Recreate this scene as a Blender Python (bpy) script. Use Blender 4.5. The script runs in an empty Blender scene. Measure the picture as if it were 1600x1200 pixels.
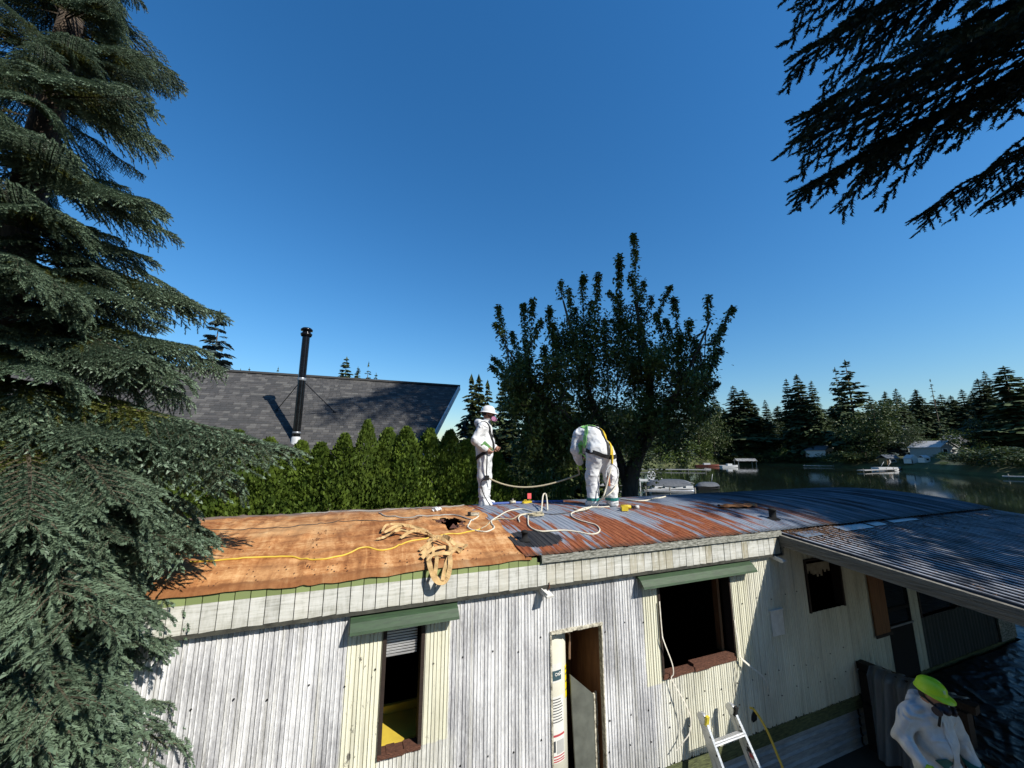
import bpy, bmesh, math, random
import numpy as np
from mathutils import Vector, Matrix, noise as mnoise
random.seed(7); RNG = np.random.default_rng(7)
SC = bpy.context.scene; COL = SC.collection
R = math.radians
# ---------------------------------------------------------------- camera, sky, sun, exposure
H = 4.1                                   # camera height above the yard
F_PX, HOR = 601.0, 710.0                  # focal length and horizon row of the 1600x1200 photograph
PITCH = math.atan((HOR - 600) / F_PX)
cd = bpy.data.cameras.new('camera'); cam = bpy.data.objects.new('camera', cd); COL.objects.link(cam)
cam.location = (0, 0, H); cam.rotation_euler = (R(90) + PITCH, 0, 0)
cd.sensor_width = 36; cd.lens = 36 * F_PX / 1600; cd.clip_start = 0.05; cd.clip_end = 3000
SC.camera = cam
SUN = Vector((0.926, -0.708, 0.95)).normalized()      # towards the sun
SUN_EL = math.asin(SUN.z); SUN_AZ = math.atan2(SUN.x, SUN.y)
w = bpy.data.worlds.new('World'); SC.world = w; w.use_nodes = True
wn = w.node_tree; bg = wn.nodes['Background']
sky = wn.nodes.new('ShaderNodeTexSky'); sky.sky_type = 'NISHITA'; sky.sun_disc = False
sky.sun_elevation = SUN_EL; sky.sun_rotation = SUN_AZ
sky.altitude = 600; sky.air_density = 1.6; sky.dust_density = 0.3; sky.ozone_density = 9.0
hs = wn.nodes.new('ShaderNodeHueSaturation'); hs.inputs['Saturation'].default_value = 1.18
wn.links.new(sky.outputs[0], hs.inputs['Color']); wn.links.new(hs.outputs[0], bg.inputs[0]); bg.inputs[1].default_value = 0.108
sl = bpy.data.lights.new('sun', 'SUN'); so = bpy.data.objects.new('sun', sl); COL.objects.link(so)
sl.energy = 5.0; sl.angle = R(0.5); sl.color = (1.0, 0.95, 0.87)
so.rotation_euler = SUN.to_track_quat('Z', 'Y').to_euler(); so.location = (30, -25, 40)
SC.view_settings.view_transform = 'Standard'; SC.view_settings.look = 'None'
SC.view_settings.exposure = 0.42; SC.view_settings.gamma = 1.0
SC.cycles.max_bounces = 6; SC.cycles.transparent_max_bounces = 6
# ---------------------------------------------------------------- placing helpers
ANG = R(90 - 68.36)                                   # the mobile home's long side, turned from the x axis
U = Vector((math.cos(ANG), math.sin(ANG), 0)); V = Vector((-U.y, U.x, 0)); Z = Vector((0, 0, 1))
def T(u, v, z): return U * u + V * v + Z * z
def ray(px, py):
    a = (px - 800) / F_PX; b = (600 - py) / F_PX; c, s = math.cos(PITCH), math.sin(PITCH)
    return Vector((a, c - b * s, s + b * c))
def at_y(px, py, y):
    r = ray(px, py); t = y / r.y; return Vector((r.x * t, y, H + r.z * t))
def at_v(px, py, v):
    r = ray(px, py); t = v / r.dot(V); return Vector((r.x * t, r.y * t, H + r.z * t))
def at_z(px, py, z):
    r = ray(px, py); t = (z - H) / r.z; return Vector((r.x * t, r.y * t, z))
def proj(p):
    c, s = math.cos(PITCH), math.sin(PITCH); z = p.z - H
    d = p.y * c + z * s
    if d < 0.05: return (-9999, -9999)
    return (800 + F_PX * p.x / d, 600 - F_PX * (-p.y * s + z * c) / d)
VC, HW, RH, ZE = 5.95, 1.98, 0.2, 3.04                # arched roof of the mobile home
def roofz(v): return ZE + RH * (1 - ((v - VC) / HW) ** 2)
def roof_uv(px, py):
    r = ray(px, py); u, v = r.dot(U), r.dot(V); prev = None
    for i in range(4100):
        vv = 3.9 + i * 0.001; d = vv / v * r.z + H - roofz(vv)
        if prev is not None and prev > 0 >= d: return (vv / v * u, vv)
        prev = d
    return (6.8 / v * u, 6.8)
def on_roof(px, py, lift=0.0):
    u, v = roof_uv(px, py); return T(u, v, roofz(v) + lift)
# ---------------------------------------------------------------- materials
def hexc(r, g, b): return (r, g, b, 1)
class NT:
    def __init__(s, name):
        s.m = bpy.data.materials.new(name); s.m.use_nodes = True; s.t = s.m.node_tree
        s.b = s.t.nodes['Principled BSDF']; s.out = s.t.nodes['Material Output']
    def n(s, typ, **k):
        o = s.t.nodes.new(typ)
        for a, b in k.items():
            if hasattr(o, a): setattr(o, a, b)
        return o
    def l(s, a, b): s.t.links.new(a, b)
    def val(s, sock, x):
        if hasattr(x, 'is_linked') or isinstance(x, bpy.types.NodeSocket): s.l(x, sock)
        else: sock.default_value = x
    def coord(s, scale=(1, 1, 1), loc=(0, 0, 0), kind='Object'):
        tc = s.n('ShaderNodeTexCoord'); mp = s.n('ShaderNodeMapping')
        mp.inputs['Scale'].default_value = scale; mp.inputs['Location'].default_value = loc
        s.l(tc.outputs[kind], mp.inputs[0]); return mp.outputs[0]
    def noise(s, vec, scale=5, detail=4, rough=0.6, dist=0.0):
        o = s.n('ShaderNodeTexNoise'); s.l(vec, o.inputs['Vector'])
        o.inputs['Scale'].default_value = scale; o.inputs['Detail'].default_value = detail
        o.inputs['Roughness'].default_value = rough; o.inputs['Distortion'].default_value = dist
        return o.outputs['Fac']
    def voro(s, vec, scale=5, feature='F1'):
        o = s.n('ShaderNodeTexVoronoi', feature=feature); s.l(vec, o.inputs['Vector'])
        o.inputs['Scale'].default_value = scale; return o.outputs['Distance']
    def ramp(s, fac, stops):
        o = s.n('ShaderNodeValToRGB'); s.l(fac, o.inputs[0]); e = o.color_ramp.elements
        while len(e) < len(stops): e.new(0.5)
        for i, (p, c) in enumerate(stops):
            e[i].position = p; e[i].color = c if len(c) == 4 else (*c, 1)
        return o.outputs[0]
    def step(s, fac, a, b):
        o = s.n('ShaderNodeMapRange'); s.val(o.inputs[0], fac)
        o.inputs[1].default_value = a; o.inputs[2].default_value = b; return o.outputs[0]
    def math(s, op, a, b=0.0, c=0.0):
        o = s.n('ShaderNodeMath', operation=op); s.val(o.inputs[0], a); s.val(o.inputs[1], b); s.val(o.inputs[2], c)
        return o.outputs[0]
    def mix(s, fac, a, b, mode='MIX'):
        o = s.n('ShaderNodeMix', data_type='RGBA', blend_type=mode)
        s.val(o.inputs[0], fac); s.val(o.inputs[6], a if not isinstance(a, tuple) or len(a) == 4 else (*a, 1))
        s.val(o.inputs[7], b if not isinstance(b, tuple) or len(b) == 4 else (*b, 1)); return o.outputs[2]
    def sep(s, vec):
        o = s.n('ShaderNodeSeparateXYZ'); s.l(vec, o.inputs[0]); return o.outputs
    def rnd(s): return s.n('ShaderNodeObjectInfo').outputs['Random']
    def bump(s, h, strength=0.3, dist=0.01):
        o = s.n('ShaderNodeBump'); o.inputs['Strength'].default_value = strength; o.inputs['Distance'].default_value = dist
        s.l(h, o.inputs['Height']); s.l(o.outputs[0], s.b.inputs['Normal'])
    def set(s, color=None, rough=None, metal=None, spec=None, **k):
        if color is not None: s.val(s.b.inputs['Base Color'], color if not isinstance(color, tuple) or len(color) == 4 else (*color, 1))
        if rough is not None: s.val(s.b.inputs['Roughness'], rough)
        if metal is not None: s.val(s.b.inputs['Metallic'], metal)
        if spec is not None: s.b.inputs['Specular IOR Level'].default_value = spec
        return s.m
def simple(name, c1, c2=None, rough=0.7, metal=0.0, scale=8.0, bump=0.0, stretch=(1, 1, 1), spec=0.4, detail=4, rand=0.0):
    n = NT(name); c2 = c2 or tuple(x * 0.72 for x in c1)
    f = n.noise(n.coord(stretch), scale, detail)
    col = n.ramp(f, [(0.3, c2), (0.7, c1)])
    if rand:
        k = n.math('MULTIPLY_ADD', n.rnd(), rand, 1 - rand / 2)
        o = n.n('ShaderNodeHueSaturation'); n.l(k, o.inputs['Value']); n.l(col, o.inputs['Color']); col = o.outputs[0]
    n.set(col, rough, metal, spec)
    if bump: n.bump(f, bump, 0.02)
    return n.m
def leafmat(name, c1, c2, trans=0.25, rough=0.55, scale=3.0, rand=0.25, spec=0.35):
    n = NT(name); f = n.noise(n.coord((1, 1, 1)), scale, 3)
    col = n.ramp(f, [(0.3, c2), (0.7, c1)])
    k = n.math('MULTIPLY_ADD', n.rnd(), rand, 1 - rand / 2)
    o = n.n('ShaderNodeHueSaturation'); n.l(k, o.inputs['Value']); n.l(col, o.inputs['Color'])
    n.set(o.outputs[0], rough, 0, spec)
    if trans:
        tr = n.n('ShaderNodeBsdfTranslucent'); n.l(o.outputs[0], tr.inputs[0])
        mx = n.n('ShaderNodeMixShader'); mx.inputs[0].default_value = trans
        n.l(n.b.outputs[0], mx.inputs[1]); n.l(tr.outputs[0], mx.inputs[2]); n.l(mx.outputs[0], n.out.inputs[0])
    return n.m
# ---------------------------------------------------------------- mesh helpers
class MB:
    def __init__(s): s.v = []; s.f = []; s.m = []; s.sm = []
    def add(s, vs, fs, mi=0, smooth=False):
        o = len(s.v); s.v += [tuple(x) for x in vs]
        for f in fs: s.f.append(tuple(o + i for i in f)); s.m.append(mi); s.sm.append(smooth)
        return s
    def box(s, lo, hi, mi=0, mat=None):
        x0, y0, z0 = lo; x1, y1, z1 = hi
        vs = [(x0, y0, z0), (x1, y0, z0), (x1, y1, z0), (x0, y1, z0), (x0, y0, z1), (x1, y0, z1), (x1, y1, z1), (x0, y1, z1)]
        if mat is not None: vs = [mat @ Vector(p) for p in vs]
        return s.add(vs, [(0, 3, 2, 1), (4, 5, 6, 7), (0, 1, 5, 4), (1, 2, 6, 5), (2, 3, 7, 6), (3, 0, 4, 7)], mi)
    def bar(s, a, b, w, h, mi=0, up=Z):
        a = Vector(a); b = Vector(b); d = (b - a).normalized(); sd = d.cross(up)
        if sd.length < 1e-4: sd = d.cross(Vector((1, 0, 0)))
        sd.normalize(); upv = sd.cross(d); vs = []
        for p in (a, b):
            for i, j in ((-1, -1), (1, -1), (1, 1), (-1, 1)): vs.append(p + sd * (i * w / 2) + upv * (j * h / 2))
        return s.add(vs, [(0, 3, 2, 1), (4, 5, 6, 7), (0, 1, 5, 4), (1, 2, 6, 5), (2, 3, 7, 6), (3, 0, 4, 7)], mi)
    def tube(s, pts, r, n=6, mi=0, cap=True, smooth=True):
        pts = [Vector(p) for p in pts]; rr = r if isinstance(r, (list, tuple)) else [r] * len(pts)
        d0 = (pts[1] - pts[0]).normalized(); nn = d0.orthogonal().normalized(); vs = []
        for i, p in enumerate(pts):
            d = (pts[min(i + 1, len(pts) - 1)] - pts[max(i - 1, 0)])
            d = d.normalized() if d.length > 1e-9 else d0
            nn = nn - d * nn.dot(d); nn = nn.normalized() if nn.length > 1e-6 else d.orthogonal().normalized(); bb = d.cross(nn)
            for k in range(n):
                a = 2 * math.pi * k / n; vs.append(p + (nn * math.cos(a) + bb * math.sin(a)) * rr[i])
        fs = []
        for i in range(len(pts) - 1):
            for k in range(n): fs.append((i * n + k, i * n + (k + 1) % n, (i + 1) * n + (k + 1) % n, (i + 1) * n + k))
        s.add(vs, fs, mi, smooth)
        if cap:
            o = len(s.v) - len(vs); m = (len(pts) - 1) * n
            s.f.append(tuple(o + k for k in reversed(range(n)))); s.m.append(mi); s.sm.append(False)
            s.f.append(tuple(o + m + k for k in range(n))); s.m.append(mi); s.sm.append(False)
        return s
    def lathe(s, prof, n=24, c=(0, 0, 0), mi=0, smooth=True, mat=None, a0=0.0, a1=None):
        full = a1 is None; a1 = a0 + 2 * math.pi if full else a1; vs = []; fs = []; k = n if full else n + 1
        for r, z in prof:
            for i in range(k):
                a = a0 + (a1 - a0) * i / n; p = Vector((c[0] + r * math.cos(a), c[1] + r * math.sin(a), c[2] + z)); vs.append(mat @ p if mat else p)
        for j in range(len(prof) - 1):
            for i in range(n):
                i2 = (i + 1) % k; fs.append((j * k + i, j * k + i2, (j + 1) * k + i2, (j + 1) * k + i))
        return s.add(vs, fs, mi, smooth)
    def ribbon(s, pts, nrm, wd, th=0.004, mi=0):
        pts = [Vector(p) for p in pts]; vs = []; n = len(pts)
        for i, p in enumerate(pts):
            d = (pts[min(i + 1, n - 1)] - pts[max(i - 1, 0)]).normalized()
            nv = Vector(nrm[i] if isinstance(nrm, list) else nrm); sd = d.cross(nv)
            sd = sd.normalized() if sd.length > 1e-6 else d.orthogonal().normalized(); nv = sd.cross(d)
            for a, b in ((-1, 0), (1, 0), (1, 1), (-1, 1)): vs.append(p + sd * (a * wd / 2) + nv * (b * th))
        fs = []
        for i in range(n - 1):
            for k in range(4): fs.append((i * 4 + k, i * 4 + (k + 1) % 4, i * 4 + 4 + (k + 1) % 4, i * 4 + 4 + k))
        fs += [(3, 2, 1, 0), tuple(4 * (n - 1) + k for k in range(4))]
        return s.add(vs, fs, mi)
    def mesh(s, name, mats):
        me = bpy.data.meshes.new(name); me.from_pydata(s.v, [], s.f)
        for m in (mats if isinstance(mats, (list, tuple)) else [mats]): me.materials.append(m)
        me.polygons.foreach_set('material_index', s.m); me.polygons.foreach_set('use_smooth', s.sm); me.update(); return me
    def build(s, name, mats, parent=None): return link(name, s.mesh(name, mats), parent)
def link(name, me, parent=None):
    o = bpy.data.objects.new(name, me); COL.objects.link(o)
    if parent is not None: o.parent = parent
    return o
def np_mesh(name, v, f, mats, mi=None, smooth=False):
    v = np.asarray(v, np.float32); f = np.asarray(f, np.int32); k = f.shape[1]
    me = bpy.data.meshes.new(name); me.vertices.add(len(v)); me.vertices.foreach_set('co', v.ravel())
    me.loops.add(f.size); me.loops.foreach_set('vertex_index', f.ravel()); me.polygons.add(len(f))
    me.polygons.foreach_set('loop_start', np.arange(0, f.size, k, dtype=np.int32)); me.polygons.foreach_set('loop_total', np.full(len(f), k, np.int32))
    for m in (mats if isinstance(mats, (list, tuple)) else [mats]): me.materials.append(m)
    if mi is not None: me.polygons.foreach_set('material_index', np.asarray(mi, np.int32))
    me.polygons.foreach_set('use_smooth', np.full(len(f), smooth)); me.update(calc_edges=True); return me
def tag(o, label=None, cat=None, group=None, kind=None):
    for k, x in (('label', label), ('category', cat), ('group', group), ('kind', kind)):
        if x: o[k] = x
    return o
def thing(name, label, cat, loc=(0, 0, 0), rz=0.0, group=None):
    o = bpy.data.objects.new(name, None); COL.objects.link(o); o.location = loc; o.rotation_euler = (0, 0, rz); o.empty_display_size = 0.2
    return tag(o, label, cat, group)
def rn(a, b): return random.uniform(a, b)
def smooth_path(pts, k=4):
    pts = [Vector(p) for p in pts]; out = []
    for i in range(len(pts) - 1):
        p0, p1, p2, p3 = pts[max(i - 1, 0)], pts[i], pts[i + 1], pts[min(i + 2, len(pts) - 1)]
        for j in range(k):
            t = j / k; out.append(0.5 * ((2 * p1) + (p2 - p0) * t + (2 * p0 - 5 * p1 + 4 * p2 - p3) * t * t + (3 * p1 - p0 - 3 * p2 + p3) * t ** 3))
    return out + [pts[-1]]
# ================================================================ land and lake
WZ = -0.7
SHORE_PX = [(2600, 800), (2000, 765), (1800, 756), (1640, 749), (1560, 744.5), (1500, 740), (1455, 736), (1400, 733), (1340, 731), (1290, 728.5), (1240, 727), (1180, 725.5), (1130, 725), (1080, 726), (1040, 728), (1000, 730), (960, 731), (920, 733), (880, 737), (850, 743)]
SHORE = [at_z(x, y, WZ) for x, y in SHORE_PX]
NEAR = [(-60, 66), (2.6, 66), (3.4, 46), (4.6, 36.5), (9, 33.5), (14, 31), (24, 29), (60, 26), (200, 18)]
M_GRASS = simple('dry_lawn', (0.085, 0.105, 0.035), (0.05, 0.05, 0.022), 0.95, 0, 0.35, 0.3, detail=9)
M_YARD = simple('bare_yard_soil', (0.085, 0.07, 0.052), (0.04, 0.035, 0.024), 0.95, 0, 0.8, 0.4, detail=9)
vs = []; fs = []; PTS = [(-900, 60)] + NEAR + [(900, 16)]
for x, y in PTS: vs += [(x, -300, 0), (x, 3, 0), (x, y - 1.5, 0), (x, y, -0.25), (x + (.6 if x < 20 else 0), y + 2.0, -1.6)]
for i in range(len(PTS) - 1):
    for k in range(4): a = 5 * i + k; fs.append((a, a + 5, a + 6, a + 1))
tag(link('ground', np_mesh('ground', vs, fs, M_YARD)), kind='structure')
def land_row(k):
    rows = ((0, -0.55 - 0.4), (1.2, WZ + 0.6), (6, WZ + 2.0), (18, WZ + 3.9), (120, WZ + 6), (1500, WZ + 40)); return rows[k]
vs = []; fs = []
for p in SHORE:
    d = Vector((p.x, p.y, 0)); r = d.length; d /= r
    for k in range(6):
        e, z = land_row(k); q = d * (r + e); vs.append((q.x, q.y, z))
for i in range(len(SHORE) - 1):
    for k in range(5): a = i * 6 + k; fs.append((a + 6, a, a + 1, a + 7))
tag(link('far_shore', np_mesh('far_shore', vs, fs, M_GRASS)), kind='structure')
mb = MB(); mb.add([(-900, 64, -0.02), (8, 64, -0.02), (26, 118, 0.2), (60, 380, 12), (-900, 420, 12)], [(0, 1, 2, 3, 4)]); tag(mb.build('back_land', M_GRASS), kind='structure')
def shore_ground(p):
    best = None
    d = Vector((p.x, p.y, 0)); r = d.length; az = math.atan2(p.x, p.y)
    for a, b in zip(SHORE, SHORE[1:]):
        a0, a1 = math.atan2(a.x, a.y), math.atan2(b.x, b.y)
        if min(a0, a1) <= az <= max(a0, a1):
            t = (az - a0) / (a1 - a0); e = r - (a.to_2d().length * (1 - t) + b.to_2d().length * t)
            for k in range(5):
                e0, z0 = land_row(k); e1, z1 = land_row(k + 1)
                if e0 <= e <= e1: return z0 + (z1 - z0) * (e - e0) / (e1 - e0)
            return WZ
    return 0.0
def m_water():
    n = NT('dark_lake_water'); f = n.noise(n.coord((0.6, 1.6, 1)), 1.0, 3, 0.5); n.set((0.008, 0.014, 0.010), 0.05, 0.0, 0.5); n.b.inputs['IOR'].default_value = 1.33; n.bump(f, 0.06, 0.05); return n.m
mb = MB(); mb.add([(-60, 20, WZ), (900, 10, WZ), (900, 700, WZ), (-60, 700, WZ)], [(0, 1, 2, 3)]); tag(mb.build('lake', m_water()), kind='structure')
# ================================================================ the mobile home (local axes: x along its side, y inwards from the front wall, z up)
HOME = thing('mobile_home', 'long weathered white mobile home with half its arched roof stripped to orange board', 'mobile home', T(0, 4, 0), ANG)
UL, UR = -2.35, 11.95
def m_siding():
    n = NT('weathered_siding'); v = n.coord(); x, y, z = n.sep(v)
    st = n.noise(n.coord((11, 1, 0.55)), 1.0, 8, 0.68); fine = n.noise(n.coord((90, 1, 16)), 1.0, 5, 0.75); big = n.noise(n.coord((2.4, 1, 0.9)), 1.0, 4)
    sp = n.noise(n.coord((1, 1, 1)), 70, 4, 0.8)
    g = n.math('ADD', n.math('MULTIPLY', st, 0.42), n.math('ADD', n.math('MULTIPLY', fine, 0.45), n.math('MULTIPLY', big, 0.62)))
    white = n.ramp(g, [(0.58, (0.20, 0.20, 0.205)), (0.68, (0.36, 0.36, 0.365)), (0.77, (0.56, 0.56, 0.56)), (0.88, (0.76, 0.76, 0.75))])
    white = n.mix(n.math('MULTIPLY', n.step(sp, 0.55, 0.72), 0.3), white, (0.78, 0.78, 0.77))
    cream = n.ramp(g, [(0.42, (0.30, 0.285, 0.20)), (0.58, (0.54, 0.525, 0.40)), (0.78, (0.70, 0.685, 0.54))])
    fr = n.math('FRACT', n.math('DIVIDE', x, PITCH_S)); rid = n.math('MULTIPLY', n.step(n.math('ABSOLUTE', n.math('SUBTRACT', n.math('ABSOLUTE', n.math('SUBTRACT', fr, 0.515)), 0.155)), 0.09, 0.03), n.step(fine, 0.33, 0.55)); white = n.mix(n.math('MULTIPLY', rid, 0.6), white, (0.80, 0.80, 0.79))  # highlight lines on the ribs and groove darkening below are put into the colour
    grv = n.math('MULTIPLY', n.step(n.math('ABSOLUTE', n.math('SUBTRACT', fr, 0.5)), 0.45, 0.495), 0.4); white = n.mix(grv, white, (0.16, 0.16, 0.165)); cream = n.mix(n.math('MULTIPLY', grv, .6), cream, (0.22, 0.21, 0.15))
    wob = n.math('MULTIPLY', n.math('SUBTRACT', n.noise(n.coord((20, 1, 6)), 1.0, 3), 0.5), 0.03)
    xw = n.math('ADD', x, wob); zw = n.math('ADD', z, wob)
    def zone(a, b, c, d, e=0.008):
        k = n.math('MULTIPLY', n.step(xw, a - e, a + e), n.step(xw, b + e, b - e))
        return n.math('MULTIPLY', k, n.math('MULTIPLY', n.step(zw, c - e, c + e), n.step(zw, d + e, d - e)))
    z1 = zone(0.03, 0.345, 1.43, 2.60); z2 = zone(0.68, 0.945, 1.53, 2.60); z3 = zone(3.24, 3.52, 1.5, 2.6); z4 = zone(4.62, 4.98, 1.4, 2.6)
    patch = n.math('MAXIMUM', n.math('MAXIMUM', z1, z2), n.math('MAXIMUM', z3, z4))
    right = n.math('MULTIPLY', n.step(n.math('ADD', x, n.math('MULTIPLY', big, 1.0)), 3.9, 4.3), 0.8)
    low = n.math('MULTIPLY', zone(0.0, 1.0, 0.4, 1.55, 0.05), 0.35)
    m = n.math('MAXIMUM', n.math('MAXIMUM', patch, right), low)
    col = n.mix(m, white, cream)
    pe = n.math('MULTIPLY', n.step(n.noise(n.coord((9, 1, 5)), 1.6, 7, 0.72), 0.60, 0.63), n.math('MAXIMUM', z1, n.math('MULTIPLY', z2, 0.4)))
    col = n.mix(n.math('MULTIPLY', pe, 0.9), col, (0.06, 0.055, 0.05))
    stain = n.math('MULTIPLY', n.step(n.noise(n.coord((16, 1, 0.4)), 1.0, 5), 0.53, 0.70), 0.55)
    col = n.mix(stain, col, (0.30, 0.285, 0.22))
    grime = n.math('MULTIPLY', n.math('MULTIPLY', n.step(z, 1.1, 0.62), n.step(st, 0.35, 0.7)), 0.5)
    col = n.mix(grime, col, (0.22, 0.23, 0.15))
    n.set(col, 0.62, 0.0, 0.35); n.bump(sp, 0.12, 0.004); return n.m
PITCH_S = 0.108
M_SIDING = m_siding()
def m_fascia():
    n = NT('weathered_fascia'); v = n.coord(); x, y, z = n.sep(v)
    f = n.noise(n.coord((3, 1, 40)), 1.0, 5, 0.7); s2 = n.noise(n.coord((22, 1, 5)), 1.0, 5, 0.7); k = n.rnd()
    base = n.ramp(n.math('ADD', n.math('MULTIPLY', f, 0.6), n.math('MULTIPLY', s2, 0.4)), [(0.36, (0.34, 0.34, 0.29)), (0.5, (0.58, 0.58, 0.53)), (0.68, (0.74, 0.74, 0.70))])
    dirty = n.math('MULTIPLY', n.step(n.math('ADD', n.math('MULTIPLY', k, 0.55), n.math('MULTIPLY', s2, 0.9)), 0.72, 1.0), n.math('MULTIPLY_ADD', n.step(x, 0.0, 5.0), 0.75, 0.2))
    col = n.mix(dirty, base, (0.25, 0.22, 0.14))
    dr = n.math('MULTIPLY', n.step(n.math('ADD', z, n.math('MULTIPLY', s2, 0.16)), 2.90, 2.80), 0.35); col = n.mix(dr, col, (0.33, 0.32, 0.25))
    gr = n.step(z, 2.944, 2.947); gr = n.math('MULTIPLY', gr, n.step(x, 1.905, 1.9)); col = n.mix(gr, col, (0.215, 0.265, 0.105))
    gm = n.math('MULTIPLY', n.math('MULTIPLY', n.step(z, 2.86, 2.99), n.step(x, 1.9, 1.92)), n.step(s2, 0.35, 0.6)); col = n.mix(gm, col, (0.10, 0.11, 0.07))
    h = n.n('ShaderNodeHueSaturation'); n.l(n.math('MULTIPLY_ADD', k, 0.32, 0.8), h.inputs['Value']); n.l(col, h.inputs['Color'])
    n.set(h.outputs[0], 0.7, 0, 0.3); n.bump(f, 0.15, 0.006); return n.m
M_FASCIA = m_fascia()
def m_roofmetal():
    n = NT('rusted_roof_metal'); v = n.coord(); x, y, z = n.sep(v)
    a = n.noise(n.coord((5.5, 0.42, 0)), 1.0, 7, 0.66, 0.25); b = n.noise(n.coord((22, 1.6, 0)), 1.0, 6, 0.72); c = n.noise(n.coord((1.1, 0.55, 0), (3, 1, 0)), 1.0, 2)
    near = n.math('MULTIPLY', n.step(y, 1.7, 0.2), n.step(x, 6.0, 4.6))
    seam = n.step(x, 2.35, 1.85)
    mid = n.math('MULTIPLY', n.step(x, 2.7, 3.1), n.step(x, 5.4, 4.6))
    g = n.math('ADD', n.math('MULTIPLY', a, 0.62), n.math('ADD', n.math('MULTIPLY', b, 0.3), n.math('MULTIPLY', c, 0.35)))
    g = n.math('ADD', g, n.math('ADD', n.math('MULTIPLY', near, 0.07), n.math('ADD', n.math('MULTIPLY', seam, 0.07), n.math('MULTIPLY', mid, 0.055))))
    rust = n.step(g, 0.685, 0.715)
    galv = n.ramp(b, [(0.3, (0.16, 0.185, 0.225)), (0.55, (0.27, 0.30, 0.345)), (0.75, (0.40, 0.43, 0.47))])
    rc = n.ramp(n.noise(n.coord((30, 5, 0)), 1.0, 6, 0.7), [(0.3, (0.10, 0.028, 0.014)), (0.5, (0.22, 0.066, 0.026)), (0.68, (0.33, 0.125, 0.055)), (0.8, (0.45, 0.27, 0.14))])
    col = n.mix(rust, galv, rc)
    pale = n.math('MULTIPLY', n.step(n.noise(n.coord((14, 2.2, 0), (7, 3, 0)), 1.0, 6, 0.7), 0.66, 0.72), near); col = n.mix(n.math('MULTIPLY', pale, 0.75), col, (0.62, 0.56, 0.46))
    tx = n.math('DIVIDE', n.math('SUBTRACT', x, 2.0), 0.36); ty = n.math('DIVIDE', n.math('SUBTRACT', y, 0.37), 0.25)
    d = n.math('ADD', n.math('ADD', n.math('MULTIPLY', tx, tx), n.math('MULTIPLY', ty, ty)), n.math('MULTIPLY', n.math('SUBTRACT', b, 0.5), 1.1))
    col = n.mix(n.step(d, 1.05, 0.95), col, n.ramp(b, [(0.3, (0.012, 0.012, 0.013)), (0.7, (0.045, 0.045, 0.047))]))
    far = n.math('MULTIPLY', n.step(x, 5.6, 7.4), n.step(a, 0.30, 0.52)); col = n.mix(n.math('MULTIPLY', far, 0.9), col, (0.024, 0.025, 0.029))  # far end mixed towards black to deepen the tree shade in the colour
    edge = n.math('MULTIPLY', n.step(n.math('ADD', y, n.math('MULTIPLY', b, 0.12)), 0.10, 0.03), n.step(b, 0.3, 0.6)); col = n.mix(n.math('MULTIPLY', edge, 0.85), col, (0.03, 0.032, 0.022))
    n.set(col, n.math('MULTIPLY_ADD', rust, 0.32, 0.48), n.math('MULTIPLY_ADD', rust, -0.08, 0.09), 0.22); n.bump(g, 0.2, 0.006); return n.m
M_ROOFMETAL = m_roofmetal()
def m_felt():
    n = NT('orange_roof_board'); v = n.coord(); x, y, z = n.sep(v)
    a = n.noise(n.coord((5, 0.9, 0)), 1.0, 7, 0.66, 0.8); b = n.noise(n.coord((1.2, 5.5, 0), (2, 5, 0)), 1.0, 6, 0.65, 0.4); f = n.noise(n.coord((24, 24, 0)), 1.0, 6, 0.72)
    g = n.math('ADD', n.math('MULTIPLY', a, 0.46), n.math('ADD', n.math('MULTIPLY', b, 0.36), n.math('MULTIPLY', f, 0.22)))
    col = n.ramp(g, [(0.38, (0.15, 0.058, 0.024)), (0.46, (0.25, 0.098, 0.034)), (0.53, (0.41, 0.185, 0.068)), (0.59, (0.56, 0.31, 0.135)), (0.67, (0.64, 0.43, 0.23))])
    big = n.noise(n.coord((0.9, 0.9, 0), (9, 2, 0)), 1.0, 3); col = n.mix(n.math('MULTIPLY', n.step(big, 0.5, 0.72), 0.45), col, (0.60, 0.38, 0.18))
    dk = n.math('MULTIPLY', n.step(n.noise(n.coord((7, 2.6, 0), (4, 8, 0)), 1.0, 7, 0.7), 0.60, 0.70), 0.55); col = n.mix(dk, col, (0.13, 0.05, 0.022))
    ed = n.math('MULTIPLY', n.step(n.math('ADD', y, n.math('MULTIPLY', f, 0.06)), 0.075, 0.04), 0.62); col = n.mix(ed, col, (0.14, 0.055, 0.022))
    gy = n.math('MULTIPLY', n.step(n.math('ADD', y, n.math('MULTIPLY', a, 0.9)), 2.75, 3.3), 0.8); col = n.mix(gy, col, (0.12, 0.115, 0.11))
    n.set(col, 0.88, 0, 0.15); n.bump(g, 0.45, 0.02); return n.m
M_FELT = m_felt()
M_GREEN = simple('green_awning_paint', (0.034, 0.072, 0.030), (0.022, 0.042, 0.02), 0.55, 0.0, 7, 0.1, (1, 6, 2))
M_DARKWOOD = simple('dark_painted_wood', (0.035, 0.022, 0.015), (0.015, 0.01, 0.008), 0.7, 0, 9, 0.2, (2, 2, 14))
M_ROTWOOD = simple('rotten_brown_wood', (0.15, 0.062, 0.034), (0.05, 0.02, 0.013), 0.85, 0, 10, 0.7, (3, 12, 12))
M_PANEL = simple('brown_wood_panelling', (0.25, 0.115, 0.045), (0.12, 0.05, 0.02), 0.6, 0, 5, 0.15, (16, 3, 0.6))
M_BLACK = simple('black_void_paint', (0.01, 0.01, 0.01), (0.006, 0.006, 0.006), 0.9, 0, 4)
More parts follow.
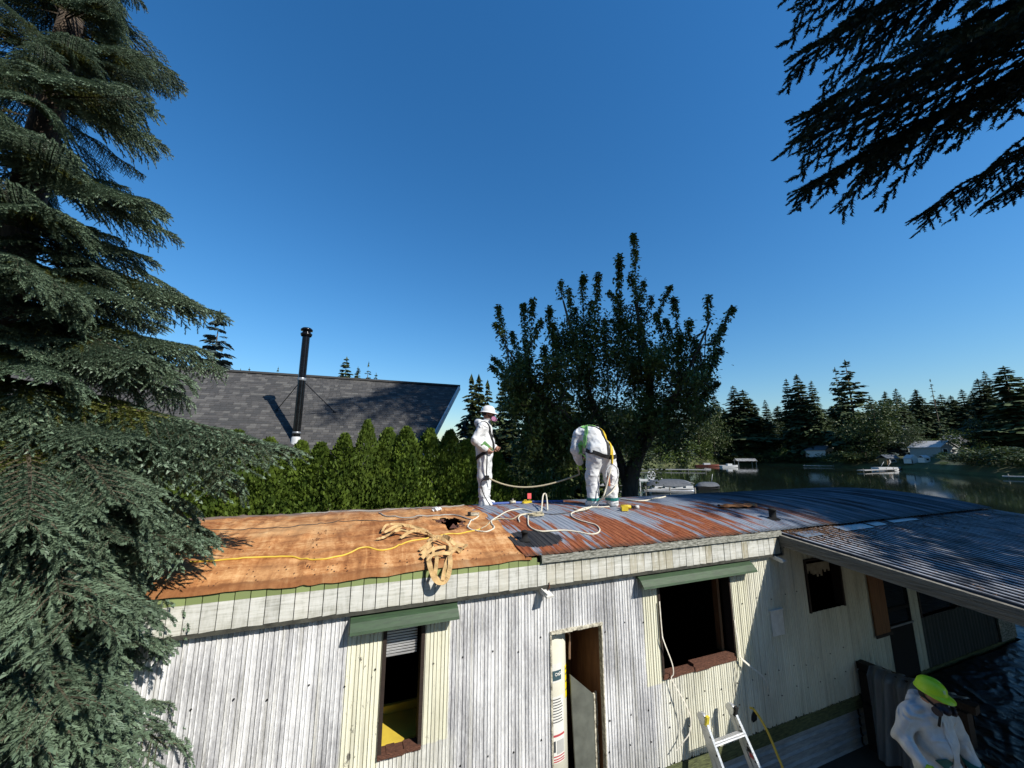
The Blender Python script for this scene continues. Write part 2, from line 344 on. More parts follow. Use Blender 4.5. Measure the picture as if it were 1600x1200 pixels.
M_GREYTRIM = simple('mossy_gutter_trim', (0.42, 0.42, 0.37), (0.035, 0.038, 0.022), 0.8, 0, 16, 0.5, (1, 4, 5), detail=8)
M_WHITE = simple('chalky_white_paint', (0.74, 0.73, 0.69), (0.55, 0.54, 0.50), 0.6, 0, 14, 0.1)
M_CREAMTRIM = simple('peeling_cream_trim', (0.70, 0.66, 0.52), (0.10, 0.085, 0.06), 0.75, 0, 26, 0.4, (1, 1, 1), detail=7)
M_SHADOWGAP = simple('shadow_gap_dark', (0.07, 0.07, 0.055), (0.02, 0.02, 0.016), 0.85, 0, 12)
M_GALV = simple('plain_galvanised_metal', (0.34, 0.36, 0.38), (0.22, 0.24, 0.26), 0.4, 0.5, 9)
M_MOSSWOOD = simple('olive_mossy_skid', (0.13, 0.15, 0.06), (0.03, 0.035, 0.018), 0.9, 0, 11, 0.5, (1, 5, 5), detail=7)
# --- siding: ribbed sheets with the real openings left out
HOLES = [(0.335, 0.705, 1.53, 2.60), (2.03, 2.65, 0.60, 2.245), (3.47, 4.655, 1.56, 2.585), (6.16, 6.97, 1.87, 2.59), (7.98, 8.66, 0.62, 2.60), (8.92, 11.30, 1.42, 2.55)]
PITCH_S = 0.108; FR = [(0.0, -0.010), (0.06, 0.0), (0.29, 0.0), (0.36, 0.010), (0.43, 0.0), (0.60, 0.0), (0.67, 0.008), (0.74, 0.0), (0.94, 0.0)]
def prof(u):
    f = (u / PITCH_S) % 1.0
    k = FR + [(1.0, -0.009)]
    for (a, d0), (b, d1) in zip(k, k[1:]):
        if a <= f <= b: return d0 + (d1 - d0) * (f - a) / (b - a)
    return 0.0
def sheet(u0, u1, z0, z1, y=0.0, jag=0.0):
    us = set([u0, u1]); k = math.floor(u0 / PITCH_S) - 1
    while k * PITCH_S < u1 + PITCH_S:
        for f, d in FR:
            x = (k + f) * PITCH_S
            if u0 < x < u1: us.add(round(x, 5))
        k += 1
    for a, b, c, d in HOLES:
        for x in (a, b):
            if u0 < x < u1: us.add(x)
    us = sorted(us); mb = MB(); jz = {x: rn(0, jag) * (1 if random.random() < 0.3 else 0.15) for x in us}
    for a, b in zip(us, us[1:]):
        mid = (a + b) / 2; iv = [(z0, z1)]
        for ha, hb, c, d in HOLES:
            if ha < mid < hb:
                out = []
                for p, q in iv:
                    if c > p: out.append((p, min(c, q)))
                    if d < q: out.append((max(d, p), q))
                iv = [i for i in out if i[1] - i[0] > 1e-4]
        pa = y - prof(a + 1e-7); pb = y - prof(b - 1e-7)
        for p, q in iv:
            za, zb = (p + jz[a], p + jz[b]) if p == z0 else (p, p)
            mb.add([(a, pa, za), (b, pb, zb), (b, pb, q), (a, pa, q), (a, pa + 0.004, za), (b, pb + 0.004, zb), (b, pb + 0.004, q), (a, pa + 0.004, q)],
                   [(0, 1, 2, 3), (7, 6, 5, 4), (3, 2, 6, 7), (1, 0, 4, 5)])
    return mb
M_SHADESIDE = simple('porch_shade_siding', (0.075, 0.085, 0.08), (0.04, 0.048, 0.045), 0.6, 0, 1, 0.0, (11, 1, 1))  # deep porch shade put into the colour of the far siding
nsh = 33; wsh = (UR - UL) / nsh
for i in range(nsh):
    a = UL + i * wsh; b = a + wsh
    inside = [h for h in HOLES if h[0] - .02 < a and b < h[1] + .02]; zs = [(0.67, 2.78)] if not inside else [z for z in ((0.67, inside[0][2]), (inside[0][3], 2.78)) if z[1] - z[0] > .02]
    for za, zb in zs: sheet(a, b - 0.0015, za, zb, rn(-0.002, 0.002), (0.03 if a > 3 else 0.012) if za < .7 else 0.0).build('siding_panel', M_SIDING if a < 8.5 else M_SHADESIDE, HOME)
# end walls, back wall, floor, inside
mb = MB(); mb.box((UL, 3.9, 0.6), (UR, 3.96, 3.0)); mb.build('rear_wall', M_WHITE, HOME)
def endwall(u):
    mb = MB(); vs = []; n = 16
    for x in (u, u + 0.05):
        for i in range(n + 1):
            v = 4.0 + i / n * 3.92; vs.append((x, v - 4, 0.6)); vs.append((x, v - 4, roofz(v) - 0.03))
    fs = []; o = 2 * (n + 1)
    for i in range(n):
        a = 2 * i; fs += [(a, a + 1, a + 3, a + 2), (o + a, o + a + 2, o + a + 3, o + a + 1), (a + 1, o + a + 1, o + a + 3, a + 3)]
    mb.add(vs, fs); return mb
endwall(UL).build('end_wall', M_WHITE, HOME); endwall(UR - 0.05).build('end_wall', M_WHITE, HOME)
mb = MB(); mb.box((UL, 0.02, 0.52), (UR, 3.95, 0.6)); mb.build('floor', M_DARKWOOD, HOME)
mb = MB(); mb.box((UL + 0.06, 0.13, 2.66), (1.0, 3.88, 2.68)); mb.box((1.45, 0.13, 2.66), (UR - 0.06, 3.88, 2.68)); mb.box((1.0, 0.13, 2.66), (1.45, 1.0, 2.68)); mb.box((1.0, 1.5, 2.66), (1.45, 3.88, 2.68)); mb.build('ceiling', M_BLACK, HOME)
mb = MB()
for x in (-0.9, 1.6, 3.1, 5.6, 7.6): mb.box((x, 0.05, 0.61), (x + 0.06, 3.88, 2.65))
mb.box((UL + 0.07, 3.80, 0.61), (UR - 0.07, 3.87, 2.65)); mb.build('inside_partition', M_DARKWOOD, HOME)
# closet behind the narrow doorway
mb = MB(); mb.box((1.93, 0.05, 0.61), (1.96, 0.72, 2.6)); mb.box((2.66, 0.05, 0.61), (2.70, 0.72, 2.6)); mb.box((1.93, 0.72, 0.61), (2.70, 0.76, 2.6))
mb.box((2.50, 0.66, 0.61), (2.53, 0.715, 2.6)); mb.build('closet_lining', M_PANEL, HOME)
mb = MB()
for i in range(10):
    x = 2.02 + i * 0.064; mb.box((x, -0.022 - rn(0, 0.006), 2.235 + rn(-0.006, 0.004)), (x + 0.066, 0.04, 2.262 + rn(-0.004, 0.006)))
mb.box((2.012, -0.018, 1.0), (2.03, 0.05, 2.26)); mb.box((2.65, -0.012, 0.6), (2.662, 0.05, 2.25)); mb.build('doorway_trim', M_CREAMTRIM, HOME)
# --- windows as holes with frames
def window(hole, depth=0.11, mat=M_DARKWOOD, sill=True, th=0.03, proud=0.012, name='window'):
    a, b, c, d = hole; mb = MB(); t = th
    mb.box((a - 0.004, -proud, c), (a + t, depth, d)); mb.box((b - t, -proud, c), (b + 0.004, depth, d)); mb.box((a + t, -proud, d - t), (b - t, depth, d))
    w = mb.build(name, mat, HOME)
    if sill:
        sb = MB(); n = 5
        for i in range(n):
            x0 = a + (b - a) * i / n; x1 = a + (b - a) * (i + 1) / n; j = rn(-0.006, 0.004)
            sb.box((x0, -0.018 + rn(-0.006, 0.008), c - 0.02 + j), (x1 + 0.001, depth - 0.02, c + 0.02 + rn(-0.006, 0.006)))
        s = sb.build('sill', M_ROTWOOD, w)
    return w
W1 = window(HOLES[0]); W2 = window(HOLES[2], th=0.02); W3 = window(HOLES[3], sill=False, proud=0.02); W4 = window(HOLES[5], sill=False, th=0.04)
sb = MB(); sb.bar((3.95, 0.05, 1.595), (4.62, 0.04, 1.60), 0.09, 0.03); sb.build('sill_board', M_ROTWOOD, W2)
sb = MB(); sb.box((4.56, 0.12, 1.6), (4.6, 0.2, 2.55)); sb.build('stud', M_PANEL, HOME); sb = MB(); sb.box((3.42, 0.1, 1.6), (3.46, 0.16, 2.55)); sb.build('stud', M_PANEL, HOME)
M_BLIND = simple('white_blind_slat', (0.75, 0.75, 0.74), (0.62, 0.62, 0.62), 0.5, 0, 10)
for i in range(13):
    s_ = MB(); zz = 2.575 - i * 0.0235
    s_.add([(0.368, 0.060, zz), (0.648, 0.060, zz - (0.003 if i < 12 else 0)), (0.648, 0.074, zz - 0.023), (0.368, 0.074, zz - 0.023), (0.368, 0.064, zz), (0.648, 0.064, zz - 0.003), (0.648, 0.078, zz - 0.023), (0.368, 0.078, zz - 0.023)],
           [(0, 1, 2, 3)[::-1], (4, 5, 6, 7), (0, 4, 5, 1), (3, 2, 6, 7)]); s_.build('blind_slat', M_BLIND, W1)
M_YEL = simple('yellow_foam', (0.62, 0.46, 0.05), (0.5, 0.36, 0.04), 0.8, 0, 6)
yb = thing('insulation_board', 'yellow board lying inside the window with the half-lowered blind', 'board', T(0.2, 4.3, 0.6), ANG)
mb = MB(); mb.box((-.1, -0.15, 0.0), (0.62, 0.25, 0.93)); mb.box((-.1, 0.26, 0), (.7, .3, 1.0)); mb.build('board', M_YEL, yb)
# torn valance in the small window, plates and vents
M_BEIGE = simple('beige_torn_cloth', (0.42, 0.37, 0.27), (0.25, 0.22, 0.16), 0.9, 0, 14)
mb = MB()
for i in range(14):
    x = 6.19 + i * 0.045; dd = rn(0.10, 0.15) if i < 5 or i > 9 else rn(0.13, 0.24); mb.box((x, 0.05, 2.50 - dd), (x + 0.044, 0.056, 2.50))
mb.build('torn_valance', M_BEIGE, W3)
mb = MB(); mb.box((5.335, -0.022, 1.70), (5.575, 0.0, 2.0)); mb.box((5.325, -0.03, 2.0), (5.585, -0.002, 2.02)); p = mb.build('meter_cover', M_WHITE, HOME)
mb = MB()
for i in range(9):
    a = i / 9 * 6.283; r = rn(0.04, 0.062); mb.v.append((4.85 + r * 1.15 * math.cos(a), -0.012, 0.86 + r * 1.15 * math.sin(a)))
mb.f.append(tuple(range(9))[::-1]); mb.m.append(0); mb.sm.append(False); mb.build('torn_hole', M_BLACK, HOME)
mb = MB(); mb.box((7.58, -0.035, 1.36), (7.955, -0.012, 2.62)); mb.build('brown_board', M_PANEL, HOME)
mb = MB(); mb.box((7.56, -0.045, 1.33), (7.99, -0.03, 1.37)); mb.build('board_rail', M_DARKWOOD, HOME)
# the storm door: glass above, black panel below standing in for the dark doorway
def glassmat():
    n = NT('dark_window_glass'); n.set((0.02, 0.025, 0.03), 0.03, 0.0, 0.6); return n.m
M_GLASS = glassmat()
sd = MB(); sd.box((7.985, 0.0, 0.62), (8.65, 0.05, 1.42)); sd.box((7.985, 0.0, 1.42), (8.02, 0.05, 2.59)); sd.box((8.615, 0.0, 1.42), (8.65, 0.05, 2.59)); sd.box((8.02, 0, 1.62), (8.615, 0.05, 1.67))
SDOOR = sd.build('storm_door', M_BLACK, HOME)
mb = MB(); mb.box((8.022, 0.02, 1.425), (8.612, 0.03, 1.615)); mb.build('pane', M_GLASS, SDOOR); mb = MB(); mb.box((8.022, 0.02, 1.675), (8.612, 0.03, 2.585)); mb.build('pane', M_GLASS, SDOOR)
mb = MB(); mb.box((8.0, -0.02, 1.40), (8.66, 0.0, 1.425)); mb.build('drip_rail', M_GALV, SDOOR)
for a, b in ((8.965, 10.1), (10.14, 11.25)):
    mb = MB(); mb.box((a, 0.05, 1.43), (b, 0.056, 2.5)); mb.build('pane', M_GLASS, W4)
mb = MB(); mb.box((10.1, 0.0, 1.42), (10.14, 0.07, 2.5)); mb.build('mullion', M_DARKWOOD, W4)
mb = MB(); mb.box((11.34, -0.04, 0.68), (11.95, -0.012, 2.6)); mb.build('corner_board', M_GREYTRIM, HOME)
# screws
mb = MB()
for zz in (2.16, 1.27, 0.98):
    for i in range(34):
        u = UL + 0.2 + i * 0.27 + rn(-0.03, 0.03); z = zz + rn(-0.03, 0.03) + (0.04 if i % 2 else 0)
        if u < 7.7 and not any(a - 0.03 < u < b + 0.03 and c - 0.05 < z < d + 0.03 for a, b, c, d in HOLES):
            mb.tube([(u, -0.001, z), (u, -0.011, z)], 0.0075, 6)
o = mb.build('siding_screws', M_BLACK, HOME); o['kind'] = 'stuff'
# --- fascia: one plank after another, each its own piece
i = 0; u = UL
while u < 5.62:
    wpl = PITCH_S + rn(-0.003, 0.003); dy = rn(-0.003, 0.003); top = 3.018 if u < 1.85 else 2.968
    mb = MB(); u1 = min(u + wpl - 0.007, 5.64)
    if u1 - u > 0.03:
        mb.add([(u, -0.05 + dy, 2.735 + rn(-0.004, 0.004)), (u1, -0.05 + dy + rn(-.002, .002), 2.735 + rn(-0.004, 0.004)), (u1, -0.05 + dy, top), (u, -0.05 + dy, top), (u, -0.02, 2.735), (u1, -0.02, 2.735), (u1, -0.02, top), (u, -0.02, top)],
               [(0, 1, 2, 3), (1, 5, 6, 2), (5, 4, 7, 6), (4, 0, 3, 7), (3, 2, 6, 7), (4, 5, 1, 0)]); mb.build('fascia_plank', M_FASCIA, HOME)
    u += wpl
mb = MB(); mb.box((UL, -0.025, 2.71), (5.66, 0.03, 3.0)); mb.build('fascia_backing', M_BLACK, HOME)
mb = MB(); mb.box((UL, -0.058, 2.705), (5.66, -0.026, 2.732)); mb.build('fascia_shadow_strip', M_SHADOWGAP, HOME)  # dark strip standing in for the shadow gap under the fascia
mb = MB(); mb.box((5.66, -0.05, 2.70), (5.70, 0.1, 3.02)); mb.build('fascia_end', M_GREYTRIM, HOME)
# gutter trim along the metal half
n = 50
mb = MB()
for i in range(n):
    a = 1.90 + (5.66 - 1.90) * i / n; b = 1.90 + (5.66 - 1.90) * (i + 1) / n
    mb.box((a, -0.078 + rn(-.002, .002), 2.965), (b, -0.0, 3.012 + rn(-.003, .003))); mb.box((a, -0.07, 3.013), (b, 0.035, 3.03 + rn(0, .012)))
mb.build('gutter_trim', M_GREYTRIM, HOME)
# --- roof: stripped half
NU, NV = 150, 84
V0, V1 = 3.945, 7.93
holeuv = [on for on in []]
HC = (1.19, 5.22)
def in_hole(u, v):
    a = math.atan2((v - HC[1]) / 0.30, (u - HC[0]) / 0.21); r = math.hypot((u - HC[0]) / 0.21, (v - HC[1]) / 0.30)
    return r < 0.82 + 0.22 * math.sin(3 * a + 0.6) + 0.12 * math.sin(7 * a + 2)
def felt_z(u, v):
    z = roofz(v) + 0.004
    z += 0.016 * (mnoise.noise(Vector((u * 0.9, v * 3.0, 0.3)))) + 0.012 * mnoise.noise(Vector((u * 3.4, v * 0.8, 5.3))) + 0.014 * max(0, 1 - 3.5 * abs(mnoise.noise(Vector((u * 1.2 + v * .5, v * 3.4 - u * .5, 3.3))))) + 0.012 * max(0, 1 - 3.5 * abs(mnoise.noise(Vector((u * 3.6 - v * .4, v * .9, 8.1))))) * (1 if v > 4.8 else .3) + 0.004 * mnoise.noise(Vector((u * 9, v * 9, 2)))
    for k in (-1.55, -0.35, 0.85): z += 0.012 * math.exp(-((u - k - 0.03 * math.sin(v * 4)) / 0.03) ** 2)
    for k in (4.42, 5.05): z += 0.010 * math.exp(-((v - k - 0.03 * math.sin(u * 3)) / 0.03) ** 2)
    return z
mb = MB(); vs = []
for j in range(NV + 1):
    v = V0 + (V1 - V0) * j / NV
    for i in range(NU + 1):
        u = UL - 0.03 + (1.80 - UL + 0.03) * i / NU
        e = 0.06 * max(0.0, mnoise.noise(Vector((v * 3.3, 1.0, 7.0))) + 0.25) if i == NU else 0.0
        vs.append((u - e, v - 4, felt_z(u, v) if j > 0 else felt_z(u, v) - 0.012))
fs = []
for j in range(NV):
    for i in range(NU):
        u = UL - 0.03 + (1.80 - UL + 0.03) * (i + .5) / NU; v = V0 + (V1 - V0) * (j + .5) / NV
        if in_hole(u, v): continue
        a = j * (NU + 1) + i; fs.append((a, a + 1, a + NU + 2, a + NU + 1))
# rolled-over front edge of the board
o = len(vs)
for i in range(NU + 1):
    x, y, z = vs[i]; vs.append((x, y - 0.012, z - 0.020 - 0.010 * abs(mnoise.noise(Vector((x * 5, 0, 0))))))
for i in range(NU): fs.append((o + i, o + i + 1, i + 1, i))
mb.add(vs, fs, 0, True); mb.build('stripped_roof_board', M_FELT, HOME)
mb = MB()
for a in range(11):
    t = a / 11 * 6.283 + rn(-.2, .2); k = 0.92
    p = Vector((HC[0] + 0.21 * k * math.cos(t), HC[1] + 0.30 * k * math.sin(t), 0)); q = p + Vector((-math.cos(t) * rn(.05, .12), -math.sin(t) * rn(.05, .14), 0)); tt = Vector((-math.sin(t), math.cos(t), 0)) * rn(.04, .08)
    def L(c, dz): return (c.x, c.y - 4, roofz(c.y) + dz)
    mb = MB(); mb.add([L(p - tt, .008), L(p + tt, .008), L(q + tt * .4, rn(-.06, .05)), L(q - tt * .3, rn(-.06, .05))], [(0, 1, 2, 3)]); mb.build('torn_flap', M_ROTWOOD, HOME)
# --- roof: rusted metal sheets across the roof
def rib(u):
    f = (u / 0.075) % 1.0
    return 0.007 * max(0.0, 1 - abs(f - 0.5) / 0.16)
u = 1.72; si = 0
while u < UR + 0.02:
    u1 = min(u + 0.66, UR + 0.04); us = [u]; k = math.ceil(u / 0.0125)
    while k * 0.0125 < u1: us.append(k * 0.0125); k += 1
    us.append(u1); vs = []; fs = []; nv = 26; lift = 0.012 + 0.003 * (si % 2)
    us = sorted(set(round(x, 4) for x in us))
    for j in range(nv + 1):
        v = 3.935 + (7.95 - 3.935) * j / nv
        for x in us: vs.append((x, v - 4, roofz(v) + lift + rib(x) + 0.004 * mnoise.noise(Vector((x * 2, v * 2, 1)))))
    for j in range(nv):
        for i in range(len(us) - 1): a = j * len(us) + i; fs.append((a, a + 1, a + len(us) + 1, a + len(us)))
    n0 = len(vs)
    for j in range(nv + 1): x, y, z = vs[j * len(us)]; vs.append((x, y, z - 0.02))
    for j in range(nv): fs.append((n0 + j, j * len(us), (j + 1) * len(us), n0 + j + 1))
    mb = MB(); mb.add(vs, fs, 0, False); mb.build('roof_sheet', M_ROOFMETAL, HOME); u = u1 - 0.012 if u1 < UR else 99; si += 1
# vents
for (px, py, r, h, nm) in ((820, 846, 0.035, 0.085, 'pipe_vent'), (1208, 812, 0.05, 0.13, 'pipe_vent')):
    uu, vv = roof_uv(px, py); mb = MB(); mb.lathe([(r * 2.1, 0.0), (r * 1.3, 0.025), (r, 0.03), (r, h), (r * 1.2, h), (r * 1.2, h + 0.02), (r * 0.6, h + 0.03), (0.001, h + 0.03)], 14, (uu, vv - 4, roofz(vv) + 0.01)); mb.build(nm, M_BLACK, HOME)
# --- awnings and the bare light brackets under the fascia
def awning(u0, u1, name='awning'):
    mb = MB(); ys = [(-0.004, 2.705), (-0.085, 2.655), (-0.135, 2.598)]
    for (y0, z0), (y1, z1) in zip(ys, ys[1:]):
        mb.add([(u0, y1, z1), (u1, y1, z1), (u1, y0, z0), (u0, y0, z0), (u0, y1, z1 - 0.008), (u1, y1, z1 - 0.008), (u1, y0, z0 - 0.008), (u0, y0, z0 - 0.008)], [(0, 1, 2, 3), (7, 6, 5, 4), (4, 5, 1, 0)])
    for x in (u0, u1): mb.add([(x, -0.004, 2.70), (x, -0.004, 2.66), (x, -0.135, 2.588), (x, -0.135, 2.598), (x, -0.085, 2.655)], [(0, 1, 2, 3, 4)])
    mb.add([(u0, -0.135, 2.598), (u1, -0.135, 2.598), (u1, -0.142, 2.575), (u0, -0.142, 2.575)], [(0, 1, 2, 3)[::-1]])
    return mb.build(name, M_GREEN, HOME)
awning(0.045, 1.0); awning(3.16, 5.02)
for u0 in (1.93, 5.52):
    mb = MB(); mb.bar((u0, 0.0, 2.70), (u0 + 0.02, -0.16, 2.655), 0.085, 0.018); mb.bar((u0 - 0.04, -0.02, 2.70), (u0 - 0.01, -0.15, 2.66), 0.012, 0.05); mb.build('eave_bracket', M_WHITE, HOME)
mb = MB(); mb.tube(smooth_path([(1.99, -0.055, 2.76), (1.98, -0.08, 2.72), (1.965, -0.07, 2.69), (1.99, -0.09, 2.66)]), 0.006, 5); mb.build('rusty_wire', M_ROTWOOD, HOME)
# --- under the siding: skid and skirting
mb = MB(); mb.box((UL, 0.0, 0.50), (UR, 0.05, 0.664)); mb.build('skid_rail', M_MOSSWOOD, HOME)
mb = MB()
def skirt(u0, u1, z0, z1, y):
    mb = MB(); vs = []; fs = []; prof_ = []
    nz = 20
    for k in range(nz + 1):
        z = z0 + (z1 - z0) * k / nz; f = (k % 5) / 5; prof_.append((y - (0.022 if k % 5 == 0 else 0.0) - 0.004 * math.sin(f * 3.14), z))
    for yy, z in prof_: vs += [(u0, yy, z), (u1, yy, z)]
    for k in range(nz): fs.append((2 * k, 2 * k + 1, 2 * k + 3, 2 * k + 2))
    return mb.add(vs, fs)
M_SKIRT = simple('grey_metal_skirting', (0.40, 0.43, 0.45), (0.22, 0.25, 0.27), 0.5, 0.2, 6, 0.1, (1, 1, 6))
for a, b in ((UL, -0.3), (-0.3, 1.7), (1.7, 4.2), (4.2, 7.02), (7.05, 9.4), (9.4, UR)): skirt(a, b - 0.01, 0.0, 0.49, 0.06).build('skirting_panel', M_SKIRT, HOME)
# hanging caulk strips beside the big window
M_CAULK = simple('white_caulk_strip', (0.72, 0.69, 0.60), (0.5, 0.46, 0.38), 0.7, 0, 20)
mb = MB(); mb.ribbon(smooth_path([(3.462, -0.03, 2.38), (3.466, -0.035, 2.05), (3.47, -0.05, 1.96), (3.56, -0.06, 1.72), (3.575, -0.055, 1.60), (3.55, -0.05, 1.545), (3.66, -0.10, 1.33), (3.72, -0.12, 1.16), (3.69, -0.12, 1.02), (3.60, -0.10, 0.93), (3.52, -0.08, 0.86)]), (0, -1, 0.15), 0.013, 0.003); mb.build('caulk_strip', M_CAULK, HOME)
mb = MB(); mb.ribbon(smooth_path([(4.66, -0.02, 2.0), (4.67, -0.03, 1.78), (4.67, -0.04, 1.60), (4.73, -0.07, 1.52), (4.85, -0.11, 1.42), (4.95, -0.12, 1.33), (5.02, -0.11, 1.22), (5.04, -0.08, 1.13)]), (0, -1, 0.2), 0.022, 0.004); mb.build('caulk_strip', M_CAULK, HOME)
mb = MB(); mb.tube(smooth_path([(4.655, -0.03, 1.57), (4.60, -0.035, 1.42), (4.56, -0.03, 1.28), (4.555, -0.02, 1.16)]), 0.004, 5); mb.build('loose_wire', M_BLACK, HOME)
# ================================================================ carport roof on the right, deck with black sheeting
CAR = thing('carport', 'low corrugated patio roof littered with needles, leaning on the mobile home', 'carport', T(0, 4, 0), ANG)
def m_car():
    n = NT('dirty_corrugated_roof'); b = n.noise(n.coord((30, 2.0, 0)), 1.0, 6, 0.7); d = n.noise(n.coord((1.6, 1.6, 0)), 1.0, 6, 0.65)
    col = n.ramp(b, [(0.35, (0.012, 0.012, 0.013)), (0.75, (0.06, 0.062, 0.067))])
    x, y, z = n.sep(n.coord()); fr = n.math('FRACT', n.math('DIVIDE', x, 0.11)); val = n.math('MULTIPLY', n.step(n.math('ABSOLUTE', n.math('SUBTRACT', fr, 0.75)), 0.20, 0.08), n.math('MULTIPLY', n.step(b, 0.30, 0.48), n.step(d, 0.66, 0.46))); col = n.mix(val, col, (0.40, 0.42, 0.46))
    n.set(col, 0.55, 0.05, 0.2); return n.m
M_CAR = m_car()
def carz(v, u=6): return 3.0 - 0.115 * (4.0 - v)
C0, C1, CV = 5.66, 12.0, 0.55
u = C0; k = 0
while u < C1:
    u1 = min(u + 0.8, C1); vs = []; fs = []; us = []; x = u
    while x < u1 - 1e-6: us.append(x); x += 0.01
    us.append(u1); nv = 5
    for j in range(nv + 1):
        v = 4.02 + (CV - 4.02) * j / nv
        for x in us:
            f = (x / 0.11) % 1.0; zz = 0.020 * (1 if f > 0.5 else -1) * min(1.0, abs(math.sin(2 * math.pi * f)) * 1.8)
            vs.append((x, v - 4, carz(v) + zz + 0.003 * (k % 2)))
    for j in range(nv):
        for i in range(len(us) - 1): a = j * len(us) + i; fs.append((a, a + 1, a + len(us) + 1, a + len(us)))
    mb = MB(); mb.add(vs, fs); mb.build('roof_sheet', M_CAR, CAR); u = u1 - 0.02 if u1 < C1 else 99; k += 1
M_BEAM = simple('weathered_grey_timber', (0.25, 0.235, 0.195), (0.06, 0.056, 0.045), 0.85, 0, 7, 0.5, (3, 0.5, 22), detail=7)
for (dz, t, y) in ((-0.035, 0.05, 0.0), (-0.088, 0.045, 0.006), (-0.138, 0.045, 0.018)):
    mb = MB(); mb.bar((C0 - 0.03 + y, 0.0, carz(4.0) + dz), (C0 - 0.03 + y, CV - 4, carz(CV) + dz), 0.05, t); mb.build('edge_board', M_BEAM, CAR)
mb = MB()
for vv in (3.6, 2.4, 1.2): mb.box((C0, vv - 4 - 0.025, carz(vv) - 0.12), (C1, vv - 4 + 0.025, carz(vv) - 0.022))
mb.build('purlin', M_DARKWOOD, CAR)
mb = MB(); mb.box((C0, CV - 4, carz(CV) - 0.2), (C1, CV - 3.95, carz(CV) - 0.02)); mb.build('outer_beam', M_BEAM, CAR)
for uu in (8.0, 11.8):
    mb = MB(); mb.box((uu, CV - 3.98, 0), (uu + 0.1, CV - 3.88, carz(CV) - 0.2)); mb.build('post', M_BEAM, CAR)
# needle litter lying on the roofs, a drift at the joint
M_LITTER = simple('brown_needle_litter', (0.20, 0.10, 0.045), (0.05, 0.03, 0.015), 0.95, 0, 30)
vs = []; fs = []
def litter(n, fn, s):
    for i in range(n):
        x, y, z = fn(); a = rn(0, 6.28); l = rn(.5, 1) * s; d = Vector((math.cos(a) * l, math.sin(a) * l, rn(-.1, .25) * l)); e = Vector((-d.y, d.x, 0)) * rn(.15, .4); k = len(vs); p = Vector((x, y, z))
        vs.extend([p - d, p + e, p + d + Vector((0, 0, rn(0, .3) * l))]); fs.append((k, k + 1, k + 2))
def f1():
    v = 4.02 - abs(random.gauss(0, 0.3)); u = rn(5.7, 11.9) if random.random() < .6 else rn(5.7, 7.2); return (u, v - 4, carz(v) + 0.02)
def f2():
    v = rn(0.7, 4.0); u = rn(5.7, 11.9); return (u, v - 4, carz(v) + 0.018)
def f3():
    v = rn(3.95, 4.25); u = 2.2 + 3.8 * random.random() ** 0.6; return (u, v - 4, roofz(v) + 0.022)
def f4():
    return (5.7 + abs(random.gauss(0, .5)), rn(-0.35, 0.12), 3.02 + rn(0, .02))
litter(4200, f1, .04); litter(3800, f2, .032); litter(900, f3, .018); litter(700, f4, .03)
o = np_mesh('needle_litter', vs, fs, M_LITTER); o = link('needle_litter', o); o.location = T(0, 4, 0); o.rotation_euler = (0, 0, ANG); tag(o, 'brown drift of fallen needles on the patio roof and eave', None, None, 'stuff')
v = 3.62
for a, b in ((5.75, 6.2), (6.75, 7.5), (7.6, 7.95), (8.2, 9.0)):
    mb = MB(); mb.add([(a, v - 4.03 + .07, carz(v) + .035), (b, v - 4 + .06, carz(v) + .035), (b + .05, v - 3.86 + .1, carz(v + .2) + .035), (a + .04, v - 3.84 + .08, carz(v + .2) + .035)], [(0, 1, 2, 3)])
    v += 0.05; mb.build('flashing_strip', M_GALV, CAR)
# deck, railing and plastic
DECK = thing('porch_deck', 'low timber porch deck beneath the patio roof, hidden under black sheeting', 'deck', T(0, 4, 0), ANG)
mb = MB(); mb.box((7.0, -3.9, 0.52), (14.5, -0.08, 0.58)); mb.box((12.1, -0.08, 0.52), (14.5, 1.4, 0.58)); mb.build('deck_boards', M_DARKWOOD, DECK)
mb = MB()
for x in (7.1, 9.5, 12.0, 14.3):
    for y in (-3.8, -1.9, -0.2): mb.box((x, y, 0), (x + 0.1, y + 0.1, 0.52))
mb.build('deck_posts', M_DARKWOOD, DECK)
def m_poly():
    n = NT('black_polythene'); f = n.noise(n.coord((1, 1, 1)), 5, 5, 0.6, 1.2); n.set((0.012, 0.012, 0.013), 0.38, 0.0, 0.6); n.bump(f, 0.5, 0.04); return n.m
M_POLY = m_poly()
def wrinkled(u0, u1, v0, v1, z, nu, nv, amp, skip=None, seed=0):
    vs = []; fs = []
    for j in range(nv + 1):
        for i in range(nu + 1):
            u = u0 + (u1 - u0) * i / nu; v = v0 + (v1 - v0) * j / nv
            q = Vector((u * 0.8 + v * 0.5, v * 1.9 - u * 0.6, seed)); w = 1 - abs(mnoise.noise(q * 1.5)) * 2; w2 = 1 - abs(mnoise.noise(Vector((u * 3.1 - v, v * 3 + u * 1.4, seed + 4)))) * 2
            vs.append((u, v - 4, z + amp * .5 * max(0, w) ** 4 + amp * .5 * max(0, w2) ** 5 + amp * .35 * max(0, 1 - abs(mnoise.noise(Vector((u * 2.2 - v * 5, v * 2.5 + u * 3.2, seed + 8)))) * 3) ** 3 + amp * .5 * mnoise.noise(Vector((u * .7, v * .7, 9)))))
    for j in range(nv):
        for i in range(nu):
            u = u0 + (u1 - u0) * (i + .5) / nu; v = v0 + (v1 - v0) * (j + .5) / nv
            if skip and skip(u, v): continue
            a = j * (nu + 1) + i; fs.append((a, a + 1, a + nu + 2, a + nu + 1))
    return vs, fs
vs, fs = wrinkled(6.95, 14.6, 0.05, 5.4, 0.615, 300, 220, 0.028, lambda u, v: v > 3.93 and u < 12.05)
